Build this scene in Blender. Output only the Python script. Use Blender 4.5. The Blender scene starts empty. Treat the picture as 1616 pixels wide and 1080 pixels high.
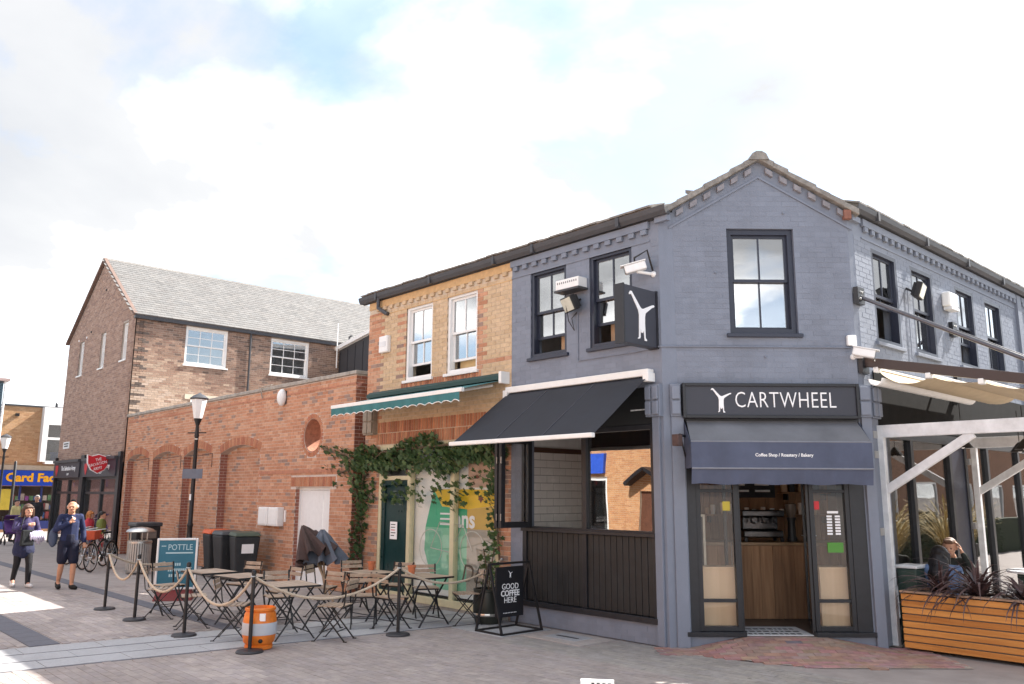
import bpy, math, random
from math import sin, cos, pi, radians, sqrt, hypot
from mathutils import Vector, Matrix

RNG = random.Random(11)
SC = bpy.context.scene
COL = SC.collection
V = Vector

# ------------------------------------------------------------------ camera
CAM_POS = V((6.85, -9.07, 1.95))
YAW, PITCH, ROLL = radians(47.5), radians(10.42), radians(0.28)
_fw0 = V((-sin(YAW), cos(YAW), 0)); _rt0 = V((cos(YAW), sin(YAW), 0)); _z = V((0, 0, 1))
CAM_F = cos(PITCH) * _fw0 + sin(PITCH) * _z
_up0 = -sin(PITCH) * _fw0 + cos(PITCH) * _z
CAM_R = cos(ROLL) * _rt0 + sin(ROLL) * _up0
CAM_U = -sin(ROLL) * _rt0 + cos(ROLL) * _up0
cam_data = bpy.data.cameras.new('camera')
cam_data.sensor_width = 36.0
cam_data.lens = 36.0 * 1301.0 / 1616.0
cam_data.clip_start = 0.1
cam_data.clip_end = 2000.0
cam = bpy.data.objects.new('camera', cam_data)
COL.objects.link(cam)
M = Matrix((CAM_R, CAM_U, -CAM_F)).transposed().to_4x4()
M.translation = CAM_POS
cam.matrix_world = M
SC.camera = cam

# ------------------------------------------------------------------ sky, sun, exposure
SUN_ELEV = radians(42.6)
SUN_AZ = radians(11.5)            # clockwise from +Y
SUN_DIR = V((sin(SUN_AZ) * cos(SUN_ELEV), cos(SUN_AZ) * cos(SUN_ELEV), sin(SUN_ELEV)))
world = bpy.data.worlds.new('World')
SC.world = world
world.use_nodes = True


CLOUD_A = (-11.6113, 16.4109, 4.2299)
CLOUD_B = (-12.6136, 0.4763, 5.6689)


def build_sky():
    nt = world.node_tree
    nt.nodes.clear()
    N = nt.nodes.new
    L = nt.links.new
    out = N('ShaderNodeOutputWorld')
    bg = N('ShaderNodeBackground'); bg.inputs['Strength'].default_value = 0.1
    sky = N('ShaderNodeTexSky'); sky.sky_type = 'NISHITA'; sky.sun_disc = False
    sky.sun_elevation = SUN_ELEV; sky.sun_rotation = SUN_AZ
    sky.air_density = 1.0; sky.dust_density = 1.2; sky.ozone_density = 1.5
    tc = N('ShaderNodeTexCoord')
    sep = N('ShaderNodeSeparateXYZ'); L(tc.outputs['Generated'], sep.inputs[0])
    def math(op, a, b=None, clamp=False):
        n = N('ShaderNodeMath'); n.operation = op; n.use_clamp = clamp
        for i, x in enumerate((a, b)):
            if x is None: continue
            if isinstance(x, (int, float)): n.inputs[i].default_value = x
            else: L(x, n.inputs[i])
        return n.outputs[0]
    zz = math('MAXIMUM', math('ADD', sep.outputs['Z'], 0.22), 0.05)
    px = math('DIVIDE', sep.outputs['X'], zz); py = math('DIVIDE', sep.outputs['Y'], zz)
    comb = N('ShaderNodeCombineXYZ'); L(px, comb.inputs[0]); L(py, comb.inputs[1])
    def noise(scale, detail, rough, off):
        mp = N('ShaderNodeMapping'); mp.inputs['Location'].default_value = off
        L(comb.outputs[0], mp.inputs['Vector'])
        n = N('ShaderNodeTexNoise'); n.inputs['Scale'].default_value = scale
        n.inputs['Detail'].default_value = detail; n.inputs['Roughness'].default_value = rough
        n.inputs['Distortion'].default_value = 0.2
        L(mp.outputs[0], n.inputs['Vector'])
        return n.outputs['Fac']
    def ramp(fac, stops):
        r = N('ShaderNodeValToRGB')
        el = r.color_ramp.elements
        while len(el) < len(stops): el.new(0.5)
        for e, (p, c) in zip(el, stops):
            e.position = p; e.color = c if isinstance(c, tuple) else (c, c, c, 1)
        L(fac, r.inputs[0])
        return r.outputs[0]
    cover = ramp(noise(0.85, 10, 0.55, CLOUD_A), [(0.442, 0.2), (0.53, 1.0)])
    low = ramp(sep.outputs['Z'], [(0.0, 1.0), (0.10, 0.6), (0.2, 0.0)])
    cover = math('MAXIMUM', cover, low)
    shade = ramp(noise(0.75, 7, 0.52, CLOUD_B), [(0.36, (2.45, 2.52, 2.65, 1)), (0.465, (2.85, 2.89, 2.96, 1)), (0.53, (6.0, 6.0, 6.0, 1)), (0.68, (17.0, 16.7, 16.2, 1))])
    mix = N('ShaderNodeMix'); mix.data_type = 'RGBA'
    L(cover, mix.inputs[0]); L(sky.outputs[0], mix.inputs[6]); L(shade, mix.inputs[7])
    L(mix.outputs[2], bg.inputs['Color']); L(bg.outputs[0], out.inputs[0])


build_sky()
sun_data = bpy.data.lights.new('sun', 'SUN')
sun_data.energy = 4.6
sun_data.angle = radians(0.53)
sun_data.color = (1.0, 0.95, 0.88)
sun = bpy.data.objects.new('sun', sun_data)
COL.objects.link(sun)
sun.rotation_euler = SUN_DIR.to_track_quat('Z', 'Y').to_euler()
SC.view_settings.view_transform = 'Standard'
SC.view_settings.look = 'None'
SC.view_settings.exposure = 1.75
SC.view_settings.gamma = 1.0
SC.view_settings.use_curve_mapping = False
SC.render.engine = 'CYCLES'


# ------------------------------------------------------------------ helpers
class Frame:
    """a vertical face: s along it, d outward from it, z up"""
    def __init__(self, o, u, n):
        self.o, self.u, self.n = V(o), V(u), V(n)

    def P(self, s, d, z):
        return self.o + self.u * s + self.n * d + V((0, 0, z))

    def mat(self, s, d, z):
        m = Matrix((self.u, self.n, V((0, 0, 1)))).transposed().to_4x4()
        m.translation = self.P(s, d, z)
        return m


class MB:
    def __init__(self):
        self.v, self.f, self.c = [], [], []
        self.col = None

    def face(self, *pts):
        i = len(self.v)
        self.v.extend(tuple(p) for p in pts)
        self.f.append(tuple(range(i, i + len(pts))))
        self.c.append(self.col)

    def hexa(self, b, t):
        i = len(self.v)
        self.v.extend(tuple(p) for p in b); self.v.extend(tuple(p) for p in t)
        for q in ((3, 2, 1, 0), (4, 5, 6, 7), (0, 1, 5, 4), (1, 2, 6, 5), (2, 3, 7, 6), (3, 0, 4, 7)):
            self.f.append(tuple(i + k for k in q)); self.c.append(self.col)
        return self

    def box(self, x0, x1, y0, y1, z0, z1):
        return self.hexa([(x0, y0, z0), (x1, y0, z0), (x1, y1, z0), (x0, y1, z0)], [(x0, y0, z1), (x1, y0, z1), (x1, y1, z1), (x0, y1, z1)])

    def fbox(self, F, s0, s1, d0, d1, z0, z1):
        P = F.P
        return self.hexa([P(s0, d1, z0), P(s1, d1, z0), P(s1, d0, z0), P(s0, d0, z0)], [P(s0, d1, z1), P(s1, d1, z1), P(s1, d0, z1), P(s0, d0, z1)])

    def obox(self, m, x0, x1, y0, y1, z0, z1):
        q = lambda *a: m @ V(a)
        return self.hexa([q(x0, y0, z0), q(x1, y0, z0), q(x1, y1, z0), q(x0, y1, z0)], [q(x0, y0, z1), q(x1, y0, z1), q(x1, y1, z1), q(x0, y1, z1)])

    def prism(self, pts, vec):
        vec = V(vec); i = len(self.v); n = len(pts)
        self.v.extend(tuple(p) for p in pts); self.v.extend(tuple(V(p) + vec) for p in pts)
        self.f.append(tuple(range(i + n - 1, i - 1, -1))); self.c.append(self.col)
        self.f.append(tuple(range(i + n, i + 2 * n))); self.c.append(self.col)
        for k in range(n):
            k2 = (k + 1) % n
            self.f.append((i + k, i + k2, i + n + k2, i + n + k)); self.c.append(self.col)
        return self

    def beam(self, p, q, w, h, up=(0, 0, 1)):
        p, q = V(p), V(q); a = (q - p).normalized(); u = V(up)
        s = a.cross(u)
        if s.length < 1e-4: s = a.cross(V((0, 1, 0)))
        s.normalize(); u = s.cross(a)
        s *= w / 2; u *= h / 2
        return self.hexa([p - s - u, p + s - u, q + s - u, q - s - u], [p - s + u, p + s + u, q + s + u, q - s + u])

    def tube(self, pts, r, n=8, closed=False):
        pts = [V(p) for p in pts]
        m = len(pts); i0 = len(self.v)
        rs = r if isinstance(r, (list, tuple)) else [r] * m
        prev = None
        for k, p in enumerate(pts):
            if closed: t = pts[(k + 1) % m] - pts[k - 1]
            else: t = pts[min(k + 1, m - 1)] - pts[max(k - 1, 0)]
            t.normalize()
            if prev is None:
                a = t.cross(V((0, 0, 1)))
                if a.length < 1e-3: a = t.cross(V((1, 0, 0)))
            else: a = prev - t * prev.dot(t)
            a.normalize(); prev = a
            b = t.cross(a)
            for j in range(n):
                w = 2 * pi * j / n
                self.v.append(tuple(p + (a * cos(w) + b * sin(w)) * rs[k]))
        for k in range(m if closed else m - 1):
            k2 = (k + 1) % m
            for j in range(n):
                j2 = (j + 1) % n
                self.f.append((i0 + k * n + j, i0 + k * n + j2, i0 + k2 * n + j2, i0 + k2 * n + j)); self.c.append(self.col)
        if not closed:
            self.f.append(tuple(i0 + j for j in range(n - 1, -1, -1))); self.c.append(self.col)
            self.f.append(tuple(i0 + (m - 1) * n + j for j in range(n))); self.c.append(self.col)
        return self

    def lathe(self, prof, o=(0, 0, 0), n=24, cap=True):
        o = V(o); i0 = len(self.v); m = len(prof)
        for r, z in prof:
            for j in range(n):
                w = 2 * pi * j / n
                self.v.append((o.x + r * cos(w), o.y + r * sin(w), o.z + z))
        for k in range(m - 1):
            for j in range(n):
                j2 = (j + 1) % n
                self.f.append((i0 + k * n + j, i0 + k * n + j2, i0 + (k + 1) * n + j2, i0 + (k + 1) * n + j)); self.c.append(self.col)
        if cap:
            self.f.append(tuple(i0 + j for j in range(n - 1, -1, -1))); self.c.append(self.col)
            self.f.append(tuple(i0 + (m - 1) * n + j for j in range(n))); self.c.append(self.col)
        return self

    def ball(self, c, r, n=10, sc=(1, 1, 1)):
        c = V(c); i0 = len(self.v); m = n // 2 + 1
        for k in range(m):
            a = pi * (k + 0.0) / (m - 1)
            for j in range(n):
                w = 2 * pi * j / n
                self.v.append((c.x + r * sc[0] * sin(a) * cos(w), c.y + r * sc[1] * sin(a) * sin(w), c.z - r * sc[2] * cos(a)))
        for k in range(m - 1):
            for j in range(n):
                j2 = (j + 1) % n
                self.f.append((i0 + k * n + j, i0 + k * n + j2, i0 + (k + 1) * n + j2, i0 + (k + 1) * n + j)); self.c.append(self.col)
        return self

    def sheet(self, A, B, thick, nrm):
        """strip between two point rows, given a thickness"""
        return self.grid([A, B], thick, nrm)

    def grid(self, rows, thick, nrm):
        """a cloth of point rows with shared vertices and a closed edge"""
        nrm = V(nrm).normalized() * thick
        m, n = len(rows), len(rows[0]); i0 = len(self.v)
        for off in (V((0, 0, 0)), -nrm):
            for r in rows: self.v.extend(tuple(V(p) + off) for p in r)
        k = m * n
        def q(*f): self.f.append(tuple(i0 + x for x in f)); self.c.append(self.col)
        for i in range(m - 1):
            for j in range(n - 1):
                a = i * n + j
                q(a, a + 1, a + n + 1, a + n); q(k + a + n, k + a + n + 1, k + a + 1, k + a)
        for j in range(n - 1):
            q(j, k + j, k + j + 1, j + 1); e = (m - 1) * n + j; q(e, e + 1, k + e + 1, k + e)
        for i in range(m - 1):
            a = i * n; q(a, a + n, k + a + n, k + a); a = i * n + n - 1; q(a, k + a, k + a + n, a + n)
        return self

    def mesh(self, name):
        me = bpy.data.meshes.new(name)
        me.from_pydata(self.v, [], self.f)
        if any(c is not None for c in self.c):
            at = me.attributes.new('col', 'FLOAT_COLOR', 'CORNER')
            data = []
            for f, c in zip(self.f, self.c):
                c = c or (0.5, 0.5, 0.5)
                data.extend((c[0], c[1], c[2], 1.0) * len(f))
            at.data.foreach_set('color', data)
        return me

    def build(self, name, mat, parent=None, smooth=False, bevel=0.0, kind=None, off=None, keep=False):
        """verts are world coordinates unless keep (then local to the parent)"""
        if parent is not None and not keep:
            o = world_loc(parent)
            self.v = [(x - o.x, y - o.y, z - o.z) for x, y, z in self.v]
        elif off is not None:
            self.v = [(x - off[0], y - off[1], z - off[2]) for x, y, z in self.v]
        me = self.mesh(name)
        me.materials.append(mat)
        if smooth:
            me.polygons.foreach_set('use_smooth', [True] * len(me.polygons))
            if smooth != 'all':
                me.set_sharp_from_angle(angle=radians(38))
        ob = bpy.data.objects.new(name, me)
        COL.objects.link(ob)
        if off is not None and parent is None: ob.location = off
        if parent is not None: ob.parent = parent
        if bevel:
            b = ob.modifiers.new('edge', 'BEVEL'); b.width = bevel; b.segments = 2; b.limit_method = 'ANGLE'
        if kind: ob['kind'] = kind
        return ob


def world_loc(o):
    p = V((0, 0, 0))
    while o is not None:
        p = p + o.location
        o = o.parent
    return p


def tag(o, label=None, cat=None, group=None, kind=None):
    if label: o['label'] = label
    if cat: o['category'] = cat
    if group: o['group'] = group
    if kind: o['kind'] = kind
    return o


def thing(name, label, cat, loc=(0, 0, 0), rz=0.0, group=None):
    o = bpy.data.objects.new(name, None)
    o.empty_display_size = 0.2
    COL.objects.link(o)
    o.location = loc
    o.rotation_euler = (0, 0, rz)
    return tag(o, label, cat, group)


def copy_tree(o, parent=None):
    c = o.copy(); COL.objects.link(c)
    c.parent = parent
    for ch in o.children: copy_tree(ch, c)
    return c


# ------------------------------------------------------------------ materials
MATS = {}


def pm(name, base, var=0.12, scale=6.0, rough=0.6, metal=0.0, bump=0.0, spec=0.4, stretch=(1, 1, 1), source=None, dirt=0.0, bscale=None, spots=0.0):
    """principled material with noise-driven colour, relief and roughness; source 'object'/'col' takes the base from object colour / attribute"""
    if name in MATS: return MATS[name]
    m = bpy.data.materials.new(name); m.use_nodes = True
    nt = m.node_tree; N = nt.nodes.new; L = nt.links.new
    p = nt.nodes['Principled BSDF']
    tc = N('ShaderNodeNewGeometry')
    mp = N('ShaderNodeMapping'); mp.inputs['Scale'].default_value = stretch
    L(tc.outputs['Position'], mp.inputs['Vector'])
    n1 = N('ShaderNodeTexNoise'); n1.inputs['Scale'].default_value = scale; n1.inputs['Detail'].default_value = 6; n1.inputs['Roughness'].default_value = 0.62
    L(mp.outputs[0], n1.inputs['Vector'])
    mr = N('ShaderNodeMapRange'); mr.inputs[1].default_value = 0.3; mr.inputs[2].default_value = 0.7
    mr.inputs[3].default_value = 1.0 - var; mr.inputs[4].default_value = 1.0 + var
    L(n1.outputs['Fac'], mr.inputs[0])
    hsv = N('ShaderNodeHueSaturation'); hsv.inputs['Color'].default_value = (*base, 1)
    L(mr.outputs[0], hsv.inputs['Value'])
    if source == 'object':
        oi = N('ShaderNodeObjectInfo'); L(oi.outputs['Color'], hsv.inputs['Color'])
    elif source == 'col':
        at = N('ShaderNodeAttribute'); at.attribute_name = 'col'; L(at.outputs['Color'], hsv.inputs['Color'])
    colour = hsv.outputs[0]
    if dirt:
        n2 = N('ShaderNodeTexNoise'); n2.inputs['Scale'].default_value = 1.0; n2.inputs['Detail'].default_value = 8; n2.inputs['Roughness'].default_value = 0.72
        m2 = N('ShaderNodeMapping'); m2.inputs['Scale'].default_value = (1.3, 1.3, 0.35); L(tc.outputs['Position'], m2.inputs['Vector']); L(m2.outputs[0], n2.inputs['Vector'])
        r2 = N('ShaderNodeMapRange'); r2.inputs[1].default_value = 0.42; r2.inputs[2].default_value = 0.72; r2.inputs[3].default_value = 0.0; r2.inputs[4].default_value = dirt
        L(n2.outputs['Fac'], r2.inputs[0])
        mx = N('ShaderNodeMix'); mx.data_type = 'RGBA'; mx.blend_type = 'MULTIPLY'
        mx.inputs[7].default_value = (0.55, 0.52, 0.5, 1)
        L(r2.outputs[0], mx.inputs[0]); L(colour, mx.inputs[6]); colour = mx.outputs[2]
    if spots:
        vo = N('ShaderNodeTexVoronoi'); vo.inputs['Scale'].default_value = 2.6; L(tc.outputs['Position'], vo.inputs['Vector'])
        nz = N('ShaderNodeTexNoise'); nz.inputs['Scale'].default_value = 0.7; L(tc.outputs['Position'], nz.inputs['Vector'])
        r3 = N('ShaderNodeMapRange'); r3.inputs[1].default_value = 0.045; r3.inputs[2].default_value = 0.075; r3.inputs[3].default_value = spots; r3.inputs[4].default_value = 0.0
        L(vo.outputs['Distance'], r3.inputs[0])
        r4 = N('ShaderNodeMapRange'); r4.inputs[1].default_value = 0.45; r4.inputs[2].default_value = 0.6; L(nz.outputs['Fac'], r4.inputs[0])
        mm = N('ShaderNodeMath'); mm.operation = 'MULTIPLY'; L(r3.outputs[0], mm.inputs[0]); L(r4.outputs[0], mm.inputs[1])
        m3 = N('ShaderNodeMix'); m3.data_type = 'RGBA'; m3.blend_type = 'MULTIPLY'; m3.inputs[7].default_value = (0.4, 0.38, 0.37, 1)
        L(mm.outputs[0], m3.inputs[0]); L(colour, m3.inputs[6]); colour = m3.outputs[2]
    L(colour, p.inputs['Base Color'])
    p.inputs['Metallic'].default_value = metal
    p.inputs['Specular IOR Level'].default_value = spec
    rr = N('ShaderNodeMapRange'); rr.inputs[3].default_value = max(0.04, rough - 0.1); rr.inputs[4].default_value = min(1.0, rough + 0.1)
    L(n1.outputs['Fac'], rr.inputs[0]); L(rr.outputs[0], p.inputs['Roughness'])
    if bump:
        n3 = N('ShaderNodeTexNoise'); n3.inputs['Scale'].default_value = bscale or scale * 9; n3.inputs['Detail'].default_value = 5
        L(mp.outputs[0], n3.inputs['Vector'])
        b = N('ShaderNodeBump'); b.inputs['Strength'].default_value = bump; b.inputs['Distance'].default_value = 0.01
        L(n3.outputs['Fac'], b.inputs['Height']); L(b.outputs[0], p.inputs['Normal'])
    MATS[name] = m
    return m


def glass(name, tint=(0.82, 0.86, 0.88), refl=0.10, rough=0.0, boost=1.0):
    if name in MATS: return MATS[name]
    m = bpy.data.materials.new(name); m.use_nodes = True
    nt = m.node_tree; nt.nodes.clear(); N = nt.nodes.new; L = nt.links.new
    out = N('ShaderNodeOutputMaterial'); mx = N('ShaderNodeMixShader')
    tr = N('ShaderNodeBsdfTransparent'); tr.inputs[0].default_value = (*tint, 1)
    gl = N('ShaderNodeBsdfGlossy'); gl.inputs['Roughness'].default_value = rough
    fr = N('ShaderNodeFresnel')
    gb_ = N('ShaderNodeNewGeometry'); io = N('ShaderNodeMapRange')      # both faces of a pane act as air-to-glass
    io.inputs[3].default_value = 1.5; io.inputs[4].default_value = 1 / 1.5
    L(gb_.outputs['Backfacing'], io.inputs[0]); L(io.outputs[0], fr.inputs['IOR'])
    ma = N('ShaderNodeMath'); ma.operation = 'MULTIPLY_ADD'; ma.use_clamp = True
    ma.inputs[1].default_value = boost; ma.inputs[2].default_value = refl
    # faint waviness of old panes
    tc = N('ShaderNodeNewGeometry')
    no = N('ShaderNodeTexNoise'); no.inputs['Scale'].default_value = 1.3; no.inputs['Detail'].default_value = 1
    L(tc.outputs['Position'], no.inputs['Vector'])
    bp = N('ShaderNodeBump'); bp.inputs['Strength'].default_value = 0.05; bp.inputs['Distance'].default_value = 0.03
    L(no.outputs['Fac'], bp.inputs['Height']); L(bp.outputs[0], gl.inputs['Normal'])
    L(fr.outputs[0], ma.inputs[0]); L(ma.outputs[0], mx.inputs[0])
    L(tr.outputs[0], mx.inputs[1]); L(gl.outputs[0], mx.inputs[2]); L(mx.outputs[0], out.inputs[0])
    MATS[name] = m
    return m


def wood(name, c1, c2, axis='z', scale=3.0, rough=0.6):
    if name in MATS: return MATS[name]
    m = bpy.data.materials.new(name); m.use_nodes = True
    nt = m.node_tree; N = nt.nodes.new; L = nt.links.new
    p = nt.nodes['Principled BSDF']; p.inputs['Roughness'].default_value = rough
    p.inputs['Specular IOR Level'].default_value = 0.3
    g = N('ShaderNodeNewGeometry'); mp = N('ShaderNodeMapping')
    s = {'x': (0.06, 1, 1), 'y': (1, 0.06, 1), 'z': (1, 1, 0.06)}[axis]
    mp.inputs['Scale'].default_value = tuple(k * scale * 5 for k in s)
    L(g.outputs['Position'], mp.inputs['Vector'])
    n = N('ShaderNodeTexNoise'); n.inputs['Scale'].default_value = 1.6; n.inputs['Detail'].default_value = 7; n.inputs['Distortion'].default_value = 0.6
    L(mp.outputs[0], n.inputs['Vector'])
    oi = N('ShaderNodeObjectInfo')
    ad = N('ShaderNodeMath'); ad.operation = 'MULTIPLY_ADD'; ad.inputs[1].default_value = 0.35; L(oi.outputs['Random'], ad.inputs[0])
    L(n.outputs['Fac'], ad.inputs[2])
    r = N('ShaderNodeValToRGB'); r.color_ramp.elements[0].position = 0.35; r.color_ramp.elements[1].position = 0.95
    r.color_ramp.elements[0].color = (*c1, 1); r.color_ramp.elements[1].color = (*c2, 1)
    L(ad.outputs[0], r.inputs[0]); L(r.outputs[0], p.inputs['Base Color'])
    b = N('ShaderNodeBump'); b.inputs['Strength'].default_value = 0.15; b.inputs['Distance'].default_value = 0.004
    L(n.outputs['Fac'], b.inputs['Height']); L(b.outputs[0], p.inputs['Normal'])
    MATS[name] = m
    return m


BRICK_OBJ = pm('brick_single', (0.3, 0.15, 0.1), var=0.14, scale=14, rough=0.85, bump=0.5, spec=0.2, source='object', bscale=90)
BRICK_COL = pm('brick_field', (0.3, 0.15, 0.1), var=0.14, scale=14, rough=0.85, bump=0.5, spec=0.2, source='col', bscale=90)
PAINT_OBJ = pm('painted_brick_single', (0.2, 0.2, 0.3), var=0.05, scale=5, rough=0.55, bump=0.35, spec=0.4, source='object', bscale=60, dirt=0.4)
PAINT_COL = pm('painted_brick_field', (0.2, 0.2, 0.3), var=0.05, scale=5, rough=0.55, bump=0.35, spec=0.4, source='col', bscale=60, dirt=0.3)
BLUE = (0.192, 0.216, 0.268)
M_BLUE = pm('blue_masonry_paint', BLUE, var=0.05, scale=5, rough=0.55, bump=0.3, dirt=0.3, bscale=60)
M_MORTAR = pm('pale_mortar', (0.56, 0.47, 0.41), var=0.15, scale=8, rough=0.9, bump=0.4)
M_MORTAR_Y = pm('sand_mortar', (0.56, 0.46, 0.35), var=0.12, scale=8, rough=0.9, bump=0.4)
M_MORTAR_D = pm('old_mortar', (0.42, 0.36, 0.31), var=0.2, scale=5, rough=0.9, bump=0.4, dirt=0.3)
M_BLACK = pm('black_frame_paint', (0.018, 0.019, 0.023), var=0.2, scale=9, rough=0.38, bump=0.05)
M_CHAR = pm('charcoal_panel_paint', (0.0185, 0.0195, 0.0205), var=0.25, scale=4, rough=0.45, bump=0.1)
M_NAVYF = pm('navy_window_paint', (0.03, 0.035, 0.055), var=0.1, scale=8, rough=0.35, bump=0.05)
M_WHITE = pm('white_gloss_paint', (0.80, 0.80, 0.79), var=0.04, scale=9, rough=0.35, dirt=0.15)
M_CREAM = pm('cream_paint', (0.62, 0.56, 0.36), var=0.08, scale=9, rough=0.5, dirt=0.2)
M_GUTTER = pm('grey_black_gutter', (0.055, 0.056, 0.062), var=0.15, scale=6, rough=0.45, dirt=0.2)
M_STONE = pm('coping_stone', (0.36, 0.33, 0.29), var=0.25, scale=7, rough=0.9, bump=0.5, dirt=0.4)
M_TILE = pm('roof_tile_concrete', (0.22, 0.20, 0.18), var=0.3, scale=12, rough=0.9, bump=0.5, dirt=0.3)
M_STEEL = pm('brushed_steel', (0.55, 0.54, 0.52), var=0.1, scale=20, rough=0.35, metal=1.0)
M_GALV = pm('white_galvanised', (0.68, 0.69, 0.70), var=0.14, scale=7, rough=0.4, metal=0.0, dirt=0.2)
M_DARKMET = pm('black_metal', (0.016, 0.015, 0.016), var=0.2, scale=12, rough=0.45, metal=0.0)
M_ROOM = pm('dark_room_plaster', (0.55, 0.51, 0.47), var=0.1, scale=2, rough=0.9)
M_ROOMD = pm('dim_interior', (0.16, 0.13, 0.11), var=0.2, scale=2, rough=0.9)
G_UP = glass('upper_window_glass', tint=(.7, .72, .74), refl=0.36, boost=1.5)
G_SHOP = glass('shop_window_glass', tint=(.97, .98, .98), refl=0.0, boost=1.0)
G_REFL = glass('coated_shop_glass', tint=(0.45, 0.45, 0.45), refl=0.30, boost=1.2)
G_FAR = glass('pale_sash_glass', refl=0.2, boost=1.2)
M_RED = pm('red_paint', (0.55, 0.02, 0.03), var=0.08, scale=8, rough=0.45)
M_LETTER = pm('white_lettering', (0.86, 0.86, 0.86), var=0.02, scale=9, rough=0.5)

# ------------------------------------------------------------------ walls and brickwork
FL = Frame((0, 0, 0), (1, 0, 0), (0, -1, 0))                       # the long face along the street
GA = radians(48)
GO = V((0.02, 0.08, 0))
FG = Frame(GO, (cos(GA), sin(GA), 0), (sin(GA), -cos(GA), 0))      # the gabled corner face
FR = Frame((1.8, 0, 0), (0, 1, 0), (1, 0, 0))                      # the face round the corner


def _ev(x, s): return x(s) if callable(x) else x


def wall_mb(F, s0, s1, z0, z1, holes=(), thick=0.25, step=0.12, mb=None):
    """a wall with openings; hole = (a, b, lo, hi) where lo / hi may be curves of s; z1 may be a curve too"""
    mb = mb or MB()
    cuts = {s0, s1}
    for a, b, lo, hi in holes:
        cuts |= {a, b}
        if callable(lo) or callable(hi):
            n = 18
            for k in range(1, n): cuts.add(a + (b - a) * (0.5 - 0.5 * cos(pi * k / n)))
    if callable(z1):
        n = int((s1 - s0) / 0.1)
        for k in range(1, n): cuts.add(s0 + (s1 - s0) * k / n)
    cuts = sorted(c for c in cuts if s0 <= c <= s1)
    P = F.P
    for a, b in zip(cuts, cuts[1:]):
        if b - a < 1e-6: continue
        m = (a + b) / 2
        act = sorted([h for h in holes if h[0] <= m <= h[1]], key=lambda h: _ev(h[2], m))
        e = 1e-7
        segs = []; la, lb = z0, z0
        for h in act:
            segs.append((la, lb, _ev(h[2], a + e), _ev(h[2], b - e)))
            la, lb = _ev(h[3], a + e), _ev(h[3], b - e)
        segs.append((la, lb, _ev(z1, a), _ev(z1, b)))
        for k, (pa, pb, qa, qb) in enumerate(segs):
            if qa - pa < 1e-4 and qb - pb < 1e-4: continue
            for d in (0.0, -thick):
                f = (P(a, d, pa), P(b, d, pb), P(b, d, qb), P(a, d, qa))
                mb.face(*(f if d == 0 else f[::-1]))
            mb.face(P(a, 0, qa), P(b, 0, qb), P(b, -thick, qb), P(a, -thick, qa))
            mb.face(P(a, -thick, pa), P(b, -thick, pb), P(b, 0, pb), P(a, 0, pa))
    for h in holes:
        for s in (h[0], h[1]):
            lo, hi = _ev(h[2], s), _ev(h[3], s)
            if hi - lo > 1e-3: mb.face(P(s, 0, lo), P(s, 0, hi), P(s, -thick, hi), P(s, -thick, lo))
    for s in (s0, s1):
        mb.face(P(s, 0, z0), P(s, 0, _ev(z1, s)), P(s, -thick, _ev(z1, s)), P(s, -thick, z0))
    return mb


BL, BH, JT = 0.215, 0.065, 0.010


def brick_list(F, s0, s1, z0, z1, holes, pal, d=0.0, top=None, out=None, phase=0.0):
    """every stretcher of a wall, cut at its openings: (s, s', z, z', colour, frame, depth, full)"""
    out = out if out is not None else []
    row = 0; z = z0 + JT / 2
    step = BL + JT
    while z + BH * 0.6 < z1:
        zt = min(z + BH, z1); zm = (z + zt) / 2
        blocked = []
        for a, b, lo, hi in holes:
            if not callable(lo) and not callable(hi):
                if lo - 0.02 < zm < hi + 0.02: blocked.append((a, b))
            else:
                n = 80; run = None
                for k in range(n + 1):
                    s = a + (b - a) * k / n
                    inside = _ev(lo, s) < zm < _ev(hi, s) or _ev(lo, s) < zt - 0.01 < _ev(hi, s)
                    if inside and run is None: run = s
                    if not inside and run is not None: blocked.append((run, s)); run = None
                if run is not None: blocked.append((run, b))
        if top is not None:
            l = s0
            while l < s1 and top(l) < zt: l += 0.02
            r = s1
            while r > l and top(r) < zt: r -= 0.02
            lo_s, hi_s = l, r
        else: lo_s, hi_s = s0, s1
        s = s0 - step + ((row % 2) * step / 2 + phase) % step
        while s < s1:
            spans = [(max(s, lo_s), min(s + BL, hi_s))]
            for a, b in blocked:
                nx = []
                for p, q in spans:
                    if b <= p or a >= q: nx.append((p, q)); continue
                    if a > p: nx.append((p, a))
                    if b < q: nx.append((b, q))
                spans = nx
            for p, q in spans:
                if q - p < 0.03: continue
                c = pal(p, zm)
                if c is None: continue
                out.append((p, q, z, zt, c, F, d, abs(q - p - BL) < 1e-4 and abs(zt - z - BH) < 1e-4))
            s += step
        z += BH + JT; row += 1
    return out


_me_brick = None


def in_view(p, margin=1.03):
    q = p - CAM_POS
    w = q.dot(CAM_F)
    if w <= 0.1: return False
    return abs(1301 * q.dot(CAM_R) / w) < 808 * margin and abs(1301 * q.dot(CAM_U) / w) < 540 * margin


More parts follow.
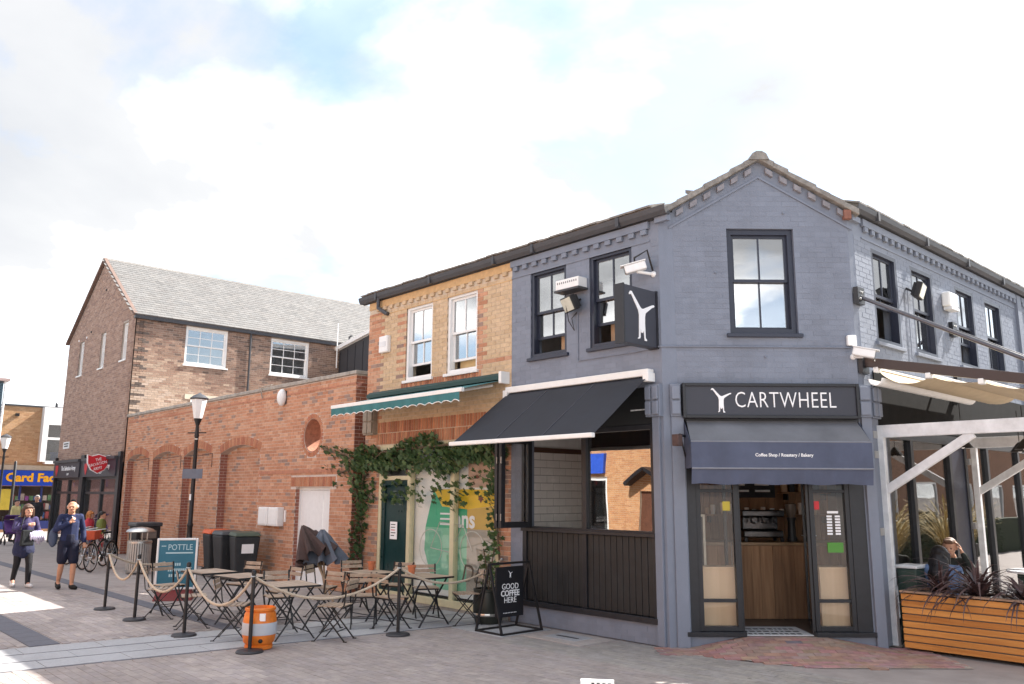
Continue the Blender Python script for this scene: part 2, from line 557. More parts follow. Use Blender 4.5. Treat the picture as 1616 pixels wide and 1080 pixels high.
def lay(lists, parent, mat_obj, mat_col, limit=300, proud=0.006, name='brick', hide=None):
    """the bricks that show largest become objects of their own, the rest one joined part"""
    global _me_brick
    if _me_brick is None:
        mb = MB().box(0, BL, -0.012, 0.006, 0, BH)
        # no back face needed
        _me_brick = mb.mesh('brick'); _me_brick.materials.append(BRICK_OBJ)
    me = _me_brick
    if mat_obj is not BRICK_OBJ:
        me = MB().box(0, BL, -0.012, proud, 0, BH).mesh('brick'); me.materials.append(mat_obj)
    pool = []
    for b in lists:
        s, q, z, zt, c, F, d, full = b
        p = F.P((s + q) / 2, d, (z + zt) / 2)
        vis = full and F.u.x > -5 and in_view(p, 0.99) and (CAM_POS - p).dot(F.n) > 0 and not (hide and hide(p))
        dist = (p - CAM_POS).length / max(0.05, (CAM_POS - p).normalized().dot(F.n)) ** 0.5
        pool.append((0 if vis else 1, dist, b))
    pool.sort(key=lambda t: (t[0], t[1]))
    o = world_loc(parent)
    mb = MB()
    for i, (nv, dist, (s, q, z, zt, c, F, d, full)) in enumerate(pool):
        dd = d + RNG.uniform(-0.0015, 0.0015)
        if i < limit and nv == 0:
            ob = bpy.data.objects.new(name, me)
            COL.objects.link(ob)
            m = F.mat(s, dd, z); m.translation = m.translation - o
            ob.parent = parent; ob.matrix_local = m
            ob.color = (*c, 1)
        else:
            mb.col = c
            P = F.P; a, e = dd - 0.012, dd + proud
            mb.face(P(s, e, z), P(q, e, z), P(q, e, zt), P(s, e, zt))
            mb.face(P(s, e, zt), P(q, e, zt), P(q, a, zt), P(s, a, zt))
            mb.face(P(s, a, z), P(q, a, z), P(q, e, z), P(s, e, z))
            mb.face(P(q, e, z), P(q, a, z), P(q, a, zt), P(q, e, zt))
            mb.face(P(s, a, z), P(s, e, z), P(s, e, zt), P(s, a, zt))
    if mb.f: mb.build('brickwork', mat_col, parent, kind='stuff')


def pick(cols, w=None):
    c = RNG.choices(cols, w)[0]
    k = RNG.uniform(0.92, 1.08)
    return tuple(min(0.9, x * k) for x in c)


RED_B = [(0.48, 0.24, 0.145), (0.51, 0.27, 0.17), (0.44, 0.215, 0.13), (0.53, 0.305, 0.20), (0.30, 0.205, 0.165)]
YEL_B = [(0.545, 0.40, 0.255), (0.565, 0.42, 0.275), (0.525, 0.38, 0.24), (0.555, 0.41, 0.27)]
OLD_B = [(0.25, 0.165, 0.125), (0.22, 0.145, 0.11), (0.29, 0.20, 0.155), (0.16, 0.115, 0.095)]


def blue_pal(s, z):
    k = RNG.uniform(0.94, 1.06)
    return (BLUE[0] * k, BLUE[1] * k, BLUE[2] * k)


# ------------------------------------------------------------------ lettering
_fontcache = {}


def letters(txt, size, origin, xdir, ydir, mat, parent, name='lettering', align='CENTER', depth=0.004, bold=0.0, sx=1.0, shear=0.0, space=1.0):
    cu = bpy.data.curves.new(name, 'FONT')
    cu.body = txt; cu.size = size; cu.align_x = align; cu.align_y = 'CENTER'
    cu.extrude = depth / 2; cu.offset = bold; cu.shear = shear; cu.space_character = space
    cu.resolution_u = 3
    tmp = bpy.data.objects.new('tmp', cu); COL.objects.link(tmp)
    dg = bpy.context.evaluated_depsgraph_get()
    me = bpy.data.meshes.new_from_object(tmp.evaluated_get(dg))
    bpy.data.objects.remove(tmp); bpy.data.curves.remove(cu)
    x, y = V(xdir).normalized(), V(ydir).normalized(); n = x.cross(y)
    m = Matrix((x * sx, y, n)).transposed().to_4x4(); m.translation = V(origin) - world_loc(parent)
    me.transform(m)
    me.materials.clear(); me.materials.append(mat)
    ob = bpy.data.objects.new(name, me); COL.objects.link(ob); ob.parent = parent
    return ob


HANDSTAND = [(-.40, .93), (-.36, .985), (-.31, .985), (-.05, .70), (0.0, .665), (.05, .665), (.33, .78), (.40, .80), (.43, .775), (.40, .745), (.355, .735), (.13, .585), (.105, .50), (.10, .36), (.105, .22), (.11, .06), (.155, .025), (.15, .0), (.085, .0), (.075, .05), (.06, .20), (.05, .215), (.035, .165), (.0, .15), (-.03, .17), (-.04, .22), (-.05, .215), (-.055, .06), (-.07, .03), (-.13, .015), (-.135, .035), (-.10, .06), (-.095, .22), (-.09, .40), (-.085, .52), (-.11, .62), (-.31, .90), (-.345, .925), (-.39, .905)]


def handstand(h, origin, xdir, nrm, mat, parent, depth=0.012):
    x, n = V(xdir).normalized(), V(nrm).normalized(); o = V(origin)
    pts = [o + x * (a * h) + V((0, 0, b * h)) for a, b in HANDSTAND]
    return MB().prism(pts, n * depth).build('handstand_emblem', mat, parent)


def fbars(mb, F, s0, s1, z0, z1, w, d0, d1):
    """a rectangular frame of four butted bars"""
    mb.fbox(F, s0, s0 + w, d0, d1, z0, z1); mb.fbox(F, s1 - w, s1, d0, d1, z0, z1)
    mb.fbox(F, s0 + w, s1 - w, d0, d1, z0, z0 + w); mb.fbox(F, s0 + w, s1 - w, d0, d1, z1 - w, z1)
    return mb


def sash_window(F, s0, s1, z0, z1, parent, mat, glassm, cols=2, rows=1, opened=0.0, inset=0.05, sill=True, fw=0.06, mats_sill=None):
    w = fbars(MB(), F, s0, s1, z0, z1, fw, -inset - 0.12, -inset).build('window', mat, parent)
    mid = (z0 + z1) / 2
    for nm, a, b, d in (('upper_sash', mid, z1 - fw, -inset - 0.05), ('lower_sash', z0 + fw + opened, mid + 0.04 + opened, -inset - 0.09)):
        sw = 0.042
        mb = fbars(MB(), F, s0 + fw, s1 - fw, a, b, sw, d - 0.035, d)
        cw = (s1 - s0 - 2 * fw - 2 * sw) / cols; rh = (b - a - 2 * sw) / rows
        for k in range(1, cols):
            x = s0 + fw + sw + cw * k; mb.fbox(F, x - 0.011, x + 0.011, d - 0.032, d - 0.002, a + sw, b - sw)
        for k in range(1, rows):
            x = a + sw + rh * k; mb.fbox(F, s0 + fw + sw, s1 - fw - sw, d - 0.031, d - 0.004, x - 0.011, x + 0.011)
        mb.build(nm, mat, w)
        for i in range(cols):
            for j in range(rows):
                x = s0 + fw + sw + cw * i; z = a + sw + rh * j
                MB().fbox(F, x, x + cw, d - 0.02, d - 0.014, z, z + rh).build('pane', glassm, w)
    if sill: MB().fbox(F, s0 - 0.05, s1 + 0.05, -inset - 0.1, 0.05, z0 - 0.055, z0 - 0.002).build('sill', mats_sill or mat, w, bevel=0.006)
    return w

# ================================================================== GROUND
M_PAVBASE = pm('paving_grey_pink', (0.32, 0.28, 0.262), var=0.12, scale=3.0, rough=0.85, bump=0.25, dirt=0.35, bscale=60)
M_PAV_O = pm('paver_single', (0.3, 0.27, 0.26), var=0.14, scale=9, rough=0.85, bump=0.4, source='object', bscale=80, dirt=0.5, spots=0.8)
M_PAV_C = pm('paver_field', (0.3, 0.27, 0.26), var=0.14, scale=9, rough=0.85, bump=0.4, source='col', bscale=80, dirt=0.5, spots=0.8)
M_GRAN = pm('granite_slab_grey', (0.40, 0.40, 0.41), var=0.12, scale=30, rough=0.8, bump=0.2, dirt=0.4, spots=0.8)
M_DSTRIP = pm('dark_paver', (0.13, 0.13, 0.15), var=0.15, scale=12, rough=0.8, bump=0.3, dirt=0.2)

gmb = MB()
gmb.face((-900, -900, -0.012), (900, -900, -0.012), (900, 900, -0.012), (-900, 900, -0.012))
tag(gmb.build('ground', M_PAVBASE), kind='structure')


def band_x(y): return -3.12 + 0.12 * y                       # street-side edge of the granite band


BAND_W = 1.55


def apron_edge(s): return 0.5 + 0.75 * min(1, max(0, (s - 0.1) / 1.3))


paving = MB().box(-16, 5.0, -9.6, -0.02, -0.011, -0.006).build('pavement', M_PAVBASE)
tag(paving, kind='structure')
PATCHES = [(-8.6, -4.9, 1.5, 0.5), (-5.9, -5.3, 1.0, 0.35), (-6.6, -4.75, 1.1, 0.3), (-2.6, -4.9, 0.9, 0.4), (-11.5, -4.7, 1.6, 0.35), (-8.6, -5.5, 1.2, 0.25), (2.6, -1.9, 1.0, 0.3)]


def pav_col(x, y):
    k = RNG.uniform(0.93, 1.07)
    c = RNG.choice([(0.345, 0.298, 0.277), (0.33, 0.288, 0.27), (0.355, 0.308, 0.282), (0.335, 0.292, 0.28)])
    for px, py, rx, ry in PATCHES:
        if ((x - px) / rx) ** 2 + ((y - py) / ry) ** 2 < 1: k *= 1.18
    if -2.0 < x < 2.5 and y > -1.4: c = (c[0] * 0.95, c[1] * 1.0, c[2] * 0.98)
    return (c[0] * k, c[1] * k, c[2] * k)


def lay_paving():
    me = MB().box(-0.098, 0.098, -0.048, 0.048, -0.006, 0.0).mesh('paver'); me.materials.append(M_PAV_O)
    pool = []
    y = -9.0; row = 0
    while y < -0.06:
        x = -12.0 + (0.1 if row % 2 else 0.0)
        while x < 5.6:
            b = band_x(y)
            ok = not (b - BAND_W - 0.1 < x < b + 0.1)
            ok = ok and not (x < b and (-6.15 < y < -5.75 or -3.73 < y < -3.42))
            q = V((x, y, 0)) - GO; s_, t_ = q.dot(FG.u), q.dot(FG.n)
            ok = ok and not (-0.3 < s_ < 3.3 and t_ < apron_edge(s_) + 0.06) and not (-2.05 < x < -0.8 and y > -0.82) and not (-3.2 < x < -2.0 and y > -1.15)
            if ok:
                p = V((x, y, 0))
                if in_view(p, 1.15): pool.append(((p - CAM_POS).length, x, y))
            x += 0.2
        y += 0.1; row += 1
    pool.sort()
    mb = MB()
    for i, (d, x, y) in enumerate(pool):
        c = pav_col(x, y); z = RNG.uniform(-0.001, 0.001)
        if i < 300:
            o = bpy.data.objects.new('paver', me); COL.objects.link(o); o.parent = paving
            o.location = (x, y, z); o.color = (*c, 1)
        else:
            mb.col = c; a, b = 0.098, 0.048
            mb.face((x - a, y - b, z), (x + a, y - b, z), (x + a, y + b, z), (x - a, y + b, z))
            mb.face((x - a, y - b, -0.006), (x + a, y - b, -0.006), (x + a, y - b, z), (x - a, y - b, z))
            mb.face((x + a, y - b, -0.006), (x + a, y + b, -0.006), (x + a, y + b, z), (x + a, y - b, z))
    mb.build('block_paving', M_PAV_C, paving, kind='stuff')


lay_paving()

band = MB().hexa([(band_x(-9) - BAND_W, -9, -0.0055), (band_x(-9), -9, -0.0055), (band_x(0), -0.05, -0.0055), (band_x(0) - BAND_W, -0.05, -0.0055)],
                 [(band_x(-9) - BAND_W, -9, -0.003), (band_x(-9), -9, -0.003), (band_x(0), -0.05, -0.003), (band_x(0) - BAND_W, -0.05, -0.003)]).build('granite_band', M_DSTRIP)
tag(band, kind='structure')
y = -9.0
while y < -0.1:
    L_ = 0.9
    for j in range(3):
        w0, w1 = BAND_W * j / 3 + 0.025, BAND_W * (j + 1) / 3 - 0.025
        yo = y + (0.45 if j == 1 else 0)
        y1 = min(yo + L_ - 0.008, -0.06)
        if y1 - yo < 0.1: continue
        z = 0.003 + RNG.uniform(-0.001, 0.001)
        q = lambda w, yy, zz: (band_x(yy) - BAND_W + w, yy, zz)
        MB().hexa([q(w0, yo, -0.003), q(w1, yo, -0.003), q(w1, y1, -0.003), q(w0, y1, -0.003)], [q(w0, yo, z), q(w1, yo, z), q(w1, y1, z), q(w0, y1, z)]).build('slab', M_GRAN, band)
    y += L_
for y0, y1 in ((-6.13, -5.77), (-3.71, -3.44)):
    st = MB().box(-40, band_x(y0) - BAND_W - 0.03, y0, y1, -0.009, -0.004).build('dark_paving_strip', M_DSTRIP)
    tag(st, kind='structure')
    x = band_x(y0) - BAND_W - 0.05
    n = 0
    while x > -15:
        MB().box(x - 0.39, x, y0 + 0.005, y1 - 0.005, -0.004, 0.001).build('paver', M_DSTRIP, st)
        x -= 0.4; n += 1

# red brick apron in front of the corner door, rising to the threshold
apron = MB()


def apron_z(s, t):
    k = max(0.0, min(1.0, 1 - t / 1.0)); w = max(0.0, min(1.0, (s - 0.2) / 0.7)) * max(0.0, min(1.0, (2.75 - s) / 0.8))
    return 0.135 * k * k * (3 - 2 * k) * w


ns, nt_ = 24, 14
for i in range(ns):
    for j in range(nt_):
        a, b = -0.2 + 3.4 * i / ns, -0.2 + 3.4 * (i + 1) / ns
        c, e = j / nt_, (j + 1) / nt_
        apron.face(*[FG.P(s, t * apron_edge(s), apron_z(s, t * apron_edge(s)) - 0.004) for s, t in ((a, e), (b, e), (b, c), (a, c))])
apron = apron.build('brick_apron', M_MORTAR_D, smooth='all'); tag(apron, kind='structure')
M_RPAV = pm('red_paving_brick', (0.3, 0.15, 0.12), var=0.2, scale=12, rough=0.85, bump=0.4, source='object', bscale=80, dirt=0.25)
mb_ = MB().box(-0.1, 0.1, -0.048, 0.048, -0.012, 0.004); me_rp = mb_.mesh('brick'); me_rp.materials.append(M_RPAV)
row = 0
t = 0.06
while t < 1.5:
    s = -0.18 + (0.105 if row % 2 else 0)
    while s < 3.15:
        edge = apron_edge(s)
        if t < edge + RNG.uniform(-0.03, 0.03):
            z = apron_z(s, t); dz = (apron_z(s, t + 0.04) - apron_z(s, t - 0.04)) / 0.08; dx = (apron_z(s + .08, t) - apron_z(s - .08, t)) / 0.16
            o = bpy.data.objects.new('brick', me_rp); COL.objects.link(o); o.parent = apron
            uu = V((FG.u.x, FG.u.y, dx)).normalized(); nn = V((FG.n.x, FG.n.y, dz)).normalized(); zz = uu.cross(-nn).normalized()
            m = Matrix((uu, -nn, zz)).transposed().to_4x4(); m.translation = FG.P(s, t, z + RNG.uniform(-0.001, 0.001))
            o.matrix_local = m
            c = RNG.choices([(0.37, 0.225, 0.19), (0.34, 0.205, 0.175), (0.40, 0.255, 0.215), (0.20, 0.175, 0.18)], [5, 4, 3, 0.35])[0]
            o.color = (*[k * RNG.uniform(0.88, 1.12) for k in c], 1)
        s += 0.205
    t += 0.101; row += 1

# manhole and pale slab by the wall
mh = MB().box(-2.0, -0.85, -0.78, -0.1, -0.006, 0.002).build('manhole_surround', pm('pale_concrete', (0.42, 0.37, 0.34), var=0.15, scale=9, rough=0.9, bump=0.3, dirt=0.3)); tag(mh, kind='structure')
k_ = MB().box(-1.72, -1.12, -0.62, -0.22, 0.002, 0.006).build('cover', M_GRAN, mh); MB().box(-1.62, -1.22, -0.45, -0.4, 0.006, 0.009).build('lifting_slot', M_DARKMET, mh)
ps = MB().box(-3.15, -2.05, -1.1, -0.12, -0.006, 0.002).build('pale_slab', M_GRAN); tag(ps, kind='structure')

# ================================================================== BLUE CORNER CAFE
cafe = thing('corner_cafe', 'blue-grey painted brick corner building with a gable over its shop door', 'cafe', (0.9, 1.0, 0))
WZ0, WZ1 = 4.09, 5.51
shopL = (-2.78, -0.17, 0.27, 3.42)
holesL = [shopL, (-2.60, -1.80, WZ0, WZ1), (-1.31, -0.49, WZ0, WZ1)]
wl = wall_mb(FL, -3.05, 0.0, 0, 5.86, holesL).build('wall', M_BLUE, cafe)
bricks = brick_list(FL, -3.05, 0.0, 0, 5.52, holesL + [(-0.24, 0.05, 0, 3.5)], blue_pal)
Gwin = (0.90, 1.85, 4.15, 5.67)
apex_s, apex_z, eave_z = 1.385, 6.72, 5.98
gtop = lambda s: eave_z + (apex_z - eave_z) * (1 - abs(s - apex_s) / 1.25)
holesG = [(0.22, 2.60, 0.0, 2.97), Gwin]
wg = wall_mb(FG, 0.14, 2.63, 0, gtop, holesG).build('wall', M_BLUE, cafe)
brick_list(FG, 0.14, 2.63, 0, 6.7, holesG, blue_pal, top=lambda s: gtop(s) - 0.16, out=bricks)
holesR = [(2.75, 11.6, 0.22, 3.3)] + [(a, b, 4.13, 5.53) for a, b in ((2.69, 3.55), (4.07, 4.93), (5.92, 6.79), (7.33, 8.23), (9.75, 10.6))]
wr = wall_mb(FR, 2.16, 12.0, 0, 5.98, holesR).build('wall', M_BLUE, cafe)
brick_list(FR, 2.16, 12.0, 0, 5.62, holesR, blue_pal, out=bricks)
lay(bricks, cafe, PAINT_OBJ, PAINT_COL, 300, proud=0.002)
# splayed corner strips between the faces
a, b = FL.P(0, 0, 0), FG.P(0.14, 0, 0)
MB().prism([a, b, b + V((-.2, .2, 0)), a + V((-.2, .2, 0))], (0, 0, 5.9)).build('corner_pier', M_BLUE, cafe)
a, b = FG.P(2.63, 0, 0), FR.P(2.16, 0, 0)
MB().prism([a, b, b + V((-.2, .2, 0)), a + V((-.2, .2, 0))], (0, 0, 5.9)).build('corner_pier', M_BLUE, cafe)
# pilasters with their block capitals
pil = MB().fbox(FL, -0.165, -0.045, 0, 0.045, 0, 3.0).fbox(FG, 0.03, 0.2, 0.0, 0.05, 0, 3.0).build('pilaster', M_BLUE, cafe, bevel=0.008)
pil2 = MB().fbox(FG, 2.62, 2.76, 0.0, 0.05, 0, 3.0).fbox(FR, 2.2, 2.42, 0, 0.045, 0, 3.0).build('pilaster', M_BLUE, cafe, bevel=0.008)
for cap_parts in (((FL, -0.24, 0.0), (FG, 0.02, 0.16)), ((FG, 2.58, 2.75), (FR, 2.17, 2.44))):
    cm = MB()
    for F, s0, s1 in cap_parts: cm.fbox(F, s0, s1, 0.0, 0.085, 2.99, 3.43)
    cap = cm.build('capital', M_BLUE, cafe, bevel=0.006)
    for F, s0, s1 in cap_parts:
        nb = 2 if s1 - s0 > 0.2 else 1
        w = (s1 - s0) / nb
        for i in range(nb):
            for z in (3.015, 3.22):
                MB().fbox(F, s0 + w * i + 0.012, s0 + w * (i + 1) - 0.012, 0.085, 0.118, z, z + 0.185).build('block', M_BLUE, cap, bevel=0.012)
# cornice: corbel bricks under an oversailing band
def cornice(F, s0, s1, z, mat, parent, step=0.225, bandz=0.18, pal=None):
    cb = MB().fbox(F, s0, s1, 0.008, 0.05, z + 0.075, z + bandz).fbox(F, s0, s1, 0.0, 0.014, z - 0.11, z - 0.085).build('cornice', mat, parent)
    s = s0 + 0.06
    while s < s1 - 0.1:
        d = MB().fbox(F, s, s + 0.105, 0.007, 0.047, z, z + 0.072).build('corbel_brick', mat, cb, bevel=0.004)
        s += step
    return cb
cornice(FL, -3.05, -0.15, 5.6, M_BLUE, cafe)
cornice(FR, 2.4, 9.1, 5.72, M_BLUE, cafe); cornice(FR, 9.45, 12.0, 5.72, M_BLUE, cafe)
MB().fbox(FR, 9.15, 9.4, 0.0, 0.05, 3.5, 5.9).build('pilaster', M_BLUE, cafe)
# gutters
def gutter(F, s0, s1, z, parent, mat=M_GUTTER):
    prof = [(0.02, z), (0.10, z - 0.005), (0.135, z + 0.05), (0.15, z + 0.12), (0.138, z + 0.125), (0.12, z + 0.055), (0.02, z + 0.05)]
    g = MB().prism([F.P(s0, d, zz) for d, zz in prof], F.u * (s1 - s0))
    s = s0 + 0.6
    while s < s1:
        g.fbox(F, s, s + 0.06, 0.015, 0.156, z - 0.008, z + 0.13); s += 1.8
    return g.build('gutter', mat, parent)
gutter(FL, -3.06, 0.22, 5.80, cafe); gutter(FR, 2.1, 12.0, 5.92, cafe)
MB().fbox(FL, -3.05, 0.1, 0.0, 0.03, 5.785, 5.92).fbox(FR, 2.2, 12, 0, 0.03, 5.905, 6.03).build('fascia_board', M_GUTTER, cafe)
# roofs (low pitch, hardly seen from the street)
def roof_slab(F, s0, s1, z, pitch, run, parent, th=0.06, mat=M_TILE, name='roof'):
    dz = math.tan(pitch) * (run + 0.08)
    P = F.P
    return MB().hexa([P(s0, 0.08, z - th), P(s1, 0.08, z - th), P(s1, -run, z + dz - th), P(s0, -run, z + dz - th)], [P(s0, 0.08, z), P(s1, 0.08, z), P(s1, -run, z + dz), P(s0, -run, z + dz)]).build(name, mat, parent)
roofL = roof_slab(FL, -3.05, -0.05, 5.97, radians(19), 3.0, cafe)
roofR = roof_slab(FR, 2.25, 12.0, 6.09, radians(19), 2.9, cafe)
def eave_tiles(F, s0, s1, z, roof, pitch):
    s = s0
    while s < s1 - 0.05:
        w = min(0.245, s1 - s - 0.004); j = RNG.uniform(-0.004, 0.012)
        P = F.P; e = s + w; dz = math.tan(pitch) * 0.36
        MB().hexa([P(s, 0.115, z - 0.012 + j), P(e, 0.115, z - 0.012 + j), P(e, -0.25, z + dz), P(s, -0.25, z + dz)],
                  [P(s, 0.115, z + 0.016 + j), P(e, 0.115, z + 0.016 + j), P(e, -0.25, z + dz + 0.02), P(s, -0.25, z + dz + 0.02)]).build('roof_tile', M_TILE, roof)
        s += 0.25
eave_tiles(FL, -3.05, -0.02, 5.965, roofL, radians(19)); eave_tiles(FR, 2.2, 12.0, 6.085, roofR, radians(19))
# gable roof, verge tiles, corbels and raking band
slope = (apex_z - eave_z) / 1.25
M_VERGE = pm('weathered_verge', (0.25, 0.235, 0.215), var=0.3, scale=12, rough=0.9, bump=0.5, dirt=0.4)
M_CORB = pm('worn_painted_corbel', (0.25, 0.245, 0.265), var=0.2, scale=12, rough=0.8, bump=0.3, dirt=0.4)
for sg in (-1, 1):
    e = lambda x, d, h: FG.P(apex_s + sg * x, d, apex_z - slope * x + h)
    rf = MB().hexa([e(1.36, 0.03, 0.0), e(0, 0.03, 0.0), e(0, -3.2, 0.0), e(1.36, -3.2, 0.0)], [e(1.36, 0.03, 0.03), e(0, 0.03, 0.03), e(0, -3.2, 0.03), e(1.36, -3.2, 0.03)]).build('roof', M_TILE, cafe)
    n = 7
    for k in range(n):
        x0, x1 = 1.36 * k / n + 0.004, 1.36 * (k + 1) / n + 0.03
        j = RNG.uniform(-0.006, 0.01)
        MB().hexa([e(x1, 0.11, -0.05 + j), e(x0, 0.11, -0.05), e(x0, -0.2, -0.05), e(x1, -0.2, -0.05 + j)], [e(x1, 0.11, 0.045 + j), e(x0, 0.11, 0.025 + j), e(x0, -0.2, 0.025 + j), e(x1, -0.2, 0.045 + j)]).build('verge_tile', M_VERGE, rf, bevel=0.01)
    rk = MB().hexa([e(1.3, 0.0, -0.30), e(0, 0.0, -0.30), e(0, 0.024, -0.30), e(1.3, 0.024, -0.30)][::-1], [e(1.3, 0.0, -0.268), e(0, 0.0, -0.268), e(0, 0.024, -0.268), e(1.3, 0.024, -0.268)][::-1]).build('raking_band', M_BLUE, cafe)
    for k in range(6):
        x = 0.1 + k * 0.2
        MB().hexa([e(x + .1, 0.0, -0.175), e(x, 0.0, -0.175), e(x, 0.06, -0.175), e(x + .1, 0.06, -0.175)][::-1], [e(x + .1, 0.0, -0.095), e(x, 0.0, -0.095), e(x, 0.06, -0.095), e(x + .1, 0.06, -0.095)][::-1]).build('corbel_brick', M_CORB, rk, bevel=0.004)
MB().prism([FG.P(apex_s + x, 0.14, apex_z + h) for x, h in ((-.14, -.06), (-.10, .03), (-.04, .065), (.04, .065), (.10, .03), (.14, -.06))], FG.n * -3.2).build('ridge_tile', M_VERGE, cafe)
MB().fbox(FG, 2.56, 2.66, 0.02, 0.1, 5.80, 5.93).build('bare_brick', BRICK_OBJ, cafe).color = (0.24, 0.115, 0.085, 1)
MB().fbox(FL, -0.02, 0.2, -0.02, 0.06, 5.72, 5.8).fbox(FR, 2.05, 2.3, -0.02, 0.06, 5.8, 5.88).build('gutter_bracket', M_BLUE, cafe)
# sash windows
for a, b, op in ((-2.60, -1.80, 0.24), (-1.31, -0.49, 0.28)):
    sash_window(FL, a, b, WZ0, WZ1, cafe, M_NAVYF, G_UP, opened=op, inset=0.02)
sash_window(FG, *Gwin, cafe, M_NAVYF, G_UP, fw=0.075)
for k, (a, b, lo, hi) in enumerate(holesR[1:]):
    sash_window(FR, a, b, lo, hi, cafe, M_NAVYF, G_UP, opened=(0.5, 0.02, 0.35, 0.05, 0.0)[k], mats_sill=M_BLUE, inset=0.0)
# conduit and cable clips
MB().tube([FL.P(-0.5, 0.015, 3.93), FL.P(0.0, 0.015, 3.955), FG.P(0.14, 0.02, 3.96), FG.P(2.6, 0.02, 3.96)], 0.013, 6).tube([FL.P(-1.55, 0.013, 4.68), FL.P(-1.55, 0.013, 3.93), FL.P(-0.5, 0.013, 3.93)], 0.008, 6).build('conduit', M_BLUE, cafe)
for s, z in ((0.72, 5.02), (1.37, 3.82), (1.72, 5.9)): MB().ball(FG.P(s, 0.01, z), 0.018, 8).build('fixing_stud', M_BLUE, cafe)

# shopfront on the long face
bf = MB()
fbars(bf, FL, -2.78, -0.17, 1.385, 2.90, 0.07, -0.09, 0.0)
bf.fbox(FL, -1.52, -1.43, -0.09, 0.004, 1.455, 2.83)
bf.fbox(FL, -2.78, -0.17, -0.1, 0.045, 1.38, 1.43).fbox(FL, -2.8, -0.15, -0.1, 0.05, 0.268, 0.345)
bf.fbox(FL, -2.78, -2.70, -0.08, 0.003, 0.345, 1.38).fbox(FL, -0.24, -0.17, -0.08, 0.003, 0.345, 1.38).fbox(FL, -1.51, -1.44, -0.08, 0.003, 0.345, 1.38)
bf.fbox(FL, -2.70, -0.24, -0.08, -0.06, 0.345, 1.38)
bf = bf.build('serving_window', M_BLACK, cafe, bevel=0.004)
for a, b in ((-2.70, -1.51), (-1.44, -0.24)):
    n = 11; w = (b - a) / n
    for k in range(n): MB().fbox(FL, a + k * w + 0.004, a + (k + 1) * w - 0.004, -0.06, -0.028, 0.35, 1.375).build('board', M_CHAR, bf, bevel=0.006)
MB().fbox(FL, -2.78, -0.17, -0.12, -0.02, 2.905, 3.415).build('fascia', M_CHAR, cafe)
for k in range(14):
    MB().fbox(FL, -0.58 + k * 0.024, -0.566 + k * 0.024, -0.02, -0.017, 3.1, 3.118).build('lettering', M_LETTER, cafe)
MB().fbox(FL, -1.43, -0.24, -0.06, -0.052, 1.455, 2.83).build('pane', G_REFL, bf)
# the folded pair of window leaves that stand out over the street
for x in (-2.585, -2.68):
    F2 = Frame((x, 0, 0), (0, -1, 0), (1, 0, 0))
    lf = fbars(MB(), F2, 0.01, 0.66, 1.44, 2.80, 0.085, -0.03, 0.03).build('folding_leaf', M_BLACK, cafe, bevel=0.004)
    MB().fbox(F2, 0.095, 0.575, -0.006, 0.006, 1.525, 2.715).build('pane', G_SHOP, lf)
    for z in (1.55, 2.4): MB().fbox(F2, 0.655, 0.675, 0.03, 0.04, z, z + 0.1).build('hinge', M_STEEL, lf)

# corner door front: frame, side lights, two leaves folded inwards, threshold
df = MB()
TH = 0.14
df.fbox(FG, 0.22, 0.34, -0.12, 0.0, TH, 2.97).fbox(FG, 2.40, 2.60, -0.12, 0.0, TH, 2.97)
df.fbox(FG, 0.34, 2.40, -0.12, 0.0, 2.2, 2.97)
for a, b in ((0.34, 0.90), (1.86, 2.40)):
    fbars(df, FG, a, b, TH + 0.06, 2.2, 0.06, -0.1, -0.01)
    df.fbox(FG, a + 0.06, b - 0.06, -0.09, -0.02, 0.56, 0.6).fbox(FG, a + 0.06, b - 0.06, -0.09, -0.02, 1.98, 2.02)
df.fbox(FG, 0.16, 0.93, -0.12, 0.06, TH, TH + 0.058).fbox(FG, 1.84, 2.62, -0.12, 0.06, TH, TH + 0.058)
df = df.build('door_frame', M_BLACK, cafe, bevel=0.004)
for a, b in ((0.2, 0.9), (1.86, 2.6)): MB().fbox(FG, a, b, -0.1, 0.0, 0, TH).build('plinth', M_BLUE, cafe)
for a, b in ((0.40, 0.84), (1.92, 2.34)):
    for z0, z1 in ((TH + 0.12, 0.56), (0.6, 1.98), (2.02, 2.14)):
        MB().fbox(FG, a, b, -0.055, -0.045, z0, z1).build('pane', G_SHOP, df)
for s, sgn in ((0.915, 1), (1.845, -1)):
    o = FG.P(s, -0.05, 0)
    ang = radians(88 if sgn > 0 else 106)
    u = FG.u * (sgn * cos(ang)) - FG.n * sin(ang)
    F2 = Frame(o, u, V((0, 0, 1)).cross(u) * -1)
    lf = fbars(MB(), F2, 0.0, 0.86, TH + 0.03, 2.17, 0.07, -0.02, 0.02).build('door', M_BLACK, cafe, bevel=0.003)
    MB().fbox(F2, 0.07, 0.79, -0.004, 0.004, TH + 0.1, 2.1).build('pane', G_SHOP, lf)
    MB().tube([F2.P(0.80, 0.03, 0.95), F2.P(0.80, 0.07, 0.95), F2.P(0.80, 0.07, 1.3), F2.P(0.80, 0.03, 1.3)], 0.01, 6).build('handle', M_STEEL, lf)
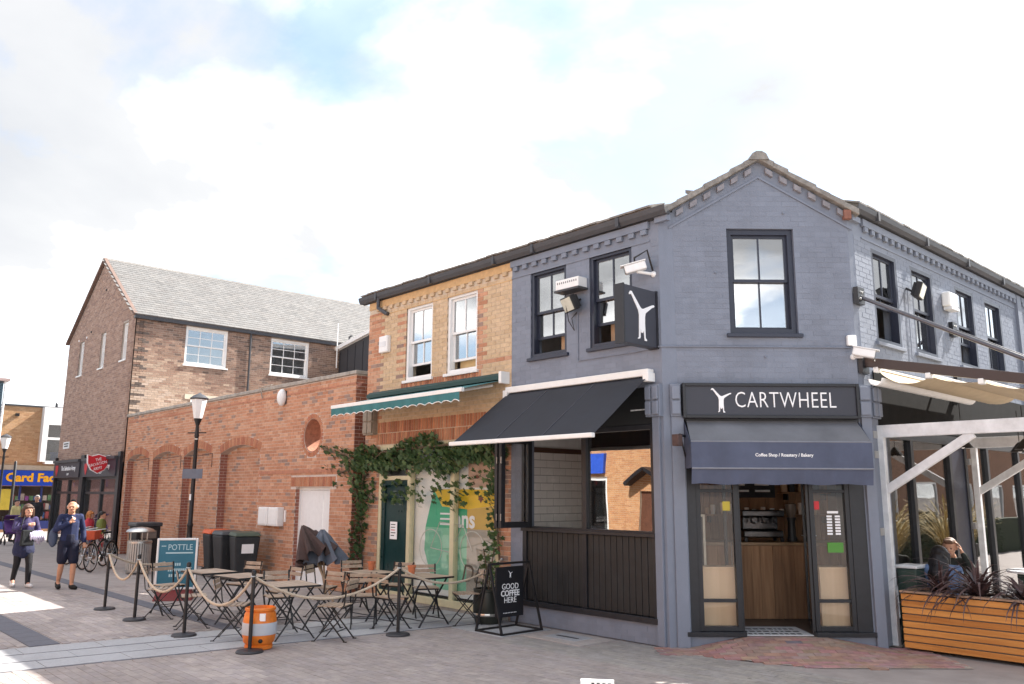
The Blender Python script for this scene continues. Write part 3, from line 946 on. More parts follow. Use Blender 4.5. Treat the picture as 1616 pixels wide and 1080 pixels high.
# small prints stuck on the panes
def sticker(F, s0, s1, z0, z1, mat, name='sticker', d=-0.04):
    return MB().fbox(F, s0, s1, d, d + 0.003, z0, z1).build(name, mat, df)
M_YEL = pm('yellow_print', (0.5, 0.4, 0.04), var=0.03, rough=0.5); M_GRN = pm('green_print', (0.08, 0.26, 0.035), var=0.03, rough=0.5)
sticker(FG, 0.70, 0.80, 1.74, 1.86, M_YEL); sticker(FG, 1.93, 2.0, 1.76, 1.87, M_RED); sticker(FG, 2.08, 2.29, 1.2, 1.33, M_GRN)
for i in range(2):
    for k in range(7): sticker(FG, 2.09 + i * 0.11, 2.16 + i * 0.11, 1.43 + k * 0.038, 1.455 + k * 0.038, M_LETTER)
sticker(FG, 2.10, 2.25, 1.71, 1.74, M_LETTER)

# fascia sign over the door
sg = thing('shop_sign', 'dark fascia sign with white CARTWHEEL lettering above the corner door', 'sign', FG.P(1.38, 0.05, 2.97))
M_SIGN = pm('slate_grey_sign_panel', (0.035, 0.037, 0.05), var=0.08, scale=5, rough=0.4)
MB().fbox(FG, 0.22, 2.54, 0.06, 0.10, 3.005, 3.4).build('panel', M_SIGN, sg)
fbars(MB(), FG, 0.18, 2.58, 2.965, 3.44, 0.042, 0.0, 0.13).build('frame', M_BLACK, sg, bevel=0.006)
letters('CARTWHEEL', 0.31, FG.P(1.575, 0.104, 3.205), FG.u, (0, 0, 1), M_LETTER, sg, sx=0.735, depth=0.01, space=1.06, bold=-0.0035)
handstand(0.335, FG.P(0.70, 0.10, 3.04), FG.u, FG.n, M_LETTER, sg)

# wedge canopy over the door
cp = thing('door_canopy', 'fixed wedge canopy in navy cloth with small white lettering over the corner door', 'canopy', FG.P(1.45, 0.2, 2.2))
M_CANT = pm('sun_faded_navy_canvas', (0.078, 0.092, 0.140), var=0.16, scale=2.5, rough=0.8, bump=0.6, bscale=6, dirt=.25)
pr = FG.P
pts = [(0.02, 2.93), (0.38, 2.63), (0.40, 2.29), (0.02, 2.29)]
def cs(s, k): return pr(s, pts[k][0], pts[k][1])
c0, c1, e0, e1 = 0.24, 2.56, 0.21, 2.58
mbx = MB()
mbx.hexa([cs(c0, 0), cs(c1, 0), cs(e1, 1), cs(e0, 1)], [pr(c0, 0.02, 2.936), pr(c1, 0.02, 2.936), pr(e1, 0.386, 2.636), pr(e0, 0.386, 2.636)])
mbx.build('sloping_top', pm('painted_sky_light_canvas', (0.16, 0.165, 0.18), var=0.14, scale=2.5, rough=0.8, bump=0.6, bscale=6, dirt=.35), cp)  # sky light on the slope is put into this greyer cloth colour
MB().hexa([pr(e0, 0.386, 2.285), pr(e1, 0.386, 2.285), pr(e1, 0.40, 2.285), pr(e0, 0.40, 2.285)], [pr(e0, 0.38, 2.632), pr(e1, 0.38, 2.632), pr(e1, 0.392, 2.632), pr(e0, 0.392, 2.632)]).build('front_cloth', M_CANT, cp)
for s in (e0 - 0.006, e1):
    MB().prism([pr(s, 0.02, 2.29), pr(s, 0.385, 2.29), pr(s, 0.38, 2.63), pr(s, 0.02, 2.93)], FG.u * 0.006).build('side_cloth', M_CANT, cp)
A, B = [], []
for k in range(61):
    s = e0 + (e1 - e0) * k / 60
    A.append(pr(s, 0.388, 2.285)); B.append(pr(s, 0.345 + 0.012 * sin(k * 0.55) - 0.006 * sin(k * 1.3), 2.085 + 0.008 * sin(k * 0.4)))
MB().sheet(A, B, 0.003, FG.n).build('valance', M_CANT, cp, smooth=True)
MB().tube([pr(e0, 0.40, 2.287), pr(e1, 0.40, 2.287)], 0.012, 8).tube([pr(e0, 0.388, 2.635), pr(e1, 0.388, 2.635)], 0.01, 8).build('rail', pm('grey_rail', (0.2, 0.21, 0.24), rough=0.5), cp)
letters('Coffee Shop / Roastery / Bakery', 0.058, pr(1.42, 0.401, 2.46), FG.u, (0, 0, 1), M_LETTER, cp, depth=0.002, bold=0.0012)

# hull that keeps daylight out of the rooms: floors, ceilings, party and back walls
hull = MB()
hull.box(-7.3, 1.5, 6.0, 6.2, 0, 6.0).box(-4.2, -4.0, 6.2, 12, 0, 6.0).box(-4.0, 1.6, 11.9, 12.1, 0, 6.0)
hull.build('rear_wall', M_ROOM, cafe)
MB().prism([(-3.0, 0.26, 3.45), (-0.02, 0.26, 3.45), (1.52, 2.2, 3.45), (1.52, 11.8, 3.45), (-3.9, 11.8, 3.45), (-3.9, 6.3, 3.45), (-3.0, 5.9, 3.45)], (0, 0, 0.18)).build('upper_floor', M_ROOM, cafe)
MB().prism([(-3.0, 0.26, 5.72), (-0.02, 0.26, 5.72), (1.52, 2.2, 5.72), (1.52, 11.8, 5.72), (-3.9, 11.8, 5.72), (-3.9, 6.3, 5.72), (-3.0, 5.9, 5.72)], (0, 0, 0.1)).build('upper_ceiling', M_ROOM, cafe)
MB().prism([(-3.0, 0.26, 0.02), (-0.06, 0.26, 0.02), tuple(FG.P(.22, -.03, .02)), tuple(FG.P(2.6, -.03, .02)), (1.52, 2.3, 0.02), (1.52, 11.8, 0.02), (-3.9, 11.8, 0.02), (-3.9, 6.3, 0.02), (-3.0, 5.9, 0.02)], (0, 0, 0.12)).build('shop_floor', pm('brown_lino', (0.11, 0.085, 0.07), var=0.1, scale=3, rough=0.4), cafe)
MB().box(-3.2, -3.0, 0.26, 5.9, 0, 5.8).build('party_wall', M_ROOM, cafe)
MB().box(-2.9, 1.5, 2.6, 2.7, 3.65, 5.7).build('room_partition', pm('tan_partition', (0.42, 0.3, 0.2), var=0.1, scale=2, rough=0.8), cafe)
# upper rooms: a pale board leaning inside each open sash
M_TAN = pm('tan_board', (0.55, 0.38, 0.24), var=0.08, scale=3, rough=0.7)
MB().fbox(FL, -2.2, -2.02, -0.36, -0.3, 3.7, 4.75).fbox(FL, -1.16, -0.96, -0.36, -0.3, 3.7, 4.9).build('shutter_board', M_TAN, cafe)

# white tiled return wall seen through the serving hatch
M_TILEW = pm('white_glazed_tile', (0.78, 0.72, 0.67), var=0.05, scale=4, rough=0.25, spec=0.5)
FTW = Frame((-2.985, 0, 0), (0, 1, 0), (1, 0, 0))
tw = MB().fbox(FTW, 0.28, 3.4, -0.012, 0.0, 0.15, 3.4).build('tiled_wall', pm('tile_grout', (0.34, 0.29, 0.26), rough=0.9), cafe)
z = 1.0; r = 0
while z < 2.6:
    x = 0.29 - (0.15 if r % 2 else 0)
    while x < 3.2:
        if x + 0.29 > 0.32: MB().fbox(FTW, max(0.285, x + 0.005), x + 0.295, 0.0, 0.008, z + 0.005, z + 0.12).build('tile', M_TILEW, tw, bevel=0.003)
        x += 0.3
    z += 0.125; r += 1
MB().fbox(FTW, 0.28, 3.4, 0.0, 0.06, 2.62, 2.70).build('tile_rail', pm('dark_brown_wood', (0.09, 0.045, 0.03), rough=0.5), cafe)
MB().fbox(FTW, 0.28, 3.4, 0.0, 0.012, 2.70, 3.44).build('upper_plaster', M_WHITE, cafe)


# ------------------------------------------------------------------ inside the cafe
M_BOARDS = wood('warm_cladding_board', (0.15, 0.075, 0.038), (0.38, 0.21, 0.11), 'z', 2.0)
M_PLY = wood('plywood', (0.50, 0.32, 0.18), (0.68, 0.47, 0.29), 'z', 1.0)
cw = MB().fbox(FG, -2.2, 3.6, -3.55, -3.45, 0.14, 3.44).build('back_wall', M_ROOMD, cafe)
s = -2.0
while s < 3.4:
    w = RNG.choice([0.1, 0.12, 0.15]); MB().fbox(FG, s, s + w - 0.006, -3.45, -3.43 + RNG.uniform(0, 0.02), 0.15, 3.4).build('cladding_board', M_BOARDS, cw); s += w
counter = thing('shop_counter', 'wooden plank counter facing the open corner door', 'counter', FG.P(1.4, -1.7, 0.14))
s = 0.3
while s < 3.1:
    w = RNG.choice([0.13, 0.16, 0.19]); MB().fbox(FG, s, s + w - 0.004, -1.50, -1.475 + RNG.uniform(0, 0.006), 0.15, 1.2).build('plank', M_BOARDS, counter); s += w
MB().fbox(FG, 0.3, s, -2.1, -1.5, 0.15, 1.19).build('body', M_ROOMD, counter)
MB().fbox(FG, 0.26, s + 0.03, -2.12, -1.43, 1.205, 1.25).build('top', pm('counter_top_wood', (0.24, 0.15, 0.08), var=0.2, scale=5, rough=0.4), counter, bevel=0.006)
em = thing('coffee_machine', 'chrome and black espresso machine on the plank counter', 'coffee machine', FG.P(1.72, -1.8, 1.25))
MB().fbox(FG, 1.42, 2.02, -2.02, -1.58, 1.31, 1.42).fbox(FG, 1.45, 1.99, -2.0, -1.75, 1.42, 1.62).fbox(FG, 1.40, 2.04, -2.03, -1.56, 1.62, 1.72).build('casing', pm('dark_chrome', (.10, .10, .105), var=.2, rough=.25, metal=1.0), em, bevel=0.02)
for k in range(3): MB().tube([FG.P(1.55 + k * 0.17, -1.65, 1.62), FG.P(1.55 + k * 0.17, -1.65, 1.54), FG.P(1.55 + k * 0.17, -1.5, 1.53)], 0.018, 8).build('group_head', M_DARKMET, em)
for k in range(4): MB().fbox(FG, 1.43 + 0.55 * (k % 2), 1.47 + 0.55 * (k % 2), -2.0 + 0.36 * (k // 2), -1.95 + 0.36 * (k // 2), 1.25, 1.31).build('foot', M_DARKMET, em)
gr = thing('coffee_grinder', 'black coffee grinder with clear hopper beside the espresso machine', 'grinder', FG.P(2.2, -1.75, 1.25))
MB().lathe([(.07, 0), (.075, .05), (.06, .08), (.055, .3), (.07, .34), (.07, .36)], FG.P(2.2, -1.75, 1.25), 16).build('body', M_DARKMET, gr, smooth=True)
MB().lathe([(.05, .36), (.085, .48), (.09, .56), (.03, .58)], FG.P(2.2, -1.75, 1.25), 16).build('hopper', pm('smoked_plastic', (0.12, 0.09, 0.07), rough=0.2), gr, smooth=True)
for i, (s, h, lab) in enumerate(((2.45, .12, 'glass cake dome on the counter near the grinder'), )):
    jd = thing('cake_dome', lab, 'cake dome', FG.P(s, -1.72, 1.25))
    MB().lathe([(.05, 0), (.05, .01), (.012, .02), (.012, .07), (.11, .085), (.11, .095)], FG.P(s, -1.72, 1.25), 18).build('stand', M_WHITE, jd, smooth=True)
    MB().lathe([(.1, .096), (.1, .17), (.07, .22), (.015, .235), (.02, .26), (.0, .265)], FG.P(s, -1.72, 1.25), 18).build('dome', G_FAR, jd, smooth=True)
    MB().lathe([(.07, .096), (.075, .14), (.05, .165), (0, .17)], FG.P(s, -1.72, 1.25), 14).build('cake', pm('sponge_cake', (0.4, 0.22, 0.08), rough=0.9), jd, smooth=True)
mbd = thing('menu_board', 'black menu board on the cladding behind the counter', 'menu board', FG.P(2.15, -3.4, 1.8))
MB().fbox(FG, 1.75, 2.5, -3.405, -3.38, 1.9, 2.85).build('board', M_DARKMET, mbd)
for k in range(6):
    for c in range(2): MB().fbox(FG, 1.8 + c * .35, 1.8 + c * .35 + RNG.uniform(.15, .28), -3.38, -3.377, 2.55 - k * .11, 2.585 - k * .11).build('line', M_LETTER, mbd)
ORD = 'first second third fourth fifth sixth seventh eighth ninth tenth eleventh twelfth thirteenth fourteenth fifteenth sixteenth seventeenth eighteenth nineteenth twentieth'.split() + ['last'] * 9
for zi, (z, s0, s1) in enumerate(((1.62, 1.2, 3.4), (2.0, 2.55, 3.4))):
    shf = thing('wall_shelf', ('lower long wall shelf of cups and jars behind the counter', 'upper short wall shelf of coffee bags behind the counter')[zi], 'shelf', FG.P(s0, -3.3, z))
    MB().fbox(FG, s0, s1, -3.42, -3.18, z - 0.03, z).build('board', M_BOARDS, shf)
    for s in (s0 + 0.1, s1 - 0.1): MB().fbox(FG, s, s + 0.02, -3.42, -3.2, z - 0.14, z - 0.03).build('bracket', M_DARKMET, shf)
    s = s0 + 0.08
    k = 0
    while s < s1 - 0.1:
        h = RNG.uniform(.08, .2)
        p = FG.P(s, -3.3, z)
        if zi == 0:
            o = MB().lathe([(.03, 0), (.042, h * .5), (.04, h), (.03, h + .005)], p, 12).build('jar', RNG.choice([M_WHITE, M_STEEL, M_TAN, M_TILEW]), None, smooth=True, off=p)
            tag(o, '%s jar, %s on the lower wall shelf' % ('tall' if h > .14 else 'short', ORD[k] + ' from the left'), 'jar', 'cups and jars on the lower shelf')
        else:
            o = MB().fbox(FG, s - .045, s + .045, -3.34, -3.26, z, z + h + .05).build('coffee_bag', RNG.choice([M_TAN, M_DARKMET, M_BOARDS]), None, bevel=.01, off=p)
            tag(o, 'coffee bag, %s from the left on the upper wall shelf' % ORD[k], 'coffee bag', 'coffee bags on the upper shelf')
        s += RNG.uniform(.1, .17); k += 1
ps_ = thing('framed_poster', 'narrow framed poster inside the left side light of the door', 'poster', FG.P(0.36, -0.35, 0.95))
MB().fbox(FG, 0.3, 0.52, -0.42, -0.40, 0.95, 1.65).build('print', M_DARKMET, ps_)
fbars(MB(), FG, 0.28, 0.54, 0.92, 1.68, 0.03, -0.41, -0.385).build('frame', pm('pale_wood_frame', (0.62, 0.52, 0.4), rough=0.6), ps_)
for k in range(9): MB().fbox(FG, 0.34, 0.34 + RNG.uniform(.08, .15), -0.398, -0.395, 1.55 - k * .06, 1.565 - k * .06).build('line', M_LETTER, ps_)
for a, b, lab in ((0.36, 0.9, 'low plywood bench box behind the left side light'), (2.0, 2.4, 'low plywood bench box behind the right side light')):
    bx = thing('bench_box', lab, 'bench', FG.P(a, -0.5, 0.14))
    MB().fbox(FG, a, b, -0.42, -0.17, 0.14, 0.97).build('box', M_PLY, bx)
    MB().fbox(FG, a - .01, b + .01, -0.44, -0.155, 0.97, 1.0).build('seat', M_PLY, bx)
mt = thing('door_mat', 'white door mat with dark lettering rows inside the threshold', 'mat', FG.P(1.3, -0.5, 0.14))
MB().fbox(FG, 0.93, 1.83, -0.75, -0.04, 0.141, 0.15).build('mat', pm('mat_white', (0.6, 0.6, 0.6), var=0.1, scale=30, rough=0.95), mt)
for r in range(3):
    s = 1.0
    while s < 1.7:
        w = RNG.uniform(.03, .08); MB().fbox(FG, s, s + w, -0.18 - r * .2, -0.1 - r * .2, 0.150, 0.152).build('woven_mark', M_DARKMET, mt); s += w + .025

# ================================================================== YELLOW BRICK SHOP
ys = thing('brick_shop', 'two-storey buff brick shop with white sash windows and a creeper over its shopfront', 'shop', (-5.2, 0.5, 0))
YX0, YX1 = -7.38, -3.05
holesY = [(-6.85, -3.34, 0.08, 2.86), (-6.07, -5.23, 4.06, 5.49), (-4.79, -3.94, 4.06, 5.49)]
MB_y = wall_mb(FL, YX0, YX1, 0, 5.86, holesY).build('wall', M_MORTAR_Y, ys)


def yel_pal(s, z):
    if s < -7.02: return pick(RED_B)
    if z < 2.9: return pick(RED_B)
    if 4.12 < z < 4.19 and s > -4.0: return pick(RED_B)
    if 4.06 < z < 5.5:
        rowi = int(z / 0.075)
        for e, side in ((-6.07, -1), (-3.94, 1)):
            w = 0.24 if rowi % 2 else 0.10
            if side < 0 and e - w - .07 < s < e: return pick(RED_B)
            if side > 0 and e - .02 <= s < e + w - .03: return pick(RED_B)
    return pick(YEL_B)


yb = brick_list(FL, YX0, YX1, 0, 5.54, holesY + [(-6.98, -3.05, 2.86, 3.30), (-6.2, -3.8, 3.82, 4.05)], yel_pal)
lay(yb, ys, BRICK_OBJ, BRICK_COL, 270)
# upright soldier bricks: two rows over the shopfront, one under the windows
me_sol = MB().box(0.006, 0.062, -0.012, 0.009, 0.004, 0.211).mesh('soldier_brick'); me_sol.materials.append(BRICK_OBJ)
def soldiers(s0, s1, z, F, parent, step=0.0745):
    s = s0; o = world_loc(parent)
    while s < s1 - 0.05:
        ob = bpy.data.objects.new('soldier_brick', me_sol); COL.objects.link(ob); ob.parent = parent
        m = F.mat(s, RNG.uniform(-.002, .002), z); m.translation = m.translation - o
        ob.matrix_local = m; k_ = RNG.uniform(.72, 1.15); ob.color = (*[min(.8, c * k_) for c in pick([(0.48, 0.215, 0.12), (0.44, 0.19, 0.11), (0.52, 0.26, 0.155), (0.38, 0.16, 0.10)])], 1)
        s += step
soldiers(-6.98, -3.08, 2.875, FL, MB_y); soldiers(-6.95, -3.08, 3.097, FL, MB_y)
soldiers(-6.2, -3.82, 3.83, FL, MB_y)
MB().fbox(FL, YX0, YX1, 0, 0.02, 5.64, 5.78).fbox(FL, YX0, YX1, 0.0, 0.012, 5.47, 5.485).build('cornice', pm('buff_brick_band', (0.56, 0.36, 0.18), var=0.15, scale=12, rough=0.9), ys)
s = YX0 + 0.3
while s < YX1 - 0.1:
    o = MB().fbox(FL, s, s + 0.105, 0.006, 0.045, 5.57, 5.638).build('corbel_brick', BRICK_OBJ, ys); o.color = (*pick(YEL_B), 1); s += 0.225
gutter(FL, -7.62, -3.062, 5.80, ys)
MB().fbox(FL, -7.6, -3.06, 0.0, 0.03, 5.785, 5.92).build('fascia_board', M_GUTTER, ys)
roofY = roof_slab(FL, -7.6, -3.05, 5.97, radians(19), 3.0, ys)
eave_tiles(FL, -7.6, -3.06, 5.965, roofY, radians(19))
MB().tube([FL.P(-6.95, 0.09, 5.82), FL.P(-6.95, 0.09, 5.62), FL.P(-6.72, 0.06, 5.48), FL.P(-6.66, 0.05, 5.46)], 0.04, 10).build('downpipe', M_GUTTER, ys, smooth=True)
for a, b, op in ((-6.07, -5.23, 0.22), (-4.79, -3.94, 0.16)): sash_window(FL, a, b, 4.06, 5.49, ys, M_WHITE, G_UP, opened=op, inset=0.02)
MB().box(-7.3, -3.25, 0.26, 6.0, 3.3, 3.5).box(-7.3, -3.25, 0.26, 6.0, 5.72, 5.85).build('upper_floor', M_ROOM, ys)
MB().box(-7.38, -7.15, 0.26, 6.2, 0, 5.86).build('end_wall', M_ROOM, ys)
MB().box(-7.3, -3.25, 1.6, 1.7, 3.55, 5.7).build('room_partition', pm('grey_partition', (0.28, 0.28, 0.28), rough=0.8), ys)
MB().box(-7.3, -3.25, 2.6, 2.7, 0.0, 3.3).build('shop_back_wall', M_ROOM, ys)
MB().box(-7.3, -3.25, 0.1, 2.6, 0.0, 0.06).build('shop_floor', M_ROOMD, ys)
MB().fbox(FL, -3.84, -3.78, -0.3, -0.26, 4.0, 4.2).fbox(FL, -4.72, -4.0, -0.3, -0.26, 4.0, 4.32).build('blind_board', pm('buff_card', (0.7, 0.55, 0.3), rough=0.8), ys)
# capital block on the end pier
cb = MB().fbox(FL, -7.33, -6.97, 0.0, 0.1, 3.08, 3.6).build('pier_capital', pm('weathered_timber_block', (0.30, 0.26, 0.21), var=0.2, scale=8, rough=0.85), ys)
for i in range(2):
    for z in (3.11, 3.345): MB().fbox(FL, -7.31 + i * .17, -7.16 + i * .17, 0.1, 0.135, z, z + .215).build('block', MATS['weathered_timber_block'], cb, bevel=.012)
MB().fbox(FL, -7.26, -7.04, 0.0, 0.07, 3.6, 3.82).build('block_cap', M_STONE, ys)
# cream shopfront
sf = MB()
fbars(sf, FL, -6.85, -3.34, 0.08, 2.86, 0.09, -0.1, 0.0)
sf.fbox(FL, -5.90, -5.80, -0.1, 0.004, 0.17, 2.77).fbox(FL, -4.62, -4.51, -0.1, 0.004, 0.17, 2.77)
sf.fbox(FL, -6.76, -5.90, -0.1, 0.003, 2.19, 2.27)
sf.fbox(FL, -5.80, -3.34, -0.1, 0.05, 0.05, 0.17)
sf = sf.build('shopfront', M_CREAM, ys, bevel=0.005)
MB().fbox(FL, -6.9, -3.1, 0.0, 0.04, -0.01, 0.05).build('plinth', M_STONE, ys)
for a, b in ((-5.80, -4.62), (-4.51, -3.43)): MB().fbox(FL, a, b, -0.05, -0.044, 0.17, 2.77).build('pane', G_SHOP, sf)
MB().fbox(FL, -6.76, -5.9, -0.05, -0.044, 2.27, 2.77).build('pane', G_SHOP, sf)
dr = MB().fbox(FL, -6.76, -5.9, -0.09, -0.045, 0.09, 2.19)
fbars(dr, FL, -6.76, -5.9, 0.09, 2.19, 0.1, -0.045, -0.02)
dr = dr.build('door', pm('bottle_green_paint', (0.008, 0.035, 0.035), var=0.15, scale=5, rough=0.3), ys, bevel=.004)
MB().fbox(FL, -6.45, -6.22, -0.02, -0.016, 1.1, 1.42).build('notice', M_LETTER, dr)
for k in range(5): MB().fbox(FL, -6.42, -6.26 - RNG.uniform(0, .05), -0.016, -0.0145, 1.36 - k * .05, 1.375 - k * .05).build('print_line', M_RED if k == 2 else M_DARKMET, dr)
for r in range(6):
    for c in range(2): MB().fbox(FL, -6.42 + c * .2, -6.42 + c * .2 + RNG.uniform(.08, .15), -0.045, -0.042, 1.98 - r * .05, 1.99 - r * .05).build('gilt_line', pm('faded_gilt', (0.2, 0.24, 0.2), rough=0.5), dr)
# printed display board behind the panes
bd = thing('window_display', 'green and yellow printed display board inside the creeper-hung shop window', 'display board', (-4.6, 0.35, 0.2))
def flat(pts, y, mat, name, parent): return MB().prism([(x, y, z) for x, z in pts], (0, -0.004, 0)).build(name, mat, parent)
MB().box(-5.85, -3.36, 0.13, 0.17, 0.2, 2.85).build('board', pm('off_white_board', (0.85, 0.83, 0.77), var=0.04, rough=0.6), bd)
M_PG = pm('emerald_print', (0.05, 0.42, 0.22), var=0.05, rough=0.5); M_PY = pm('sun_yellow_print', (0.85, 0.55, 0.02), var=0.05, rough=0.5); M_PM = pm('mint_print', (0.22, 0.55, 0.36), var=0.05, rough=0.5); M_PO = pm('ochre_print', (0.62, 0.40, 0.08), var=0.05, rough=0.5); M_PB = pm('taupe_print', (0.42, 0.37, 0.30), var=0.08, rough=0.6)
flat([(-5.25, 2.02), (-5.0, 1.72), (-4.3, 1.68), (-4.3, 1.35), (-5.48, 1.35)], 0.128, M_PG, 'print', bd)
flat([(-5.25, 2.02), (-4.3, 2.02), (-3.4, 2.0), (-3.4, 1.76), (-4.3, 1.681), (-5.0, 1.721)], 0.1285, M_PY, 'print', bd)
flat([(-5.48, 1.349), (-4.3, 1.349), (-4.3, 0.3), (-5.2, 0.3), (-5.5, 0.95)], 0.128, M_PM, 'print', bd)
flat([(-4.299, 1.68), (-3.4, 1.755), (-3.4, 1.35), (-4.299, 1.35)], 0.128, M_PO, 'print', bd)
flat([(-4.299, 1.349), (-3.4, 1.349), (-3.4, 0.3), (-4.299, 0.3)], 0.128, M_PB, 'print', bd)
flat([(-4.28, 2.7), (-3.4, 2.7), (-3.4, 2.05), (-4.28, 2.05)], 0.128, pm('peach_print', (0.62, 0.40, 0.28), rough=0.6), 'print', bd)
letters('ans', 0.42, (-4.36, 0.123, 1.5), (1, 0, 0), (0, 0, 1), M_LETTER, bd, bold=.01)
for k in range(3): MB().box(-5.05, -4.75, 0.122, 0.124, 1.58 - k * .09, 1.61 - k * .09).build('print_line', M_LETTER, bd)
letters('Deli', 0.42, (-3.95, -0.0, 0.62), (1, 0, 0), (0, 0, 1), pm('brown_script', (0.09, 0.07, 0.05), rough=0.6), sf, shear=0.3)
# a bicycle outline etched on the glass
dec = MB()
for cx in (-5.2, -4.05):
    dec.tube([(cx + .32 * cos(a * pi / 14), 0.036, 1.0 + .32 * sin(a * pi / 14)) for a in range(28)], 0.008, 4, closed=True)
dec.tube([(-5.2, .036, 1.0), (-4.95, .036, 1.45), (-4.3, .036, 1.42), (-4.65, .036, .95), (-5.2, .036, 1.0)], 0.008, 4).tube([(-4.3, .036, 1.42), (-4.05, .036, 1.0)], .008, 4)
dec.build('etched_decal', pm('etched_grey', (0.45, 0.45, 0.4), rough=0.7), sf)

# ------------------------------------------------------------------ awnings
M_TEAL = pm('teal_canvas', (0.045, 0.17, 0.18), var=0.18, scale=3, rough=0.8, bump=0.5, bscale=7, dirt=.3)
M_TRIM = pm('white_trim', (0.8, 0.79, 0.76), var=0.04, scale=9, rough=0.45)
ga = thing('green_awning', 'teal retractable awning with scalloped white-trimmed edge over the creeper shop', 'awning', (-5.1, -0.05, 3.8))
A = [(-7.12 + 3.95 * k / 20, -0.04, 3.80) for k in range(21)]; B = [(-7.12 + 3.95 * k / 20, -0.90, 3.585) for k in range(21)]
MB().sheet(A, B, 0.004, (0, 0, 1)).build('canopy_cloth', M_TEAL, ga, smooth=True)
MB().box(-7.14, -3.17, -0.965, -0.895, 3.525, 3.595).build('front_bar', M_TRIM, ga, bevel=.01)
A, B, T = [], [], []
n = 150
for k in range(n + 1):
    x = -7.12 + 3.9 * k / n
    zb = 3.375 + 0.035 * abs(sin(k * pi / n * 17)) ** 0.8
    A.append((x, -0.96, 3.527)); B.append((x, -0.955 + .012 * sin(k * .5), zb)); T.append((x, -0.955 + .012 * sin(k * .5), zb))
MB().sheet(A, B, 0.003, (0, 1, 0)).build('valance', M_TEAL, ga, smooth=True)
MB().tube(T, 0.008, 5).build('trim', M_TRIM, ga)
MB().prism([(-7.14, -0.02, 3.79), (-7.14, -0.17, 3.79), (-7.14, -0.17, 3.86), (-7.14, -0.1, 3.91), (-7.14, -0.02, 3.92)], (4.02, 0, 0)).build('cassette', pm('dark_green_hood', (0.012, 0.05, 0.045), var=0.1, rough=0.5), ga)
for x in (-6.8, -3.4): MB().tube([(x, -0.1, 3.72), (x + (.55 if x < -5 else -.55), -0.5, 3.63), (x, -0.91, 3.55)], 0.025, 8).build('folding_arm', M_TRIM, ga)
MB().box(-3.16, -3.09, -0.2, -0.0, 3.72, 3.92).build('end_cap', M_TRIM, ga, bevel=.012)

da = thing('dark_awning', 'charcoal canvas awning with white bars over the serving hatch', 'awning', (-1.6, -0.05, 3.6))
M_ACH = pm('charcoal_canvas', (0.025, 0.027, 0.035), var=0.22, scale=2.5, rough=0.8, bump=0.6, bscale=5, dirt=.2)
A, B = [], []
pa = [(-0.06, 3.575), (-0.45, 3.29), (-0.85, 2.985), (-1.235, 2.70)]
rows = [[(-3.03 + 2.86 * k / 24, y, z - 0.006 * sin(pi * (k % 8) / 8)) for k in range(25)] for y, z in pa]
MB().grid(rows, 0.004, (0, -0.6, 0.8)).build('canopy_cloth', M_ACH, da, smooth=True)
for k in (1, 2): MB().beam((-3.03 + 2.86 * k / 3, -0.07, 3.574), (-3.03 + 2.86 * k / 3, -1.225, 2.713), 0.012, 0.006).build('seam', pm('seam_grey', (0.07, 0.07, 0.085), rough=0.8), da)
MB().box(-3.06, -0.14, -0.14, -0.0, 3.55, 3.65).build('wall_bar', M_TRIM, da, bevel=.012)
MB().box(-3.06, -0.16, -1.285, -1.21, 2.655, 2.715).build('front_bar', M_TRIM, da, bevel=.012)
for sgn, x in ((1, -2.93), (-1, -0.28)): MB().beam((x, -0.12, 3.50), (x + sgn * 0.12, -0.66, 3.09), 0.05, 0.035).beam((x + sgn * 0.12, -0.66, 3.09), (x, -1.21, 2.685), 0.045, 0.03).build('folding_arm', M_TRIM, da)
MB().box(-0.22, -0.12, -0.16, 0.0, 3.47, 3.6).box(-3.1, -3.0, -0.16, 0.0, 3.47, 3.6).build('arm_bracket', M_TRIM, da, bevel=.01)

# ================================================================== ARCHED BRICK WALL
bw = thing('arched_brick_wall', 'long orange brick yard wall with four blind arches and a white double door', 'wall', (-14.7, 0.2, 0))
WX0, WX1, WT = -21.75, -7.80, 4.37
def arch(a, b, spring=2.93, rise=0.19):
    c = (a + b) / 2; h = (b - a) / 2; R = (h * h + rise * rise) / (2 * rise)
    return (a, b, 0.0, lambda s, c=c, R=R: spring + rise - R + sqrt(max(0, R * R - (s - c) ** 2)))
arches = [arch(-21.5, -19.55), arch(-19.18, -17.0), arch(-16.75, -14.85), arch(-14.3, -12.0)]
OC, OR = (-9.53, 3.19), 0.37
ocul = (OC[0] - OR, OC[0] + OR, lambda s: OC[1] - sqrt(max(0, OR ** 2 - (s - OC[0]) ** 2)), lambda s: OC[1] + sqrt(max(0, OR ** 2 - (s - OC[0]) ** 2)))
door_h = (-10.15, -8.66, 0.0, 2.07)
REC = 0.2
bwm = wall_mb(FL, WX0, WX1, 0, WT, arches + [ocul, door_h], thick=REC)
F_in = Frame((0, REC, 0), (1, 0, 0), (0, -1, 0))
wall_mb(F_in, WX0, WX1, 0, WT, [ocul, door_h], thick=0.16, mb=bwm)
wall_mb(Frame((0, .36, 0), (1, 0, 0), (0, -1, 0)), -10.4, -8.66, 2.3, WT, [ocul], thick=0.3, mb=bwm)
bwm = bwm.build('wall', M_MORTAR, bw)
fbl = []
def red_pal(s, z):
    c = pick(RED_B, [5, 5, 3, 4, 1.2])
    return c
ring = [(a - .0, b + .0, (lambda s, f=hi: f(s) - 0.001), (lambda s, f=hi, a=a, b=b: f(s) + 0.215)) for a, b, lo, hi in arches]
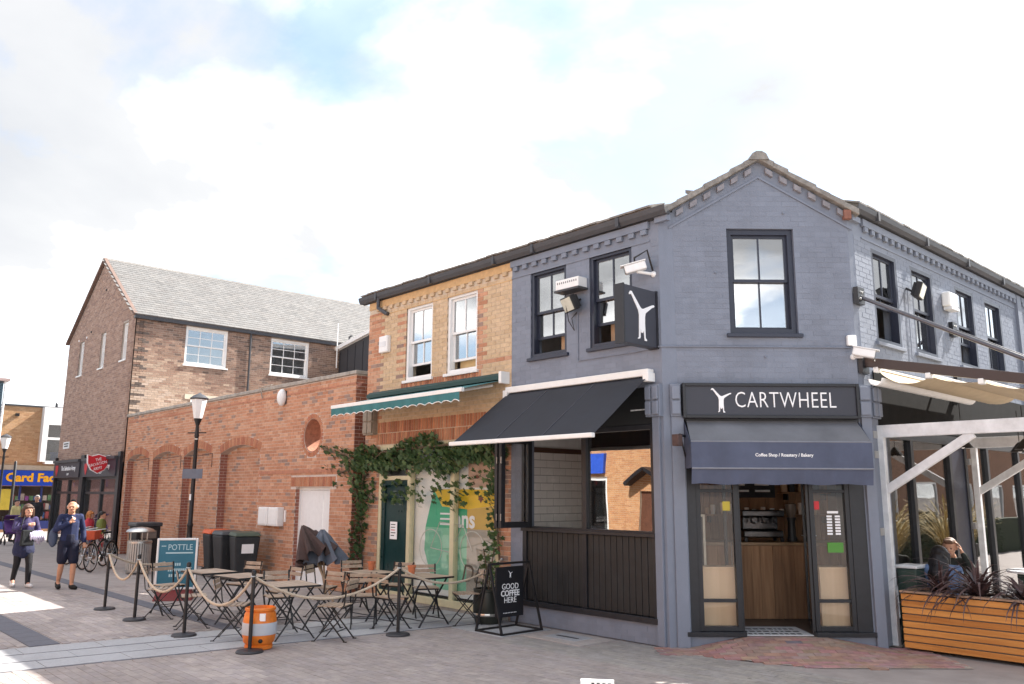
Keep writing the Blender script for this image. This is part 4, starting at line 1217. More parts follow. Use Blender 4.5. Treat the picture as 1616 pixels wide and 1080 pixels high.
ocring = (OC[0] - OR - .11, OC[0] + OR + .11, lambda s: OC[1] - sqrt(max(0, (OR + .11) ** 2 - (s - OC[0]) ** 2)), lambda s: OC[1] + sqrt(max(0, (OR + .11) ** 2 - (s - OC[0]) ** 2)))
brick_list(FL, WX0, WX1, 0, WT, arches + ring + [ocring, door_h, (-10.4, -8.42, 2.07, 2.30)], red_pal, out=fbl)
for a, b, lo, hi in arches: brick_list(FL, a, b, 0, 3.13, [(WX0, a, 0, 9), (b, WX1, 0, 9)], red_pal, d=-REC, top=hi, out=fbl)
for a, b, lo, hi in arches + [door_h]:
    brick_list(Frame((a, 0, 0), (0, 1, 0), (1, 0, 0)), 0.012, (REC if lo is not hi and b < -11 else 0.09), 0, 2.94 if b < -11 else 2.06, [], lambda s, z: pick([(0.33, 0.14, 0.10), (0.29, 0.12, 0.09)]), out=fbl, phase=.1)  # jamb bricks get a darker red, the recess shade put into their colour
# darker end return of the wall
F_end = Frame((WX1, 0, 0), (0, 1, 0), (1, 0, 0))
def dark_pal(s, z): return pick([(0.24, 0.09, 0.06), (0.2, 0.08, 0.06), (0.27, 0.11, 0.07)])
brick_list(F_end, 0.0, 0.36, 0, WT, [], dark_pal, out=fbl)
lay(fbl, bw, BRICK_OBJ, BRICK_COL, 290)
# arch rings, door lintel, round window ring
me_v = MB().box(-0.030, 0.030, -0.012, 0.007, 0.004, 0.209).mesh('voussoir'); me_v.materials.append(BRICK_OBJ)
me_h = MB().box(-0.033, 0.033, -0.012, 0.007, 0.004, 0.104).mesh('ring_brick'); me_h.materials.append(BRICK_OBJ)
obw = world_loc(bw)
def voussoir(me, nm, s, z, ang, d=0.0):
    ob = bpy.data.objects.new(nm, me); COL.objects.link(ob); ob.parent = bwm
    r = V((cos(ang), 0, sin(ang))); t = V((sin(ang), 0, -cos(ang)))
    m = Matrix((t, FL.n, r)).transposed().to_4x4(); m.translation = FL.P(s, d, z) - obw
    ob.matrix_local = m; ob.color = (*pick([(0.42, 0.18, 0.10), (0.38, 0.15, 0.09), (0.45, 0.22, 0.13)]), 1)
for a, b, lo, hi in arches:
    c = (a + b) / 2; h = (b - a) / 2; rise = .19; R = (h * h + rise * rise) / (2 * rise); zc = 2.93 + rise - R
    half = math.asin(h / R); n = int(2 * half * (R + .05) / 0.075)
    for k in range(n):
        an = pi / 2 + half - 2 * half * (k + .5) / n
        voussoir(me_v, 'voussoir', c + R * cos(an), zc + R * sin(an), an)
n = int(2 * pi * (OR + .04) / 0.074)
for k in range(n):
    an = 2 * pi * k / n; voussoir(me_h, 'ring_brick', OC[0] + OR * cos(an), OC[1] + OR * sin(an), an)
for k in range(26):
    voussoir(me_v, 'voussoir', -10.36 + k * 0.0745, 2.075 + .003, pi / 2)
mb = MB(); nn_ = 40
for k in range(nn_):
    a0, a1 = 2 * pi * k / nn_, 2 * pi * (k + 1) / nn_
    P_ = lambda a, y, r: (OC[0] + r * cos(a), y, OC[1] + r * sin(a))
    mb.hexa([P_(a0, .012, OR - .02), P_(a1, .012, OR - .02), P_(a1, .655, OR - .02), P_(a0, .655, OR - .02)], [P_(a0, .012, OR + .002), P_(a1, .012, OR + .002), P_(a1, .655, OR + .002), P_(a0, .655, OR + .002)])
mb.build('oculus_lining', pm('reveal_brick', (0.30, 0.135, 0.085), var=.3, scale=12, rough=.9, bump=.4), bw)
MB().fbox(FL, -12.0, WX1, 0, 0.018, 2.375, 2.44).fbox(FL, WX0, WX1, 0, 0.016, 4.17, 4.205).build('string_course', pm('string_brick', (0.42, 0.19, 0.12), var=0.2, scale=12, rough=0.9), bw)
s = WX0 - 0.05
while s < WX1:
    e = min(s + 0.6, WX1 + 0.05)
    MB().box(s, e - 0.008, -0.05, 0.42, 4.372, 4.455 + RNG.uniform(-.004, .006)).build('coping_stone', M_STONE, bw, bevel=.012); s += 0.6
# door pair in its frame
wd = fbars(MB(), FL, -10.15, -8.66, 0.0, 2.068, 0.06, -0.17, -0.09).build('door_frame', M_WHITE, bw)
for a, b in ((-10.09, -9.13), (-9.12, -8.72)):
    lf = MB().fbox(FL, a, b, -0.15, -0.11, 0.02, 2.0).build('door_leaf', M_WHITE, bw, bevel=.005)
MB().fbox(FL, -10.02, -9.93, -0.11, -0.06, 1.0, 1.03).build('door_handle', M_STEEL, bw)
MB().fbox(FL, -10.15, -8.66, -0.1, 0.02, -0.005, 0.02).build('door_sill', M_STONE, bw)
# end pier block between wall and shop
MB().box(-7.8, -7.38, 0.36, 0.5, 0, 4.4).build('infill', M_MORTAR_D, bw)
# iron hooks and wires across the arches
for a, b, lo, hi in arches[:3]:
    MB().tube([FL.P(a + 0.3, 0.03, 2.97), FL.P((a + b) / 2, 0.03, 2.92), FL.P(b + 0.1, 0.03, 2.96), FL.P(b + .1, .03, 2.6)], 0.008, 5).build('cable', M_DARKMET, bw)
MB().tube([FL.P(-12.02, .02, 4.2), FL.P(-12.02, .06, 4.32), FL.P(-12.0, .06, 4.47), FL.P(-11.6, .0, 4.5)], 0.015, 6).build('cable', M_STONE, bw)
for i, s in enumerate((-11.6, -11.1)):
    mx_ = thing('meter_box', ('white meter box on the brick wall, the left one of the pair', 'white meter box on the brick wall, next to the white door')[i], 'meter box', FL.P(s + .22, 0, 1.2), group='meter boxes on the brick wall')
    MB().fbox(FL, s, s + 0.46, 0.0, 0.17, 1.2, 1.62).build('case', M_WHITE, mx_, bevel=.02)
    MB().fbox(FL, s + .04, s + .42, 0.17, 0.178, 1.24, 1.58).build('lid', M_WHITE, mx_, bevel=.004)
MB().tube([FL.P(-10.55, .02, 1.56), FL.P(-10.55, .02, 1.3)], .03, 6).build('switch', M_WHITE, bw)
bl = thing('bulkhead_light', 'white oval bulkhead light high on the brick wall', 'wall light', FL.P(-10.9, 0, 3.95))
MB().ball(FL.P(-10.9, 0.08, 4.13), .2, 16, (.62, .55, 1)).build('diffuser', M_WHITE, bl, smooth='all'); MB().fbox(FL, -11.0, -10.8, 0, .03, 3.98, 4.28).build('back_plate', M_GUTTER, bl)

# ================================================================== OLD BRICK HALL WITH SLATE ROOF
hall = thing('old_brick_hall', 'tall old brown brick hall with a steep slate roof and a charity shop below', 'building', (-25.7, 3, 0))
HX0, HX1, HE, HP = -29.65, -21.80, 7.85, 10.5
hc = (HX0 + HX1) / 2
htop = lambda s: HE + (HP - HE) * (1 - abs(s - hc) / ((HX1 - HX0) / 2))
FH = Frame((0, -0.03, 0), (1, 0, 0), (0, -1, 0)); FS = Frame((HX1, 0, 0), (0, 1, 0), (1, 0, 0))
hw = [(-23.05, -22.5, 6.4, 7.72), (-25.45, -24.9, 6.38, 7.7), (-28.1, -27.55, 6.36, 7.7)]
shop_holes = [(-29.5, -26.15, 0.15, 2.46), (-25.75, -22.1, 0.15, 2.46)]
hwall = wall_mb(FH, HX0, HX1, 0, htop, hw + shop_holes, thick=0.3).build('wall', M_MORTAR_D, hall)
sw_ = [(1.68, 3.2, 6.33, 7.69), (4.88, 6.47, 6.3, 7.67)]
hside = wall_mb(FS, -0.03, 14.0, 0, HE - 0.02, sw_, thick=0.3).build('wall', M_MORTAR_D, hall)
hb = brick_list(FH, HX0, HX1, 2.9, 10.6, hw, lambda s, z: pick([(0.36, 0.24, 0.185), (0.33, 0.215, 0.165), (0.385, 0.265, 0.21), (0.28, 0.185, 0.15)]), top=lambda s: htop(s) - .02)
hb2 = []
def side_pal(s, z):
    wave = 6.15 + .25 * sin(s * 1.7) + .15 * sin(s * 4.1)
    if s < .25 and int(z / .075) % 4 < 2 and RNG.random() < .45: return pick([(0.14, 0.11, 0.095)])
    k = (wave + .15 - z) * .5 + (2.6 - s) * .13 + RNG.uniform(-.22, .22)
    if k > .75: return pick([(0.50, 0.385, 0.30), (0.46, 0.35, 0.27), (0.42, 0.31, 0.235), (0.52, 0.41, 0.33)])
    if k > .3: return pick([(0.42, 0.30, 0.225), (0.38, 0.265, 0.20), (0.33, 0.22, 0.165), (0.44, 0.33, 0.25)])
    if k > 0: return pick([(0.33, 0.22, 0.165), (0.29, 0.19, 0.14), (0.24, 0.15, 0.115)])
    return pick(OLD_B)
brick_list(FS, 0.0, 12.0, 3.9, HE - .1, sw_, side_pal, out=hb2)
lay(hb + hb2, hall, BRICK_OBJ, BRICK_COL, 300, proud=0.004, hide=lambda p: p.x > -21.79 and p.z < 4.5)
for a, b, lo, hi in hw: sash_window(FH, a, b, lo, hi, hall, M_WHITE, G_FAR, cols=2, rows=2, inset=0.06, fw=.07)
for a, b, lo, hi in sw_: sash_window(FS, a, b, lo, hi, hall, M_WHITE, G_FAR, cols=3, rows=2, inset=0.03, fw=.07)
MB().box(HX0 + .3, HX1 - .31, 1.6, 1.7, 2.6, HE).build('inner_partition', pm('pale_partition', (0.6, 0.6, 0.6), rough=.9), hall)
MB().box(HX1 - 2.0, HX1 - 1.9, .35, 12, 2.6, HE).build('inner_partition', MATS['pale_partition'], hall)
MB().box(HX0, HX1 - .31, .3, 13.9, 3.2, 3.4).build('upper_floor', M_ROOM, hall)
MB().fbox(FS, 2.0, 3.6, 0.0, .03, 4.85, 5.12).build('white_panel', M_WHITE, hall); MB().fbox(FS, 1.8, 4.2, .0, .02, 5.13, 5.3).build('lintel', pm('pale_lintel', (0.66, 0.58, 0.46), var=.1, rough=.9), hall)
MB().tube([FS.P(4.04, .06, HE - .1), FS.P(4.04, .06, 4.3)], .04, 8).build('downpipe', M_GUTTER, hall)
MB().fbox(FS, -0.1, 12.5, 0.0, .13, HE - .14, HE - .02).build('gutter', M_GUTTER, hall)
# slates: boards of the roof plane then individual slates
M_SLATE_O = pm('slate_single', (0.36, 0.345, 0.335), var=0.16, scale=5, rough=0.75, bump=.35, source='object', dirt=.25, spec=.4)
M_SLATE_C = pm('slate_field', (0.36, 0.345, 0.335), var=0.16, scale=5, rough=0.75, bump=.35, source='col', dirt=.25, spec=.4)
e0_ = V((HX1 + .14, -.06, HE - .03)); rdg = V((hc, -.06, HP + .06)); sl = (rdg - e0_); slen = sl.length; sl.normalize(); nrm = V((-sl.z, 0, sl.x)) * -1
if nrm.z < 0: nrm = -nrm
roofm = MB().hexa([e0_, e0_ + V((0, 14, 0)), rdg + V((0, 14, 0)), rdg], [p + nrm * .03 for p in (e0_, e0_ + V((0, 14, 0)), rdg + V((0, 14, 0)), rdg)])
w0 = V((HX0 - .14, -.06, HE - .03))
roofm.hexa([w0, rdg, rdg + V((0, 14, 0)), w0 + V((0, 14, 0))], [p + V((-.02, 0, .03)) for p in (w0, rdg, rdg + V((0, 14, 0)), w0 + V((0, 14, 0)))])
roofm = roofm.build('roof', pm('roof_underlay', (0.14, 0.13, 0.13), rough=.9), hall)
me_sl = MB().hexa([(0, 0, .031), (.245, 0, .031), (.245, .26, .030), (0, .26, .030)], [(0, 0, .045), (.245, 0, .045), (.245, .26, .034), (0, .26, .034)]).mesh('slate'); me_sl.materials.append(M_SLATE_O)
mbS = MB(); row = 0; t = 0.0; cnt = 0; oh = world_loc(hall)
while t < slen - .1:
    yy = -.06 - (.12 if row % 2 else 0)
    while yy < 13.6:
        c = pick([(0.15, 0.146, 0.142), (0.158, 0.152, 0.146), (0.143, 0.14, 0.137), (0.152, 0.145, 0.14), (0.125, 0.122, 0.12)], [5, 4, 3, 3, .8])
        m = Matrix((V((0, 1, 0)), sl, nrm)).transposed().to_4x4(); m.translation = e0_ + sl * (t + RNG.uniform(-.006, .006)) + V((0, yy, 0))
        if yy < 4.9 and cnt < 300 and yy > -.06:
            ob = bpy.data.objects.new('slate', me_sl); COL.objects.link(ob); ob.parent = roofm; m.translation = m.translation - oh; ob.matrix_local = m; ob.color = (*c, 1); cnt += 1
        else:
            mbS.col = c; q = [m @ v.co for v in me_sl.vertices]
            mbS.face(q[4], q[5], q[6], q[7]); mbS.face(q[0], q[1], q[5], q[4]); mbS.face(q[1], q[2], q[6], q[5])
        yy += .25
    t += .2; row += 1
mbS.build('slates', M_SLATE_C, hall, kind='stuff')
for k in range(30):
    MB().prism([(hc + x, -.08 + k * .46, HP + z) for x, z in ((-.16, -.03), (-.03, .1), (.03, .1), (.16, -.03), (0, .06))], (0, .45, 0)).build('ridge_tile', M_TILE, roofm)
MB().beam((HX1 + .12, -.09, HE - .02), (hc, -.09, HP + .09), .12, .09).beam((HX0 - .12, -.09, HE - .02), (hc, -.09, HP + .09), .12, .09).build('verge', pm('verge_mortar', (0.17, 0.115, 0.095), var=.2, rough=.9), hall)
# charity shopfront
sfh = MB()
for a, b in ((-29.5, -26.15), (-25.75, -22.1)):
    fbars(sfh, FH, a, b, .15, 2.46, .09, -.12, 0.0); mid = (a + b) / 2
    sfh.fbox(FH, mid - .07, mid + .07, -.12, .002, .24, 2.37).fbox(FH, a + .09, mid - .07, -.1, -.004, 1.86, 1.95).fbox(FH, mid + .07, b - .09, -.1, -.004, 1.86, 1.95)
for a, b in ((-29.65, -29.5), (-26.15, -25.75), (-22.1, -21.82)): sfh.fbox(FH, a, b, 0, .1, 0, 3.25)
sfh = sfh.build('shopfront', M_BLACK, hall)
for a, b in ((-29.5, -26.15), (-25.75, -22.1)):
    mid = (a + b) / 2
    MB().fbox(FH, a, b, 0.0, .14, 2.46, 3.02).build('fascia', M_SIGN, hall)
    MB().fbox(FH, a, b, 0.0, .2, 3.02, 3.12).build('fascia_cornice', M_GUTTER, hall)
    for c, e in ((a + .09, mid - .07), (mid + .07, b - .09)):
        for z0, z1 in ((.24, 1.86), (1.95, 2.37)): MB().fbox(FH, c, e, -.06, -.05, z0, z1).build('pane', glass('charity_window_glass', refl=.3, boost=1.5), sfh)
    for c, e in ((a + .09, mid - .07), (mid + .07, b - .09)): MB().fbox(FH, c, e, -.2, -.18, 1.9, 2.4).build('blank', MATS['pale_shop_wall'] if 'pale_shop_wall' in MATS else pm('pale_shop_wall', (0.62, 0.63, 0.61), rough=.8), sfh)  # pale sheets added behind the panes, sky reflection put in as colour
    MB().fbox(FH, a + .09, mid - .07, -.2, -.18, .5, 1.86).build('blank', MATS['pale_shop_wall'], sfh)  # another added pale sheet, standing in for sky in the lower pane
    sx_ = a + .45
    letters('The Salvation Army', .24, FH.P((a + b) / 2 + .3, .143, 2.80), (1, 0, 0), (0, 0, 1), M_LETTER, sfh, depth=.006, sx=.98, bold=.003)
    letters('SHOP', .11, FH.P((a + b) / 2 + .3, .143, 2.58), (1, 0, 0), (0, 0, 1), M_LETTER, sfh, depth=.006)
    MB().prism([FH.P(sx_ + x, .142, 2.74 + z) for x, z in ((-.17, .2), (-.08, .17), (0, .21), (.08, .17), (.17, .2), (.15, -.02), (0, -.22), (-.15, -.02))], FH.n * .01).build('shield_badge', M_RED, sfh)
MB().box(HX0 + .3, HX1 - .3, 2.2, 2.3, 0, 3.2).build('shop_back_wall', pm('pale_shop_wall', (0.55, 0.54, 0.52), rough=.8), hall)
MB().box(HX0 + .1, HX1 - .3, .2, 2.2, 0, .1).build('shop_floor', M_ROOM, hall)
for i, (x, c) in enumerate(((-29.0, (.65, .63, .6)), (-27.3, (.08, .06, .07)), (-25.2, (.7, .69, .66)), (-23.3, (.25, .05, .06)), (-22.7, (.15, .16, .18)))):
    w_ = thing('window_mannequin' if i % 2 else 'window_poster', ('tall pale poster in the far left charity shop window', 'dark dressed display dummy in the charity shop window', 'pale poster panel in the second charity shop bay', 'red dressed display dummy in the charity shop window', 'grey notice panel at the right end of the charity shop window')[i], 'window display', (x, .55, .1))
    mt_ = pm('display_tone_%d' % i, c, rough=.7)
    if i % 2:
        MB().lathe([(.02, 0), (.16, .01), (.02, .03), (.02, .6), (.2, .7), (.15, 1.0), (.2, 1.3), (.07, 1.42), (.05, 1.48)], (x, .55, .1), 12).build('torso', mt_, w_, smooth=True); MB().ball((x, .55, 1.68), .1, 10, (1, 1, 1.2)).build('head', M_TAN, w_, smooth='all')
    else:
        MB().box(x - .35, x + .35, .53, .56, .6, 1.75).build('sheet', mt_, w_); MB().box(x - .35, x - .32, .56, .6, .1, 1.75).box(x + .32, x + .35, .56, .6, .1, 1.75).build('leg', M_STEEL, w_)
# projecting shield sign
sh = thing('shield_sign', 'red shield sign reading THE SALVATION ARMY projecting from the charity shop', 'sign', (-22.95, -.05, 2.85))
shp = [(-.33, .27), (-.2, .23), (0, .29), (.2, .23), (.33, .27), (.31, .0), (.2, -.2), (0, -.31), (-.2, -.2), (-.31, .0)]
MB().prism([(-22.95, -.46 + a * 1.08, 2.87 + b * 1.08) for a, b in shp], (-.07, 0, 0)).build('rim', M_LETTER, sh)
MB().prism([(-22.945, -.46 + a, 2.87 + b) for a, b in shp], (.012, 0, 0)).build('face', M_RED, sh)
for txt, z in (('THE', 3.0), ('SALVATION', 2.86), ('ARMY', 2.71)): letters(txt, .135, (-22.93, -.46, z), (0, 1, .28), (0, -.28, 1), M_LETTER, sh, depth=.006, sx=.78)
MB().box(-22.99, -22.96, -.2, -.02, 2.8, 2.95).build('bracket', M_DARKMET, sh)
np_ = thing('street_nameplate', 'small white street nameplate on the old hall above its shopfront', 'nameplate', (-28.6, -.03, 3.7))
MB().fbox(FH, -29.0, -28.2, 0, .02, 3.58, 3.84).build('plate', M_WHITE, np_)
for k in range(2): MB().fbox(FH, -28.9 + .05 * k, -28.3 - .05 * k, .02, .024, 3.74 - k * .09, 3.79 - k * .09).build('print_line', M_DARKMET, np_)
for s, z in ((-23.6, 8.9), (-25.4, 9.3), (-26.8, 7.9), (-28.3, 7.75), (-27.3, 7.75)): MB().fbox(FH, s, s + .07, 0, .03, z, z + .07).build('tie_plate', M_DARKMET if z > 7.8 else M_LETTER, hall)

# grey clad extension peeping over the wall
ex = thing('grey_extension', 'dark grey clad flat-roofed extension behind the brick wall', 'building', (-18, 9, 0))
MB().hexa([(-21.7, 7.75, 0), (-14, 7.75, 0), (-14, 10, 0), (-21.7, 10, 0)], [(-21.7, 7.75, 7.52), (-14, 7.75, 8.75), (-14, 10, 8.75), (-21.7, 10, 7.52)]).build('wall', pm('dark_cladding', (0.045, 0.045, 0.05), var=.1, rough=.6), ex)
for k in range(14): MB().beam((-21.6 + k * .55, 7.74, 4.6), (-21.6 + k * .55, 7.74, 7.42 + .16 * k * .55), .02, .02, up=(0, 1, 0)).build('cladding_seam', pm('seam_dark', (0.025, 0.025, 0.03), rough=.6), ex)
MB().beam((-21.85, 7.68, 7.58), (-13.9, 7.68, 8.85), .16, .15).build('verge_board', M_WHITE, ex)
MB().tube([(-21.62, 7.6, 6.8), (-21.62, 7.6, 8.6)], .025, 6).build('mast', M_WHITE, ex)
MB().tube([(-20.9, 7.7, 7.75), (-20.9, 7.7, 7.95), (-20.7, 7.7, 8.0)], .04, 6).build('vent', M_GUTTER, ex)

# ================================================================== CARD SHOP AT THE END OF THE STREET
cd = thing('card_shop', 'flat-roofed brick shop with blue fascia and yellow lettering at the street end', 'shop', (-42, 2, 0))
FC = Frame((-40, 0, 0), (0, 1, 0), (1, 0, 0))
holesC = [(0.0, 9.0, .12, 2.2), (1.75, 4.2, 3.45, 5.6)]
MB_c = wall_mb(FC, -.1, 12, 0, 6.12, holesC, thick=.4).build('wall', pm('tan_brickwork', (0.50, 0.30, 0.165), var=.2, scale=3, rough=.9, bump=.4, bscale=40), cd)
cbk = brick_list(FC, -.1, 4.5, 3.1, 6.05, holesC, lambda s, z: pick([(0.50, 0.30, 0.16), (0.46, 0.26, 0.14), (0.53, 0.33, 0.19)]))
lay(cbk, cd, BRICK_OBJ, BRICK_COL, 300)
MB().fbox(FC, -.15, 12, -.5, .06, 6.12, 6.2).build('coping', M_GUTTER, cd)
MB().fbox(FC, -.1, 12, 0, .12, 2.98, 3.22).build('concrete_band', pm('band_stone', (0.42, 0.36, 0.28), var=.1, rough=.9), cd)
MB().fbox(FC, -.1, 9, 0, .16, 2.22, 2.96).build('fascia', pm('royal_blue_fascia', (0.015, 0.06, 0.42), var=.05, rough=.35), cd)
letters('Card Factory', .56, FC.P(.28, .165, 2.6), (0, 1, 0), (0, 0, 1), pm('orange_lettering', (0.85, 0.42, 0.01), var=.03, rough=.4), cd, align='LEFT', depth=.03, bold=.022, sx=1.06)
by = MB()
by.fbox(FC, 1.6, 4.3, 0, .5, 5.25, 6.12).fbox(FC, 1.6, 1.85, 0, .5, 3.4, 5.25).fbox(FC, 4.1, 4.3, 0, .5, 3.4, 5.25).fbox(FC, 1.85, 4.1, 0, .5, 3.3, 3.45).fbox(FC, 1.85, 4.1, .4, .49, 4.5, 4.62).fbox(FC, 2.9, 3.0, .4, .485, 3.45, 5.25)
by = by.build('bay_window', M_WHITE, cd)
MB().fbox(FC, 1.85, 4.1, .42, .43, 3.45, 5.25).build('pane', G_UP, by)
MB().fbox(FC, 2.1, 2.5, .1, .2, 3.45, 3.9).build('window_item', pm('blue_item', (.08, .15, .5), rough=.6), by); MB().fbox(FC, 1.9, 2.15, .1, .2, 3.45, 3.8).build('window_item', pm('pale_item', (.6, .6, .45), rough=.6), by)
sfc = MB()
for s in (0, .95, 1.9, 3.2, 4.8, 6.5, 8.9): sfc.fbox(FC, s, s + .09, -.1, .02, .12, 2.2)
sfc.fbox(FC, 0, 9, -.1, .03, .12, .5)
sfc = sfc.build('shopfront', pm('dark_blue_frame', (0.015, 0.025, 0.12), rough=.4), cd)
for a, b in ((.09, .95), (1.04, 1.9), (1.99, 3.2), (3.29, 4.8)): MB().fbox(FC, a, b, -.05, -.04, .5, 2.2).build('pane', G_SHOP, sfc)
MB().fbox(FC, .18, .62, -.09, -.06, 1.05, 2.05).build('poster', pm('yellow_poster', (.75, .6, .08), var=.1, rough=.5), sfc)
for r in range(3):
    s = .7
    while s < 4.6:
        w = RNG.uniform(.1, .2); c = RNG.choice([(.5, .1, .1), (.1, .2, .45), (.6, .5, .45), (.35, .1, .35), (.15, .3, .15)])
        MB().fbox(FC, s, s + w, -.6, -.5, .6 + r * .45, .6 + r * .45 + RNG.uniform(.2, .35)).build('card_rack_item', pm('card_tone_%.2f' % c[0], c, rough=.6), sfc); s += w + .04
MB().fbox(FC, -.1, 12, -2.5, -2.4, 0, 3).fbox(FC, -.1, 12, -2.5, -.4, 2.9, 3.0).fbox(FC, -.1, 12, -2.5, -.1, 0, .1).build('shop_room', M_ROOMD, cd)
MB().fbox(FC, 1.6, 4.5, -2, -1.9, 3.2, 6.0).build('upper_room_wall', M_ROOMD, cd); MB().box(-46, -40.4, -.1, 12, 6.0, 6.1).build('roof', M_TILE, cd)
MB().lathe([(.05, 0), (.07, .05), (.06, .2), (.02, .28)], (-40.3, 2.3, 6.2), 8).build('roof_vent', M_GUTTER, cd); MB().fbox(FC, .42, .58, 0, .14, 5.62, 5.76).build('box_lamp', M_DARKMET, cd)

# slate-blue corner of a taller building at the left edge
lb = thing('blue_grey_building', 'blue-grey clad building end with pale gutter at the far left edge', 'building', (-37.5, -3, 0))
FB = Frame((-36.5, 0, 0), (0, 1, 0), (1, 0, 0))
MB().fbox(FB, -6, -.9, -4, 0, 4.0, 6.9).build('upper_wall', pm('blue_grey_cladding', (0.10, 0.16, 0.20), var=.15, scale=2, rough=.6), lb)
for k in range(18): MB().fbox(FB, -6, -.9, 0.0, .03, 4.05 + k * .155, 4.19 + k * .155).build('cladding_board', MATS['blue_grey_cladding'], lb)
MB().fbox(FB, -6, -.95, -4, -.01, 0, 3.995).build('lower_wall', pm('plum_brick', (0.17, 0.09, 0.08), var=.2, scale=4, rough=.9), lb)
MB().fbox(FB, -6, -.7, -4.1, .25, 6.9, 7.02).build('roof', pm('pink_grey_roof', (0.4, 0.3, 0.28), rough=.8), lb)
MB().tube([FB.P(-.84, .1, 6.88), FB.P(-.84, .06, 4.1)], .05, 8).build('downpipe', M_WHITE, lb); MB().fbox(FB, -6, -.9, 0, .35, 3.75, 4.0).build('shop_fascia', M_WHITE, lb)

# ================================================================== SHOPS ACROSS THE STREET (behind the camera, seen in the panes)
op = thing('opposite_shops', 'orange brick shop row across the street, seen only mirrored in the panes', 'building', (-8, -16, 0))
FO = Frame((0, -15.5, 0), (-1, 0, 0), (0, 1, 0))
ho = [(11.9, 13.0, 0, 2.1), (14.5, 16.3, .4, 2.6)]
MB_o = wall_mb(FO, -4, 17.6, 0, 5.6, ho, thick=.4).build('wall', M_MORTAR_Y, op)
ob_ = brick_list(FO, 8, 17.6, 0, 5.5, ho, lambda s, z: pick([(0.52, 0.27, 0.13), (0.48, 0.24, 0.12), (0.55, 0.31, 0.16)]))
lay(ob_, op, BRICK_OBJ, BRICK_COL, 0)
MB().fbox(FO, -4, 8, -.02, .005, 0, 5.5).build('brick_face', pm('orange_brickwork', (0.5, 0.26, 0.13), var=.15, scale=5, rough=.9), op)
MB().fbox(FO, 11.9, 13.0, -.2, -.1, 0, 2.1).build('door', pm('brown_door', (0.12, 0.05, 0.03), var=.2, rough=.5), op)
MB().beam(FO.P(11.5, .2, 2.3), FO.P(12.45, .2, 2.85), .5, .12).beam(FO.P(13.4, .2, 2.3), FO.P(12.45, .2, 2.85), .5, .12).build('door_hood', M_BLACK, op)
MB().fbox(FO, 14.6, 15.6, .0, .15, 2.75, 3.5).build('blue_sign', pm('royal_blue_sign', (.03, .1, .55), rough=.4), op)
fbars(MB(), FO, 14.5, 16.3, .4, 2.6, .12, -.2, -.05).build('window_frame', M_WHITE, op); MB().fbox(FO, 14.6, 16.2, -.16, -.15, .5, 2.5).build('pane', G_FAR, op); MB().fbox(FO, 14.4, 16.4, -2, -1.9, 0, 3).build('inner_wall', M_ROOM, op)
MB().fbox(FO, -4, 17.6, -5, .2, 5.6, 5.75).build('roof', M_TILE, op)
od = thing('added_dark_building', 'plain dark building added across the street to darken reflections in the panes', 'building', (-28, -16, 0))  # added unseen; its dark front keeps bright reflections off the shop display
MB().fbox(FO, 17.7, 44, -5, 0, 0, 6.5).build('wall', pm('added_dark_front', (.05, .048, .046), var=.3, scale=2, rough=.8), od)
for k in range(6): fbars(MB(), FO, 19 + k * 4, 21.4 + k * 4, .8, 2.8, .1, 0, .06).build('window_frame', M_GUTTER, od)
MB().fbox(FO, 17.7, 44, -5.1, .2, 6.5, 6.7).build('roof', M_TILE, od)

# ================================================================== STREET FURNITURE
# climbing creeper
cr = thing('climbing_creeper', 'dark green creeper trailing over the buff shopfront and down its brick pier', 'climbing plant', (-6.9, -.05, 0))
M_LEAF_O = pm('creeper_leaf_single', (0.05, 0.10, 0.03), var=.2, scale=12, rough=.5, source='object', spec=.5)
M_LEAF_C = pm('creeper_leaf_mass', (0.05, 0.10, 0.03), var=.2, scale=12, rough=.5, source='col', spec=.5)
stems = MB()
paths = [[(-7.35, .02, 0), (-7.3, -.05, .8), (-7.38, -.07, 1.7), (-7.25, -.1, 2.4), (-6.6, -.13, 2.72), (-5.6, -.15, 2.75), (-4.5, -.14, 2.78), (-3.6, -.14, 2.8), (-3.25, -.1, 2.5), (-3.32, -.08, 1.6), (-3.25, -.06, .9)],
         [(-7.25, -.1, 2.4), (-7.9, -.12, 2.72), (-8.5, -.1, 2.78), (-8.95, -.06, 2.9)], [(-7.28, -.05, 1.2), (-7.5, -.1, 2.0), (-7.9, -.08, 2.4), (-8.3, -.06, 2.35)]]
for p in paths: stems.tube(p, .018, 6)
stems.build('stem', pm('creeper_stem', (.12, .08, .05), var=.2, rough=.9), cr)
LEAF = [(0, 0), (.25, -.12), (.5, .02), (.36, .2), (.58, .45), (.3, .48), (.18, .62), (0, 1.0), (-.18, .62), (-.3, .48), (-.58, .45), (-.36, .2), (-.5, .02), (-.25, -.12)]
def leaf_mb(mb, m):
    i = len(mb.v)
    for x, y in LEAF: mb.v.append(tuple(m @ V((x, y, -.35 * x * x - .12 * y * y))))
    mb.f.append(tuple([i] + [i + k for k in range(1, 8)])); mb.f.append(tuple([i] + [i + k for k in range(7, 14)])); mb.c += [mb.col, mb.col]
me_leaf = MB(); me_leaf.col = None
leaf_mb(me_leaf, Matrix()); me_leaf = me_leaf.mesh('leaf'); me_leaf.materials.append(M_LEAF_O)
spots = []
def blob_leaves(n, cx, cz, rx, rz, d0, d1, hang=0.0):
    for _ in range(n):
        a = RNG.uniform(0, 2 * pi); r = sqrt(RNG.random())
        spots.append((cx + rx * r * cos(a), -(d0 + (d1 - d0) * RNG.random() * (1 - .6 * r * r)), cz + rz * r * sin(a)))
x = -7.3
